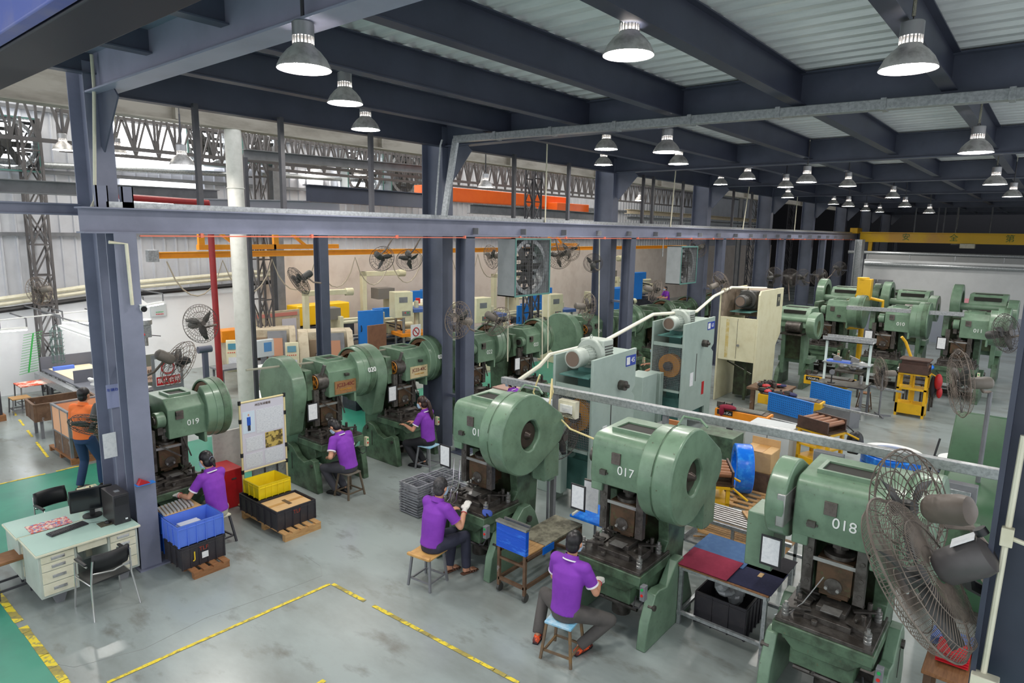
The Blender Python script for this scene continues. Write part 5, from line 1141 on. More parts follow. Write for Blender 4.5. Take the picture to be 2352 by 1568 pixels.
# ================================================================ STRAIGHT SIDED MACHINES IN THE MIDDLE
def motor_unit(t, x, y, z, m, s=1.):
    o = obj('drive_motor', G().cyl((x-.5*s,y,z),(x-.22*s,y,z),.17*s,n=22).cyl((x-.22*s,y,z),(x+.0*s,y,z),.155*s,n=22), m, t, .02)
    obj('fan_grille', G().cyl((x-.512*s,y,z),(x-.495*s,y,z),.13*s,n=20), mat('rusty_grille', (112,96,84), .6), o)
    g = G()
    for i in range(20): q = 2*math.pi*i/20; g.bar((x-.22*s,y+.16*s*math.cos(q),z+.16*s*math.sin(q)),(x+.02*s,y+.16*s*math.cos(q),z+.16*s*math.sin(q)),.012*s,.03*s)
    obj('cooling_fins', g, m, o); obj('gear_box', G().cyl((x,y,z+.02),(x+.12*s,y,z+.02),.27*s,n=26).bx(x+.08*s,x+.42*s,y-.24*s,y+.24*s,z-.24*s,z+.27*s), m, t, .02)
    g = G()
    for i in range(8): g.bx(x+.13*s,x+.4*s,y-.25*s,y-.235*s,z-.2*s+i*.05*s,z-.18*s+i*.05*s)
    obj('vent_slots', g, dmotor, t); obj('lifting_eye', G().torus((x+.06*s,y,z+.32*s),(0,1,0),.035*s,.008*s,14,5), m, t)
    obj('mounting_plate', G().bx(x-.45*s,x+.45*s,y-.3*s,y+.3*s,z-.32*s,z-.3*s), teal, t)
def straight_press(label, x0, x1, y0, y1, h, m, number, front_h=(1.2,2.3), kind=0):
    t = thing('straight_side_press', label, 'machine', (x0, y0, 0)); D = x1-x0; W_ = y1-y0
    for k, y in enumerate((0, W_)):
        o = obj('side_plate', G().prism([(0,0),(D*.25,0),(D*.25,.5),(D*.8,.5),(D*.8,.0),(D,.0),(D,h-.9),(D*.92,h-.8),(D,h-.7),(D,h),(.0,h-.04)] if not kind else [(0,0),(D*.8,0),(D*.82,h*.48),(D,h*.58),(D,h),(.12,h),(0,h-.12)], 'y', y-.02 if k == 0 else y-.02, y+.03), m, t, .006)
    if kind == 0:
        obj('cross_panel', G().bx(.0,.05,.04,W_-.04,h*.38,h*.40), m, t); obj('cross_panel', G().bx(.0,.04,.03,W_-.03,h*.78,h*.81), m, t); obj('top_deck', G().bx(D*.3,D,.03,W_-.03,h-.08,h-.05), m, t)
        obj('inner_frame', G().bx(.25,D-.05,W_*.15,W_*.85,h*.08,h*.3).bx(.4,D-.05,W_*.3,W_*.7,h*.3,h*.9), teal, t)
        g = G().cyl((.14,W_/2,h*.6),(.3,W_/2,h*.6),W_*.36,n=32); obj('yellow_flywheel', g, mat('flywheel_orange', (206,140,30), .4, 0, (170,110,30), 5, .6), t, .01); obj('flywheel_hub', G().cyl((.04,W_/2,h*.6),(.15,W_/2,h*.6),.11,n=16), dsteel, t)
        g = G(); n = 22
        for i in range(n): q = W_*(i+.5)/n; g.bx(-.004,.0,q-.003,q+.003,h*.41,h*.78)
        for i in range(24): z = h*.41+h*.37*i/24; g.bx(-.004,.0,.03,W_-.03,z-.003,z+.003)
        obj('mesh_guard', g, greypaint, t); motor_unit(t, .42, W_*.45, h-.05, mat('motor_pale_green', (176,186,178), .45, .1, (150,160,152), 5, .6), 1.0)
        obj('shaft_end', G().cyl((D*.62,-.14,h*.78),(D*.62,-.02,h*.78),.09,n=16).cyl((D*.62,-.2,h*.78),(D*.62,-.1,h*.78),.035,n=10), dsteel, t)
        obj('slot', G().bx(D*.42,D*.44,-.023,-.02,h*.45,h*.7), dmotor, t); obj('warning_label', G().bx(D*.66,D*.74,-.024,-.02,h*.3,h*.42), red, t); obj('job_sheet', G().bx(D*.25,D*.35,-.026,-.02,h*.42,h*.54), paper, t)
        b = obj('number_plate', G().bx(D*.74,D*.98,-.028,-.02,h*.89,h*.96), mat('blue_number_plate', (36,64,160), .4), t); obj('logo_square', G().bx(D*.75,D*.83,-.031,-.028,h*.9,h*.95), paper, b); txt(t, number, .13, MX.Translation((D*.905,-.031,h*.925)) @ FRONT, white, 'number_marking')
        obj('rear_box', G().bx(-.2,-.02,W_*.55,W_*.98,.3,h*.55), m, t, .01)
    else:
        obj('door_panel', G().bx(-.005,.05,.03,W_-.03,h*.38,h*.76), m, t, .006); obj('door_gap', G().bx(-.008,-.004,W_*.5-.005,W_*.5+.005,h*.4,h*.75), dmotor, t); obj('door_knob', G().cyl((-.05,W_*.45,h*.52),(0,W_*.45,h*.52),.035,n=12), steel, t)
        obj('top_frame', G().bx(D*.45,D,.03,W_-.03,h*.75,h-.05).bx(.0,D,W_-.1,W_-.03,h*.75,h-.03), mat('grimy_cream', (140,126,110), .6, 0, (104,92,80), 5, .8), t); obj('inner_throat', G().bx(.7,D*.6,W_*.35,W_*.75,.1,h*.38).bar((.1,.1,.9),(.6,W_-.1,1.1),.04).bar((.2,.3,.1),(.2,.3,1.2),.06), oily, t)
        motor_unit(t, .55, W_*.5, h*.9, dmotor, 1.0)
        obj('number_plate', G().bx(D*.72,D*.86,-.028,-.02,h*.84,h*.95), dmotor, t); txt(t, '平', .16, MX.Translation((D*.79,-.03,h*.895)) @ FRONT, cream, 'lettering'); obj('oil_stains', G().bx(-.009,-.005,W_*.72,W_*.8,h*.4,h*.74), mat('ochre_drips', (196,176,110), .5, 0, (214,210,178), 8, .8), t)
    return t
sagem = mat('sage_machine_paint', (160,178,170), .4, 0, (140,158,150), 2.4, .6, coat=.15)
straight_press('sage green press marked 45 with a finned motor on top', 9.1, 10.55, 5.77, 6.55, 2.74, sagem, '45')
straight_press('sage green press marked 63 with an orange flywheel behind mesh', 14.25, 16.0, 6.55, 7.35, 2.76, sagem, '63')
straight_press('tall cream press with double doors and a dark motor on top', 18.3, 20.3, 6.25, 7.35, 3.28, cream, '', kind=1)
one('sage_cabinet', G().bx(13.2,13.9,7.0,7.5,0,1.55), sagem, 'sage cabinet standing left of the press marked 63', 'cabinet', bevel=.01)
one('sage_cabinet', G().bx(9.4,9.9,6.7,7.1,0,1.2), sagem, 'low sage cabinet standing left of the press marked 45', 'cabinet', bevel=.01)
# white duct running over them
P = [pD(1175,885,11.5), pD(1240,840,11.6), pD(1262,815,11.8), pD(1385,785,12.5), pD(1440,755,14), pD(1500,722,15), pD(1600,715,17), pD(1640,680,18.5), pD(1680,660,19), pD(1760,662,20)]
one('white_cable_duct', G().tube(P, .04, 8), mat('white_duct', (226,224,206), .45), 'white wrapped cable duct rising over the sage machines', 'duct')
# ---- feeders, tool benches and carts on the right
def lift_cart(label, x, y, rz, roller=True, h=.85):
    t = thing('lift_cart', label, 'cart', (x, y, 0), rz)
    for a in (-.22,.22):
        for b in (-.32,.32): obj('post', G().bx(a-.03,a+.03,b-.03,b+.03,.0,h), yellow, t)
    obj('lower_panel', G().bx(-.25,.25,-.35,.35,.08,.36), yellow, t, .006); obj('top_frame', G().bx(-.28,.28,-.38,-.34,h-.04,h).bx(-.28,.28,.34,.38,h-.04,h).bx(-.28,-.24,-.38,.38,h-.04,h).bx(.24,.28,-.38,.38,h-.04,h).bx(-.25,.25,-.35,.35,h*.62,h*.66), yellow, t)
    obj('screw_column', G().cyl((0,0,.3),(0,0,h),.035,n=10).bx(-.04,.04,-.05,.05,.4,.7), yellow, t); obj('platform', G().bx(-.3,.3,-.36,.36,h,h+.03), brown, t)
    if roller:
        obj('roller_frame', G().bx(-.3,-.27,-.34,.34,h+.03,h+.25).bx(.27,.3,-.34,.34,h+.03,h+.25), mat('dark_rust_plate', (84,62,54), .5, .2, (60,46,40), 6, .7), t); 
        for i in range(5): obj('roller', G().cyl((-.26,-.28+i*.14,h+.18),(.26,-.28+i*.14,h+.18),.05,n=14), mat('copper_roller', (150,104,76), .35, .4), t)
    obj('handle', G().tube([(.25,-.3,h),(.5,-.5,h-.15)],.02).tube([(.25,.3,h),(.5,.2,h-.1)],.02), yellow, t); return t
lift_cart('yellow lift cart with brown rollers beside press 017', 10.1, 4.0, R(-60), h=.82)
lift_cart('yellow lift cart with rollers and black straps near the blue coils', 13.9, 3.3, R(-20), h=.95)
t = lift_cart('yellow lift cart standing alone before press 010', 20.45, 2.65, 0, h=1.2)
one('grinding_machine', G().bx(-.2,.25,-.3,.3,0,.3).bx(-.25,.3,-.36,.36,.3,.34), mat('dark_rust_plate', (84,62,54)), 'brown rollers block resting on the lone yellow cart', 'roller block', loc=(20.45,2.65,1.24), bevel=.01)
one('yellow_lever', G().tube([(0,0,-1.3),(0,0,0),(.0,.25,.6),(-.1,.35,.75)],.04,8), yellow, 'yellow crank lever rising behind the lone yellow cart', 'lever', loc=(21.2,2.8,1.3))
t = thing('cloth_bundle', 'red and dark cloths hanging from the lone yellow cart', 'cloth', (20.6,2.1,.9)); obj('red_cloth', G().ell((0,0,.1),.12,.1,.22).ell((.05,-.05,-.2),.08,.07,.16), red, t); obj('dark_cloth', G().ell((.0,.12,-.05),.09,.07,.3), blackc, t)
t = thing('bag', 'black bag hanging from the handle of the second yellow cart', 'bag', (14.35,2.75,.72)); obj('pouch', G().ell((0,0,0),.2,.16,.2).bx(-.15,.15,-.1,.1,-.25,-.05), black, t, .02); obj('strap', G().tube([(0,0,.15),(-.1,.15,.3),(-.25,.3,.35)],.012), black, t)
# tool feeders (orange drawers)
def feeder(label, x, y, rz, m=orange, sign=True, L=1.0):
    t = thing('sheet_feeder', label, 'machine feeder', (x, y, 0), rz)
    obj('body', G().prism([(-L/2,.62),(L*.35,.62),(L/2,.72),(L/2,.86),(-L/2,.86)], 'x', -.2, .2, MX.Rotation(R(-90),4,'Z') @ MX.Identity(4)), m, t, .01)
    obj('tray', G().bx(-L/2+.05,L/2-.05,-.17,.17,.86,.875), brown, t); g = G()
    for i in range(6): g.bx(-L/2+.1+i*.0,L/2-.15,-.14+i*.045,-.12+i*.045,.875,.90)
    obj('rods', g, steel, t); obj('clamps', G().bx(-L/2,-L/2+.15,-.1,.0,.875,1.0).bx(-L/2+.18,-L/2+.3,-.05,.1,.875,.98), dsteel, t)
    obj('arm', G().bar((L/2,0,.8),(L/2+1.2,.0,.74),.06,.05), galv, t)
    for a in (-.3,.3): obj('leg', G().bx(a-.03,a+.03,-.12,.12,0,.64), darkgrey, t)
    if sign: s = obj('sign_plate', G().bx(-L/2+.06,-L/2+.42,-.212,-.2,.74,.85), black, t); txt(t, 'WinKo', .095, MX.Translation((-L/2+.25,-.214,.79)) @ FRONT, white, 'sign_lettering')
    return t
feeder('orange WinKo feeder drawer with metal rods and a dark red cloth'.replace('WinKo ',''), 14.5, 5.1, HP, orange, True, 1.2)
feeder('yellow feeder trough below the grey work table shelf', 19.8, 4.6, HP, yellow, True, 1.3)
feeder('yellow tool tray between the two blue perforated panels', 16.6, 4.7, HP, yellow, False, 1.5)
one('maroon_cloth', G().ell((0,0,0),.12,.2,.06).ell((-.1,.1,-.08),.06,.06,.12), mat('maroon_cloth', (120,20,46), .9), 'dark red cloth draped over the orange feeder', 'cloth', loc=(14.3,5.4,.93))
def tool_heap(label, x, y, z, n, seed, sx=.4, sy=.3):
    rnd = random.Random(seed); 
    cols = [dsteel, mat('navy_cloth', (46,48,86), .9), red, steel, mat('black_cloth', (30,28,32), .9)]
    names = [('tool','dark steel tool piece','tool'),('navy_rag','navy rag','cloth'),('red_rag','red rag','cloth'),('steel_part','bright steel part','metal part'),('black_rag','black rag','cloth')]
    for i in range(n):
        k = rnd.choice((0,0,0,1,2,3,4)); g = G(); s = rnd.uniform(.06,.13)
        if k in (0,3): g.bar((-s,0,0),(s,0,0),s*.7,s*.8).cyl((0,0,s*.4),(0,0,s*.9),s*.3,n=10)
        else: g.ell((0,0,0),s*1.2,s,s*.45,None,9,6).ell((s*.6,s*.3,0),s*.7,s*.8,s*.5,None,9,6)
        o = one(names[k][0], g, cols[k], names[k][1]+' '+label, names[k][2], names[k][1]+' '+label, loc=(x+rnd.uniform(-sx,sx), y+rnd.uniform(-sy,sy), z+s*.45)); o.rotation_euler = (0,0,rnd.uniform(0,3))
tool_heap('in the heap on the yellow tool tray', 16.6, 5.0, .89, 12, 4, .18, .5)
tool_heap('on the bench beside the tall cream press', 17.9, 5.6, .78, 12, 6, .35, .35)
one('tool_bench', G().bx(17.4,18.4,5.1,6.1,.70,.76).bx(17.45,17.55,5.15,5.25,0,.7).bx(17.45,17.55,5.9,6.0,0,.7).bx(18.2,18.3,5.15,5.25,0,.7), rust, 'rusty bench heaped with rags and tools beside the cream press', 'bench')
def pegboard(label, a, b, z0, z1):
    t = thing('perforated_panel', label, 'panel', (a[0], a[1], 0)); a = V((a[0],a[1],0)); b = V((b[0],b[1],0)); d = b-a; L = d.length; d.normalize(); Mm = MX((d, V((-d.y,d.x,0)), V((0,0,1)))).transposed().to_4x4()
    obj('panel', G().bx(0,L,-.012,.012,z0,z1,Mm).bx(0,L,-.03,.03,z1-.01,z1+.01,Mm), ybf, t); g = G(); n = int(L/.055)
    for i in range(1,n):
        for k in range(1,int((z1-z0)/.055)):
            x = i*.055; z = z0+k*.055; g.bx(x-.009,x+.009,-.0135,-.0125,z-.009,z+.009,Mm)
    obj('perforations', g, mat('panel_hole_dark', (16,50,104), .6), t); obj('cabinet_below', G().bx(0,L,.04,.4,0,z0,Mm), greypaint, t); return t
pegboard('nearer blue perforated panel behind the orange feeder', (16.15,5.1), (15.75,3.95), .55, 1.0); pegboard('farther blue perforated panel beside the grey work table', (18.3,4.7), (17.75,3.6), .5, .98)
t = thing('work_table', 'grey steel work table with an upper shelf and lit posts', 'table', (0,0,0)); x0,x1,y0,y1 = 18.9,19.9,3.55,4.75
obj('tabletop', G().bx(x0,x1,y0,y1,.82,.86), dsteel, t, .006); obj('shelf', G().bx(x0+.5,x1,y0,y1,1.35,1.38), galv, t); obj('top_tray', G().bx(x0+.4,x0+.9,y0-.02,y1+.02,1.98,2.0).bx(x0+.4,x0+.43,y0-.02,y1+.02,1.98,2.1).bx(x0+.87,x0+.9,y0-.02,y1+.02,1.98,2.1), galv, t)
for x in (x0+.05,x1-.05):
    for y in (y0+.05,y1-.05): obj('leg', G().bx(x-.03,x+.03,y-.03,y+.03,0,.82), greypaint, t)
for y in (y0+.05,y1-.05): obj('shelf_post', G().bx(x0+.6,x0+.65,y-.03,y+.03,.86,2.0), mat('white_post', (220,236,232), .4), t)
t = thing('work_lamp', 'small round lamp on the grey work table', 'lamp', (19.1,4.4,.86)); obj('base', G().cyl((0,0,0),(0,0,.02),.1,n=16), black, t); obj('stem', G().cyl((0,0,.02),(0,0,.26),.015), black, t); obj('head', G().cyl((-.02,0,.3),(.02,0,.3),.07,n=18), greypaint, t)
one('steel_cylinder', G().cyl((0,0,0),(0,0,.22),.05,n=16), steel, 'upright steel cylinder on the grey work table', 'metal part', loc=(19.5,3.75,.86)); one('blue_tray', G().bx(-.15,.15,-.3,.3,0,.04), bluebin, 'blue tray on the shelf of the work table', 'tray', loc=(19.6,4.35,1.38))
for i, y in enumerate((4.4,3.95)): one('clamp_tool', G().bx(-.05,.05,-.1,.1,0,.1).bar((0,-.1,.08),(0,.15,.16),.05,.03), steel, ('steel clamp at the left of the work table shelf','steel clamp at the middle of the work table shelf')[i], 'tool', loc=(19.55,y,1.42))
stool('small dark stool beyond the grey work table', 20.2, 3.75, 0, .5, wood2, rust, .13, .17)
# coils
def coil(label, x, y, z, r, flat=True, m=bluefilm, w=.16):
    t = thing('wire_coil', label, 'coil', (x,y,z)); M = None if flat else MX.Rotation(R(90),4,'Y') @ MX.Identity(4)
    o2 = circ(0,0,r,36); i2 = circ(0,0,r*.72,36); g = G().plate_hole(o2, i2, 'z', 0, w)
    if M: g.v = [tuple(M @ V(p)) for p in g.v]
    obj('wrapped_coil', g, m, t, .02)
    g = G()
    for k in range(14):
        q = 2*math.pi*k/14; g.add([], []); g.torus(tuple((M or MX.Identity(4)) @ V((r*.86*math.cos(q), r*.86*math.sin(q), w/2))), tuple((M or MX.Identity(4)).to_3x3() @ V((-math.sin(q), math.cos(q), 0))), r*.155, .006, 14, 4)
    return t
coil('blue wrapped coil lying flat beside the second yellow cart', 14.75, 2.15, .13, .54); one('paper_ring', G().plate_hole(circ(0,0,.56,36), circ(0,0,.40,36), 'z', 0, .03), white, 'white ring cover on top of the blue coil', 'ring', loc=(14.85,2.15,.475)); coil('upper blue wrapped coil of the flat pile', 14.75, 2.15, .30, .54, w=.16)
coil('blue wrapped coil near the right column', 15.9, 1.0, .1, .45); one('paper_ring', G().plate_hole(circ(0,0,.46,36), circ(0,0,.3,36), 'z', 0, .04), white, 'white ring cover near the right column', 'ring', loc=(15.9,1.0,.27)); pallet('dark pallet under the flat blue coils', 14.3, 15.3, 1.7, 2.6, .12, 5, m=dsteel)
pallet('dark pallet under the blue coil near the right column', 15.4, 16.3, .6, 1.4, .1, 4, m=dsteel)
t = coil('standing coil wrapped in glossy blue film behind the first yellow cart', 11.5, 4.15, .58, .45, False, bluefilm, .3); t.rotation_euler = (0,0,R(-62)); pallet('pale wooden pallet under the standing blue coil', 10.9, 11.8, 3.6, 4.4, .12, 5)
t = thing('carton', 'brown carton with an open flap in a rusty tub', 'box', (12.35,3.95,.0)); t.rotation_euler = (0,0,R(0))
obj('box', G().bx(-.25,.25,-.27,.27,.38,.78), card, t, .01); obj('flap', G().bar((.25,-.25,.78),(.3,-.25,.9),.01,.02).bx(.25,.26,-.27,.27,.7,.92), card, t); obj('tape', G().bx(-.26,.26,-.1,.1,.781,.784), mat('parcel_tape', (184,140,84)), t)
one('rusty_tub', G().bx(-.32,.32,-.38,.36,0,.02).bx(-.32,-.3,-.38,.36,0,.4).bx(.3,.32,-.38,.36,0,.4).bx(-.32,.32,-.38,-.36,0,.4).bx(-.32,.32,.34,.36,0,.4), rust, 'rusty steel tub holding the brown carton', 'tub', loc=(12.35,3.95,0))
t = thing('control_cabinet', 'light grey control cabinet behind the carton', 'cabinet', (13.9,4.3,0)); obj('body', G().bx(-.35,.35,-.5,.4,.05,.85), mat('light_grey_cabinet', (196,202,204), .45), t, .01); obj('door_line', G().bx(-.36,-.35,-.06,-.05,.1,.8), dmotor, t)
t = thing('green_stand', 'dark green steel stand behind the standing blue coil', 'stand', (12.6,4.9,0)); obj('panel', G().bx(-.3,.3,-.4,.4,.4,.85), green2, t, .01)
for a in (-.25,.25): obj('leg', G().bx(a-.03,a+.03,-.38,-.32,0,.4).bx(a-.03,a+.03,.32,.38,0,.4), green2, t)
t = thing('button_station', 'orange brown button panel behind press 017', 'control panel', pX(1540,985,8.9)); obj('panel', G().bx(-.02,.02,-.14,.1,-.15,.15), mat('copper_panel', (176,112,66), .5), t, .004)
for i in range(3):
    for k in range(2): obj('knob', G().cyl((-.04,-.08+.07*i,.03-.1*k),(-.02,-.08+.07*i,.03-.1*k),.018,n=10), black if k else greypaint, t)
obj('post', G().bx(0,.03,-.03,0,-1.9,-.15), yellow, t)
t = thing('strap_roll', 'roll of straps and a paper label near the blue coil', 'straps', (10.9,4.55,.75)); obj('roll', G().torus((0,0,.1),(1,0,.2),.14,.06,20,8), mat('grey_straps', (72,70,66), .8), t); obj('blue_wrap', G().ell((-.15,.12,0),.12,.12,.18), bluefilm, t); obj('label', G().bx(-.28,-.27,.02,.2,-.1,.08), paper, t); obj('support', G().bx(-.2,.2,-.2,.2,-.75,-.1), green2, t)
# green machines at the right edge
t = thing('green_shear', 'low green machine with a cream glove heap near the right column', 'machine', (9.9,.55,0))
obj('body', G().prism([(-.6,0),(.9,0),(.9,1.25),(.4,1.45),(-.3,1.45),(-.5,1.0)], 'x', 0, .0) if False else G().bx(-.2,1.3,-.7,.3,0,.9).prism([(-.2,.9),(1.3,.9),(1.3,1.5),(.3,1.5),(.0,1.3)], 'y', -.7, .3), mat('deep_green_paint', (58,96,66), .45, 0, (46,76,52), 3, .7), t, .02)
obj('side_box', G().bx(-.5,-.2,-.2,.25,.7,1.3), green2, t, .01); obj('round_boss', G().cyl((-.05,-.1,1.2),(-.0,-.1,1.2),.05,n=16), dsteel, t); obj('base', G().bx(-.3,1.4,-.75,.35,0,.12), dsteel, t)
g = G(); rnd = random.Random(5)
for i in range(10): g.tube([(rnd.uniform(-.12,.12),rnd.uniform(-.12,.12),.01+.01*i) for _ in range(4)], .014, 6)
one('glove_heap', g, glove, 'tangled cream gloves on the low green machine', 'gloves', loc=(10.7,.1,1.52))
t = thing('green_machine', 'dark green machine with a big half round guard at the right edge', 'machine', (12.3,.7,0)); dg = mat('deep_green_paint', (58,96,66)); obj('body', G().bx(-.3,1.2,-.9,.4,0,1.0).prism([(-.3,1.0),(1.2,1.0),(1.0,1.9),(.5,2.0),(.1,1.6)], 'y', -.5, .3), dg, t, .02)
obj('round_guard', G().prism(circ(.4,1.1,.6,30), 'y', -1.2, -.95), green, t, .02); obj('slots', G().bx(-.31,-.3,-.6,.2,.5,.56).bx(-.31,-.3,-.6,.2,.7,.76), dmotor, t); obj('cables', G().tube([(-.35,.4,1.7),(-.5,.5,1.0),(-.6,.45,.3)],.015).tube([(-.3,.42,1.4),(-.55,.6,.9),(-.7,.5,.1)],.012), rubber, t)
# yellow lifter, far
p = pX(1985, 690, 26); t = thing('yellow_lifter', 'tall yellow lifter standing between the far green presses', 'lifter', (26.0, p.y, 0)); obj('mast', G().cyl((0,0,0),(0,0,3.1),.09,n=12), yellow, t); obj('tank', G().bx(-.18,.18,-.2,.25,2.6,3.35).cyl((0,.1,3.3),(0,.1,3.4),.2,n=16), yellow, t, .02); obj('arm', G().tube([(-.5,.5,1.6),(0,.0,1.6),(0,0,1.6)],.07,8).tube([(0,.3,2.75),(0,-.6,2.6),(0,-.6,2.0)],.06,8), yellow, t)
for i,(x,y,z) in enumerate(((22.2,2.95,.8),(21.6,2.65,.75),(21.9,4.55,.75))): one('part_table', G().bx(-.35,.35,-.4,.4,z-.04,z).bx(-.3,-.25,-.35,-.3,0,z).bx(.25,.3,-.35,-.3,0,z).bx(-.3,-.25,.3,.35,0,z).bx(.25,.3,.3,.35,0,z), dsteel, ('dark table between press 010 and press 011, rear one','dark table between press 010 and press 011, front one','dark table left of press 010')[i], 'table', loc=(x,y,0))
for i,(x,y,z) in enumerate(((22.2,2.95,.8),(21.9,4.55,.75))):
    g = G(); rnd = random.Random(9+i)
    for k in range(9): g.ell((rnd.uniform(-.25,.25),rnd.uniform(-.3,.3),rnd.uniform(.05,.2)),.12,.14,.1,None,7,5)
    one('foil_wrapped_parts', g, mat('silver_foil', (206,210,214), .25, .7), ('foil wrapped parts on the table beside press 011','foil wrapped parts on the table left of press 010')[i], 'wrapped parts', loc=(x,y,z), smooth=5)
one('blue_wrap_bag', G().ell((0,0,.1),.15,.2,.1), bluefilm, 'blue plastic bag on the table between the far presses', 'bag', loc=(22.2,2.6,1.0))
# overhead crane at the far end
A = pY(1952, 533, 9.56); X = 43.8
t = thing('overhead_crane', 'yellow overhead crane beam crossing the far hall', 'crane', (X,0,0)); ya = mat('crane_yellow', (240,196,20), .4, 0, (222,170,70), .3, .9, .5, .6)
obj('bridge_beam', G().bx(-.2,.2,-6,9.3,5.08,5.13).bx(-.2,.2,-6,9.3,4.55,4.60).bx(-.03,.03,-6,9.3,4.6,5.1), ya, t); obj('end_carriage', G().bx(-.6,.6,9.35,9.75,5.03,5.35).bx(-.1,.1,8.6,8.8,3.7,4.6), yellow, t, .01)
for i, (c_, y) in enumerate((('安',6.9),('全',4.6),('第',2.1),('一',.1))): txt(t, c_, .42, MX.Translation((-.04,y,4.84)) @ MX.Rotation(HP,4,'Z') @ FRONT, mat('green_letter', (60,120,50)), 'crane_lettering')
p = pX(2222, 560, X-.2); t = thing('chain_hoist', 'chain hoist hanging from the yellow crane beam', 'hoist', (X,p.y,4.5)); obj('trolley', G().bx(-.2,.2,-.35,.35,-.2,.1), ivory, t, .03); obj('motor_block', G().bx(-.15,.15,-.25,.25,-1.0,-.55).cyl((-.2,0,-.75),(.2,0,-.75),.22,n=16), mat('hoist_red', (176,80,60), .5), t, .02); obj('hook_block', G().bx(-.1,.1,-.18,.18,-1.75,-1.25), yellow, t, .02); obj('chain', G().tube([(0,.1,-.5),(0,.14,-1.7),(0,.3,-3.5)],.02).tube([(0,-.1,-.5),(0,.0,-1.7),(0,.15,-3.5)],.02), darkgrey, t)
for i,(x,) in enumerate(((2103,),(2155,),(2170,),(2199,),(2278,))):
    p = pX(x, 500, 44); struct('hanger_post_trim', G().cyl((44,p.y,5.1),(44,p.y,7.05),.04,n=8), greypaint)
t = thing('electrical_boxes', 'pair of grey electrical boxes on the pale far wall', 'electrical box', (35.84,6.6,2.3)); obj('box', G().bx(-.15,.1,.1,.7,-.3,.5), greypaint, t, .01); obj('box', G().bx(-.15,.1,-.6,.0,-.3,.5), greypaint, t, .01)
one('pink_notice', G().bx(35.93,35.97,2.3,3.1,1.75,2.15), mat('pink_paper', (232,160,170), .6), 'pink notice on the pale far wall', 'sign')
struct('column', hcol(G(), 34.5, 7.3, 0, 4.7, .6, .3), galv, label='galvanised column at the left end of the pale far wall')
# ================================================================ LEFT HALL
def lathe_machine(label, x, y, rz, s=1.):
    t = thing('cnc_lathe', label, 'machine tool', (x,y,0), rz); t.scale = (s,s,s)
    obj('body', G().prism([(0,.0),(1.3,.0),(1.3,1.75),(.55,1.75),(.1,1.2),(0,.7)], 'x', -.2, .1).prism([(.5,0),(1.3,0),(1.3,1.75),(.5,1.75)], 'x', .1, 1.3).prism([(0,0),(.5,0),(.5,.7),(0,.6)], 'x', .1, 1.3).prism([(0,.0),(1.3,.0),(1.3,1.75),(.55,1.75),(.1,1.2),(0,.7)], 'x', 1.3, 1.5), beige, t, .012)
    obj('work_chamber', G().bx(.12,.6,.44,.5,.7,1.5), mat('dark_chamber', (150,128,104), .6), t); obj('chuck', G().cyl((.3,.3,.95),(.42,.3,.95),.14,n=20), dsteel, t)
    d = obj('sliding_door', G().prism([(.02,.62),(.06,.62),(.56,1.72),(.52,1.74)], 'x', .62, 1.22), greypaint, t, .01); obj('door_window', G().prism([(.13,.92),(.15,.92),(.40,1.46),(.38,1.47)], 'x', .76, 1.08, MX.Translation((0,-.012,0))), mat('amber_window', (176,124,92), .3), d)
    c = obj('control_stand', G().prism([(-.05,.5),(.2,.5),(.2,1.5),(.12,1.5),(-.05,1.0)], 'x', -.62, -.22), cream, t, .01); obj('screen', G().prism([(.068,1.40),(.072,1.40),(.015,1.22),(.011,1.22)], 'x', -.56, -.30, MX.Translation((0,-.015,0))), mat('cyan_screen', (70,130,150), .2), c)
    g = G()
    for i in range(5): g.cyl((-.56+i*.06,-.04,1.12),(-.56+i*.06,-.02,1.13),.015,n=8)
    obj('buttons', g, redm, c); obj('key_field', G().prism([(-.056,.98),(-.052,.98),(-.055,.62),(-.059,.62)], 'x', -.56, -.28), paper, c); return t
lathe_machine('front beige lathe with a grey sliding door and screen stand', 10.9, 17.0, R(-30), .95)
lathe_machine('rear beige lathe behind the small grey touch panel', 9.9, 18.6, R(-30), .95)
t = thing('touch_panel', 'small grey touch panel on a stand before the lathes', 'control panel', (9.75,17.4,0)); obj('post', G().bx(-.06,.06,-.06,.06,0,1.15), greypaint, t); obj('panel', G().bx(-.3,.3,-.08,.08,1.1,1.6), mat('light_grey_cabinet', (196,202,204)), t, .015); obj('screen', G().bx(-.02,.22,-.085,-.08,1.25,1.52), mat('blue_screen', (90,140,190), .2), t)
t = thing('grey_tub_rack', 'grey steel tub on legs full of white sheets', 'rack', (9.5,16.4,0)); obj('tub', G().bx(-.4,.4,-.3,.5,.55,.95), mat('speckled_grey', (130,130,134), .6, 0, (106,106,110), 30, .8), t, .006)
for a in (-.36,.36):
    for b in (-.26,.44): obj('leg', G().bx(a-.03,a+.03,b-.03,b+.03,0,.55), greypaint, t)
obj('white_sheets', G().bx(-.38,.42,-.32,.5,.95,1.0), white, t)
t = thing('notice_screen', 'beige notice screen with red heading behind the lathes', 'notice board', (11.9,20.3,0)); obj('frame', G().bx(-.9,.9,-.02,.02,.5,2.0), beige, t, .01); obj('red_heading', G().bx(-.8,.8,-.03,-.02,1.8,1.92), mat('red_print_faded', (206,130,120), .6), t); obj('sheet', G().bx(.2,.75,-.03,-.02,.9,1.7), mat('lilac_board', (206,204,216)), t)
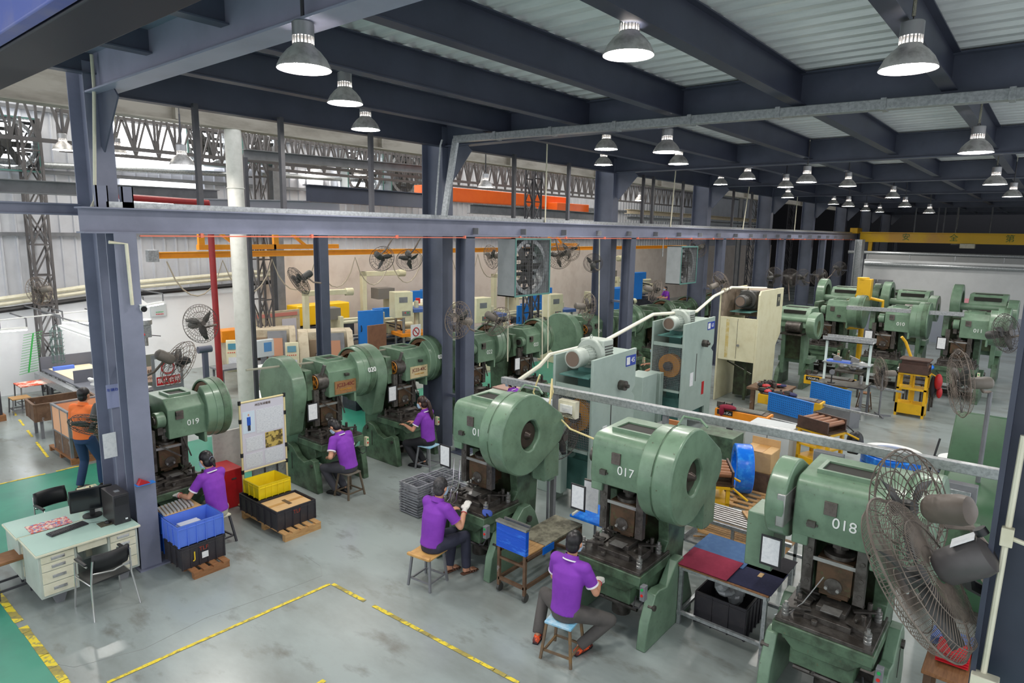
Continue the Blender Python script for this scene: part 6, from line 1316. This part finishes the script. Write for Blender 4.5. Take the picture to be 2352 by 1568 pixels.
def moulder(label, x, y, rz, doorm, s=1., arm_=True):
    t = thing('moulding_machine', label, 'machine', (x,y,0), rz); t.scale = (s,s,s)
    obj('base', G().bx(-1.7,1.8,-.4,.5,0,.75), mat('dark_machine_base', (44,46,54), .45, 0, (70,74,84), 7, .7), t, .02); obj('sliding_door', G().bx(-.35,.5,-.5,-.42,.75,1.85), doorm, t, .012); obj('door_handle', G().tube([(-.28,-.53,1.2),(-.28,-.56,1.3),(-.28,-.53,1.4)],.015), black, t)
    obj('side_cover', G().bx(.55,1.6,.2,.4,.8,1.8), doorm, t, .01); obj('platens', G().bx(.5,.62,-.35,.4,.75,1.75).bx(-.9,-.78,-.35,.4,.75,1.7), cream, t, .01)
    for z in (.95,1.5):
        for y_ in (-.25,.3): obj('tie_bar', G().cyl((-.9,y_,z),(1.3,y_,z),.055,n=12), cream if z > 1 else steel, t)
    obj('injection_unit', G().bx(.8,1.35,-.2,.2,1.0,1.4).cyl((1.35,0,1.2),(1.8,0,1.2),.12,n=14), cream, t, .01)
    if arm_: obj('robot_beam', G().bx(-1.9,-1.75,-.1,.1,.7,2.5).bx(-1.9,-.4,-.1,.1,2.35,2.5).cyl((-.55,0,2.42),(-.3,0,2.42),.12,n=14), cream, t, .01); obj('hopper', G().bx(-1.4,-.8,-.2,.3,1.6,1.95), mat('smoked_glass', (120,116,110), .3), t)
    obj('hoses', G().tube([(.7,-.3,1.4),(1.1,-.5,1.3),(1.2,-.45,.9),(.9,-.4,.7)],.025).tube([(.8,-.3,1.3),(1.3,-.55,1.1),(1.3,-.4,.7)],.025), rubber, t); return t
moulder('blue doored moulding machine in the middle of the left hall', 14.2, 18.6, R(-12), ybf, 1.1)
moulder('blue moulding machine behind the orange platen press', 18.6, 20.9, R(-10), ybf, 1.25)
moulder('blue moulding machine seen right of the boxed exhaust fan', 24.6, 19.4, R(-10), ybf, 1.15, True)
moulder('blue moulding machine between the second and third columns', 20.8, 17.0, R(-10), ybf, 1.0, False)
moulder('large blue moulding machine left of the third column', 27.2, 16.6, R(-10), ybf, 1.2, False)
moulder('distant blue moulding machine right of the third column', 33.5, 19.2, R(-10), ybf, 1.4, True)
t = thing('yellow_robot_unit', 'yellow machine unit behind the notice screen', 'machine', (14.45,21.3,0)); obj('body', G().bx(-1.3,1.0,-.3,.4,1.25,2.0), mat('bright_yellow', (250,196,20), .4), t, .04); obj('display', G().bx(-.1,.5,-.31,-.3,1.5,1.75), mat('blue_screen', (90,140,190)), t); obj('machine_bed', G().bx(-1.6,1.2,-.3,.5,0,1.2), mat('dark_machine_base', (44,46,54)), t, .02)
t = thing('orange_rear_machine', 'small orange capped machine left of the lathes', 'machine', (11.2,21.3,0)); obj('body', G().bx(-.7,.7,-.3,.4,0,1.0), beige, t, .02); obj('cap', G().bx(-.9,-.2,-.35,.2,1.0,1.4), orange, t, .02); obj('spindle', G().cyl((-.2,0,1.2),(.4,0,1.2),.08,n=12), dsteel, t)
def platen_press(label, x, y, rz, cab=True, s=1.):
    t = thing('hydraulic_press', label, 'machine', (x,y,0), rz); t.scale = (s,s,s)
    for a in (-.42,.42):
        for b in (-.3,.3): obj('column_rod', G().cyl((a,b,.4),(a,b,1.9),.045,n=12), steel, t)
    obj('platen', G().bx(-.55,.55,-.42,.42,1.05,1.17), orange, t, .01); obj('lower_table', G().bx(-.55,.55,-.42,.42,.62,.72), ybf, t, .01); obj('top_bridge', G().bx(-.1,.55,-.42,.42,1.85,1.97), mat('slate_blue', (70,100,160), .5), t, .01); obj('base', G().bx(-.6,.6,-.45,.45,0,.6), cream, t, .02)
    c = obj('control_cabinet', G().bx(-.75,-.1,-.35,.1,1.7,2.55), cream, t, .012); obj('cabinet_window', G().bx(-.6,-.3,-.36,-.35,2.2,2.38), greypaint, c); obj('button_panel', G().bx(-.5,-.2,-.37,-.35,1.76,1.92), steel, c); obj('button', G().cyl((-.4,-.39,1.86),(-.4,-.37,1.86),.02,n=8), redm, c); obj('button', G().cyl((-.3,-.39,1.86),(-.3,-.37,1.86),.02,n=8), grnm, c)
    obj('ram', G().cyl((.2,0,1.17),(.2,0,2.2),.08,n=14), cream, t); return t
platen_press('orange platen press with a cream cabinet left of the second column', 15.5, 17.5, R(-15), s=1.05)
platen_press('orange platen press between the lattice column and third column', 20.0, 14.3, R(-10))
platen_press('orange platen press behind the fan above press 022', 17.0, 15.2, R(-10))
t = thing('cream_cabinet', 'large cream cabinet with a red beacon behind the orange press', 'cabinet', (17.3,18.9,0)); obj('body', G().bx(-.6,.9,-.4,.5,0,2.0), cream, t, .02); obj('beacon', G().cyl((-.2,0,2.0),(-.2,0,2.2),.09,n=14), red, t); obj('top_box', G().bx(.1,.6,-.2,.3,2.0,2.12), white, t)
t = thing('prohibition_sign', 'white no touching sign with a red ring', 'sign', (17.15,16.6,0)); a = pY(955,765,16.6); t.location = a; obj('plate', G().bx(-.22,.22,-.01,.01,-.3,.3), paper, t); obj('red_ring', G().torus((0,-.015,.05),(0,1,0),.14,.018,24,5).bar((-.1,-.015,.15),(.1,-.015,-.05),.03,.006,up=(0,1,0)), red, t); obj('text_bar', G().bx(-.15,.15,-.014,-.01,-.22,-.16), red, t); obj('post', G().bx(-.02,.02,.01,.04,-a.z,.3), cream, t)
for i,(x,y,d,w,h,z,m,lab) in enumerate(((820,800,17.6,.6,.25,.75,paper,'tray of white moulded parts before the moulding machine'),(905,815,16.8,.9,.06,.62,white,'flat stack of white sheets behind press 020'),(875,755,18.6,.5,.5,.9,mat('clear_crate', (214,220,224), .3),'stack of clear plastic trays beside the blue door'),(610,880,16.2,.7,.05,.7,white,'white sheets lying on the low bench'),(1165,770,15.6,.5,.9,.2,mat('pink_board', (226,190,176), .6),'pinkish board behind press 022'),(1240,790,15.2,.5,.7,.2,mat('light_grey_cabinet', (196,202,204)),'light cabinet behind press 023'))):
    p = pD(x,y,d); p.z = z; t = thing('supply_stack', lab, 'stack of goods', (p.x,p.y,0)); obj('goods', G().bx(-w/2,w/2,-w/2,w/2,z,z+h), m, t, .01); obj('support', G().bx(-w/2,w/2,-w/2,w/2,0,z), mat('dark_machine_base', (44,46,54)), t)
t = thing('rusty_board', 'brown rusty board leaning on the parts table', 'board', pD(866,780,17.2)); z_ = t.location.z; obj('board', G().bx(-.3,.3,-.02,.02,-.45,.4), mat('rusty_board', (140,96,72), .6, 0, (110,74,56), 5, .7), t); obj('stand', G().bx(-.3,.3,.03,.3,-z_,-.3), dmotor, t)
# yellow-orange light crane of the left hall
om = mat('crane_orange', (240,160,30), .42, 0, (224,140,30), 4, .5)
A = pY(362,592,18); B = pY(1000,575,18.0); C_ = pY(1400,572,18)
t = thing('monorail_crane', 'long orange yellow monorail over the left hall machines', 'crane rail'); g = G(); ibeam(g, A+V((0,0,-.02)), V((C_.x+9,18,A.z+.0)), .17, .14, .03, .02); obj('rail', g, om, t)
obj('end_stop', G().bx(A.x-.25,A.x,17.9,18.1,A.z-.1,A.z+.2), galv, t)
for x in (462,633,1262): p = pY(x,560,18.1); obj('bracket', G().bx(p.x-.08,p.x+.08,18.05,18.15,A.z+.2,A.z+1.1).bar((p.x+.08,18.1,A.z+1.0),(p.x+1.0,18.1,A.z+.3),.08).bx(p.x-.1,p.x+2.2,18.02,18.18,A.z+.19,A.z+.33), om, t)
pts = []
for k in range(11):
    for j in range(8): u = j/8; pts.append(V((A.x+.2+(k+u)*1.5, 17.95, A.z-.1-.95*(1-(2*u-1)**2)**.8)))
one('festoon_cable', G().tube(pts, .018, 6), mat('beige_cable', (176,164,144), .6), 'festoon cable looping below the orange monorail', 'cable')
p = pY(960, 437, 17); q = pY(1318, 445, 17)
t = thing('orange_crane', 'orange crane beam seen between the second and third columns', 'crane'); ocm = mat('crane_red_orange', (250,110,30), .4, 0, (240,90,24), 3, .5)
obj('beam', G().bx(p.x,q.x-.6,16.8,17.2,p.z-.3,p.z+.18), ocm, t, .02); obj('end_carriage', G().bx(q.x-2.2,q.x+.2,16.3,17.4,p.z-.5,p.z-.1), ocm, t, .02); obj('hopper', G().bx(pY(1085,490,17).x-.2,pY(1085,490,17).x+.25,16.8,17.1,4.9,5.25), yellow, t)
# left wall work area
def bench(label, x, y, rz):
    t = thing('deburring_table', label, 'table', (x,y,0), rz)
    obj('tabletop', G().bx(-.65,.65,-2.3,2.3,.76,.8), mat('bench_grey', (98,100,108), .5), t, .006); obj('board', G().bx(-.5,.5,.2,2.2,.8,.815), mat('pale_board', (232,214,184), .6, 0, (214,190,150), 3, .6), t); obj('back_panel', G().bx(-.65,.65,2.28,2.32,.78,1.14), mat('bench_grey', (98,100,108)), t); obj('divider', G().bx(-.6,.6,-.2,-.16,.8,1.12), mat('bench_grey', (98,100,108)), t)
    obj('lower_trough', G().bx(-.82,-.65,-2.3,2.3,.55,.74), galv, t)
    for a in (-.5,.5):
        for b in (-2.1,0,2.1): obj('leg', G().bx(a-.03,a+.03,b-.03,b+.03,0,.76), greypaint, t)
    return t
bench('long grey deburring table with a pale board', 6.0, 19.1, 0)
lights = []
def tube_light(label, a, b):
    t = thing('strip_light', label, 'strip light', (0,0,0)); obj('housing', G().bar(a+V((0,0,.05)), b+V((0,0,.05)), .16, .05), white, t); obj('tube', G().cyl(a, b, .02, n=8), tubem, t)
    g = G()
    for q in (a, b): g.bar(q+V((0,0,.07)), V((q.x,q.y,q.z+.3)), .03).bar(V((q.x,q.y,q.z+.3)), V((q.x,22.36,q.z+.3)), .03)
    obj('hanger', g, greypaint, t)
tube_light('strip light over the far left workbench', pY(0,757,20.9)+V((0,0,-.05)), pY(30,755,20.9)+V((.3,0,-.05)))
tube_light('strip light over the middle of the deburring table', pY(145,740,20.9), pY(212,745,20.9)+V((.3,0,0)))
tube_light('strip light above the drill press', pY(330,705,20.6), pY(375,697,20.6))
tube_light('strip light sloping towards the blue column over the table', pY(140,752,19.2), pY(216,778,18.2))
t = thing('wall_switch_box', 'pale switch box with rows of buttons on the white wall', 'switch box', pY(361,712,22.4)); obj('box', G().bx(-.24,.24,-.12,0,-.2,.2), mat('light_grey_cabinet', (196,202,204)), t, .01); g = G(); g2 = G()
for i in range(5): g.cyl((-.02+.05*i-.06,-.14,-.05),(-.02+.05*i-.06,-.12,-.05),.015,n=8); g2.cyl((-.02+.05*i-.06,-.14,-.12),(-.02+.05*i-.06,-.12,-.12),.015,n=8)
obj('green_buttons', g, grnm, t); obj('red_buttons', g2, redm, t)
p = pY(325,800,19.5); t = thing('drill_press', 'grey bench drill press by the blue column', 'machine', (p.x,19.5,0)); obj('column', G().cyl((-.1,0,.8),(-.1,0,2.1),.06,n=12), greypaint, t); obj('head', G().bx(-.2,.25,-.15,.15,1.7,2.05).cyl((.12,0,2.05),(.12,0,2.2),.2,n=18), galv, t, .02); obj('chuck', G().cyl((.14,0,1.45),(.14,0,1.7),.05,n=12), steel, t); obj('handle', G().bar((.2,0,1.75),(.5,-.1,1.7),.02), black, t); obj('stand', G().bx(-.35,.35,-.25,.25,0,.8), greypaint, t); obj('lever_knob', G().ell((.02,-.17,1.8),.04,.04,.04), redm, t)
t = thing('hanging_basket', 'cylindrical wire rack hanging on the white wall rail', 'wire rack', pY(131,795,19.5)); g = G()
for k in range(5): g.torus((0,0,.4-.2*k),(0,0,1),.13,.008,18,4)
for k in range(9): q = 2*math.pi*k/9; g.cyl((.13*math.cos(q),.13*math.sin(q),-.45),(.13*math.cos(q),.13*math.sin(q),.42),.006,n=4)
for k in range(9):
    for j in range(9): q = 2*math.pi*k/9; g.bar((.13*math.cos(q),.13*math.sin(q),.38-.1*j),(.17*math.cos(q),.17*math.sin(q),.40-.1*j),.006)
g.tube([(-.1,0,.42),(-.06,0,.5),(0,0,.55),(.06,0,.5),(.1,0,.42)],.01); obj('wires', g, mat('dark_green_wire', (70,96,90), .5), t); obj('hook', G().tube([(0,0,.55),(.03,0,.62),(0,0,.7)],.012), black, t)
g = G(); a = pY(76,765,19.7); b = pY(66,855,19.7); g.bar(a, b, .03)
for k in range(16): q = a+(b-a)*(k/15); g.bar(q+V((-.2,0,-.03)), q+V((.2,0,.03)), .01)
one('drying_rack', g, mat('bright_green_wire', (52,168,72), .5), 'bright green spiky wire rack leaning by the lattice column', 'wire rack')
one('wall_rail', G().cyl(pY(0,735,21), pY(215,712,21), .02, n=6), white, 'white rail running along the wall above the workbench', 'rail')
p = pz(70, 985, .0)
def low_table(label, x, y, h, seatm, s=.3, rz=0): return stool(label, x, y, rz, h, seatm, greypaint, s, s)
low_table('grey low table with a red and white top by the wall', 4.9, 20.6, .62, mat('red_white_sheet', (216,84,50), .6, 0, (236,226,214), 4, .9, .45, .55), .32); low_table('small stool with a wooden top left of the red topped table', 4.5, 20.1, .4, wood, .2); low_table('wooden stool right of the red topped table', 5.1, 19.9, .3, wood2, .2)
def tub(label, x0, x1, y0, y1, z0, z1, m, inner=None, rz=0, name='steel_tub', legs=False):
    t = thing(name, label, 'tub', ((x0+x1)/2,(y0+y1)/2,0), rz); a,b = (x1-x0)/2,(y1-y0)/2
    g = G().bx(-a,a,-b,b,z0,z0+.02)
    for s in (-1,1): g.bx(s*a-.015,s*a+.015,-b,b,z0,z1).bx(-a,a,s*b-.015,s*b+.015,z0,z1)
    obj('walls', g, m, t); g = G().plate_hole([(-a-.03,-b-.03),(a+.03,-b-.03),(a+.03,b+.03),(-a-.03,b+.03)],[(-a+.02,-b+.02),(a-.02,-b+.02),(a-.02,b-.02),(-a+.02,b-.02)],'z',z1-.03,z1+.005)
    for sx in (-1,1):
        for sy in (-1,1): g.bx(sx*a-.025,sx*a+.025,sy*b-.025,sy*b+.025,z0,z1)
    g.bx(-.02,.02,-b-.02,-b,z0,z1); g.bx(-a-.02,-a,-.02,.02,z0,z1)
    obj('edge_frame', g, inner or m, t)
    if legs:
        for sx in (-1,1):
            for sy in (-1,1): obj('leg', G().bx(sx*a*.8-.03,sx*a*.8+.03,sy*b*.8-.03,sy*b*.8+.03,0,z0), greypaint, t)
    return t
tub('long rusty steel trough on legs near the deburring table', 4.1, 5.3, 17.1, 17.85, .42, .82, rust, legs=True, rz=R(-3))
tub('brown rusty tub on a pallet under the orange brown bin', 4.1, 5.1, 14.9, 15.9, .12, .55, rust, greypaint); tub('orange brown plywood bin with a grey steel edge', 4.06, 5.05, 14.75, 15.75, .58, 1.12, mat('salmon_board', (232,176,136), .6, 0, (224,160,116), 2, .6), greypaint, name='plywood_bin')
pallet('brown pallet under the rusty tub', 4.05, 5.3, 14.8, 16.2, .12, 8, m=wood2)
one('white_parts', G().ell((0,0,0),.25,.2,.08,None,9,6).ell((.2,.1,.02),.15,.12,.07,None,8,5).ell((-.15,-.1,.03),.14,.1,.06,None,8,5), white, 'heap of white parts inside the orange brown bin', 'parts', loc=(4.75,15.1,1.0), smooth=5)
t = thing('black_bin', 'stacked black crates on a pallet at the left edge', 'crate', (3.6,19.9,0)); obj('lower_crate', G().bx(-.5,.4,-.4,.4,.15,.75), bk, t, .01); obj('upper_crate', G().bx(-.5,.4,-.4,.4,.77,1.3), bk, t, .01); obj('pallet', G().bx(-.55,.45,-.45,.45,0,.15), wood2, t)
t = thing('bench_grinder', 'green bench vice at the left edge', 'vice', (4.0,21.3,0)); obj('body', G().bx(-.4,.2,-.1,.1,1.1,1.3).cyl((-.2,0,1.2),(.3,0,1.25),.09,n=14).bx(.2,.3,-.14,.14,1.05,1.4), mat('pale_green_metal', (150,180,160), .45), t, .015); obj('stand', G().bx(-.2,.2,-.15,.15,0,1.1), darkgrey, t)
g = G(); rnd = random.Random(2)
for i in range(16): g.ell((rnd.uniform(-.3,.3),rnd.uniform(-.22,.22),rnd.uniform(0,.1)),.09,.08,.05,MX.Rotation(rnd.uniform(0,2),4,'Y'),7,5)
p = V((5.7,18.2,.82)); one('white_rags', g, white, 'crumpled white rags on the deburring table beside the column', 'rags', loc=p, smooth=5)
g2 = G(); g2.v = list(g.v); g2.f = list(g.f); p = V((6.25,17.0,.82)); one('white_rags', g2, white, 'crumpled white rags right of the blue column', 'rags', loc=p, smooth=5)
one('blue_tool_case', G().bx(-.25,.25,-.06,.06,0,.1), bluebin, 'blue tool case lying on the deburring table', 'tool case', loc=V((5.75,20.9,.815)), bevel=.01)
p = pD(345,850,16.5); t = thing('area_sign', 'pinkish deburring area sign on a grey board', 'sign', p); obj('board', G().bx(-.5,.5,0,.02,-.5,.4), mat('olive_grey_board', (120,122,110), .6), t); obj('sign_plate', G().bx(-.45,.4,-.015,0,-.3,.1), mat('pink_beige_sign', (222,190,170), .5), t)
txt(t, 'Deburring Area', .1, MX.Translation((-.02,-.018,-.2)) @ FRONT, mat('dark_print', (90,70,50)), 'sign_lettering'); txt(t, '批 鋒 組', .13, MX.Translation((-.02,-.018,-.05)) @ FRONT, mat('dark_print', (90,70,50)), 'sign_lettering'); obj('post', G().bx(-.48,-.44,.02,.05,-p.z,.4).bx(.44,.48,.02,.05,-p.z,.4), greypaint, t)
p = pD(386,855,15.5); t = thing('warning_sign', 'red and white prohibition sign behind the wall fan', 'sign', p); obj('board', G().bx(-.35,.35,.01,.03,-.55,.45), greypaint, t); obj('plate', G().bx(-.28,.28,-.005,.01,-.3,.35), paper, t); obj('red_ring', G().torus((0,-.012,.12),(0,1,0),.14,.02,24,5), red, t); obj('red_band', G().bx(-.27,.27,-.012,-.005,-.28,-.08), red, t); txt(t, '禁止合閘', .13, MX.Translation((0,-.014,-.18)) @ FRONT, white, 'sign_lettering'); obj('post', G().bx(-.3,-.26,.03,.06,-p.z,.4).bx(.26,.3,.03,.06,-p.z,.4), greypaint, t)
p = pz(385, 905, .0); one('purple_tub', G().lathe([(0,0),(.2,0),(.26,.35),(.24,.35),(.18,.02)]), mat('purple_plastic', (110,50,150), .4), 'purple plastic bucket on the floor behind press 019', 'bucket', loc=pD(383,880,16.2)*1.0)
bpy.data.objects['purple_tub'].location.z = 0
p = pz(540, 800, 1.0); one('low_bench', G().bx(-.9,.9,-.35,.35,.7,.75).bx(-.85,-.8,-.3,-.25,0,.7).bx(.8,.85,-.3,-.25,0,.7).bx(-.85,-.8,.25,.3,0,.7).bx(.8,.85,.25,.3,0,.7), greypaint, 'grey bench with small parts behind the big open fan', 'bench', loc=(9.7,18.4,0))
one('grey_motor_unit', G().cyl((-.15,0,0),(.15,0,0),.08,n=14).bx(-.05,.05,-.05,.05,-1.8,0), mat('slate_motor', (84,88,104), .45), 'slate grey motor unit beside the red pipe', 'motor', loc=pD(470,802,14.8))
# foreground conduit on the right column
t = thing('column_conduit', 'white conduit running down the right column', 'conduit', (0,0,0)); q = -.31
a = pY(2352,985,-.3)
cpts = [pX(2352,1000,3.3), pX(2259,1544,3.3)]
obj('pipe', G().tube([cpts[0], cpts[1]], .012, 8), ivory, t); j = pX(2313,1232,3.29); obj('junction', G().bx(j.x-.02,j.x+.02,j.y-.022,j.y+.022,j.z-.04,j.z+.04), ivory, t, .004); obj('branch', G().tube([j, pX(2352,1250,3.3)+V((0,-.02,0)), pX(2380,1262,3.3)], .010, 8), ivory, t); j = pX(2262,1560,3.28); obj('socket_box', G().bx(j.x-.03,j.x+.03,j.y-.05,j.y+.05,j.z-.08,j.z+.02), ivory, t, .004)
# conduit down the first column
P = [pX(213,120,3.1), pX(216,260,3.1), pX(217,460,3.1), pX(205,485,3.1)]
one('column_pipe', G().tube([pY(210,125,9.9), pY(216,200,9.9), pY(218,460,9.9), pY(206,486,9.6)], .022, 8), ivory, 'white pipe running down the upper part of the first column', 'pipe')
one('column_pipe', G().tube([pY(250,556,9.35), pY(290,560,9.35), pY(304,700,9.35)], .022, 8), ivory, 'white pipe below the crane beam leading to the security camera', 'pipe')
for i,(x,y0_,y1_) in enumerate(((1168,548,830),(1247,548,840),(1260,548,845),(1442,548,790),(1377,548,780))):
    a = pY(x,y0_,10.0); b = pY(x-2,y1_,10.0); one('drop_conduit', G().tube([a, b], .016, 6), ivory, 'white conduit below the crane beam '+('left of the boxed exhaust fan','just right of the boxed exhaust fan','bending down right of the boxed exhaust fan','on the face of the third column','on the grey brown post before the third column')[i], 'conduit', 'white conduits below the crane beam')
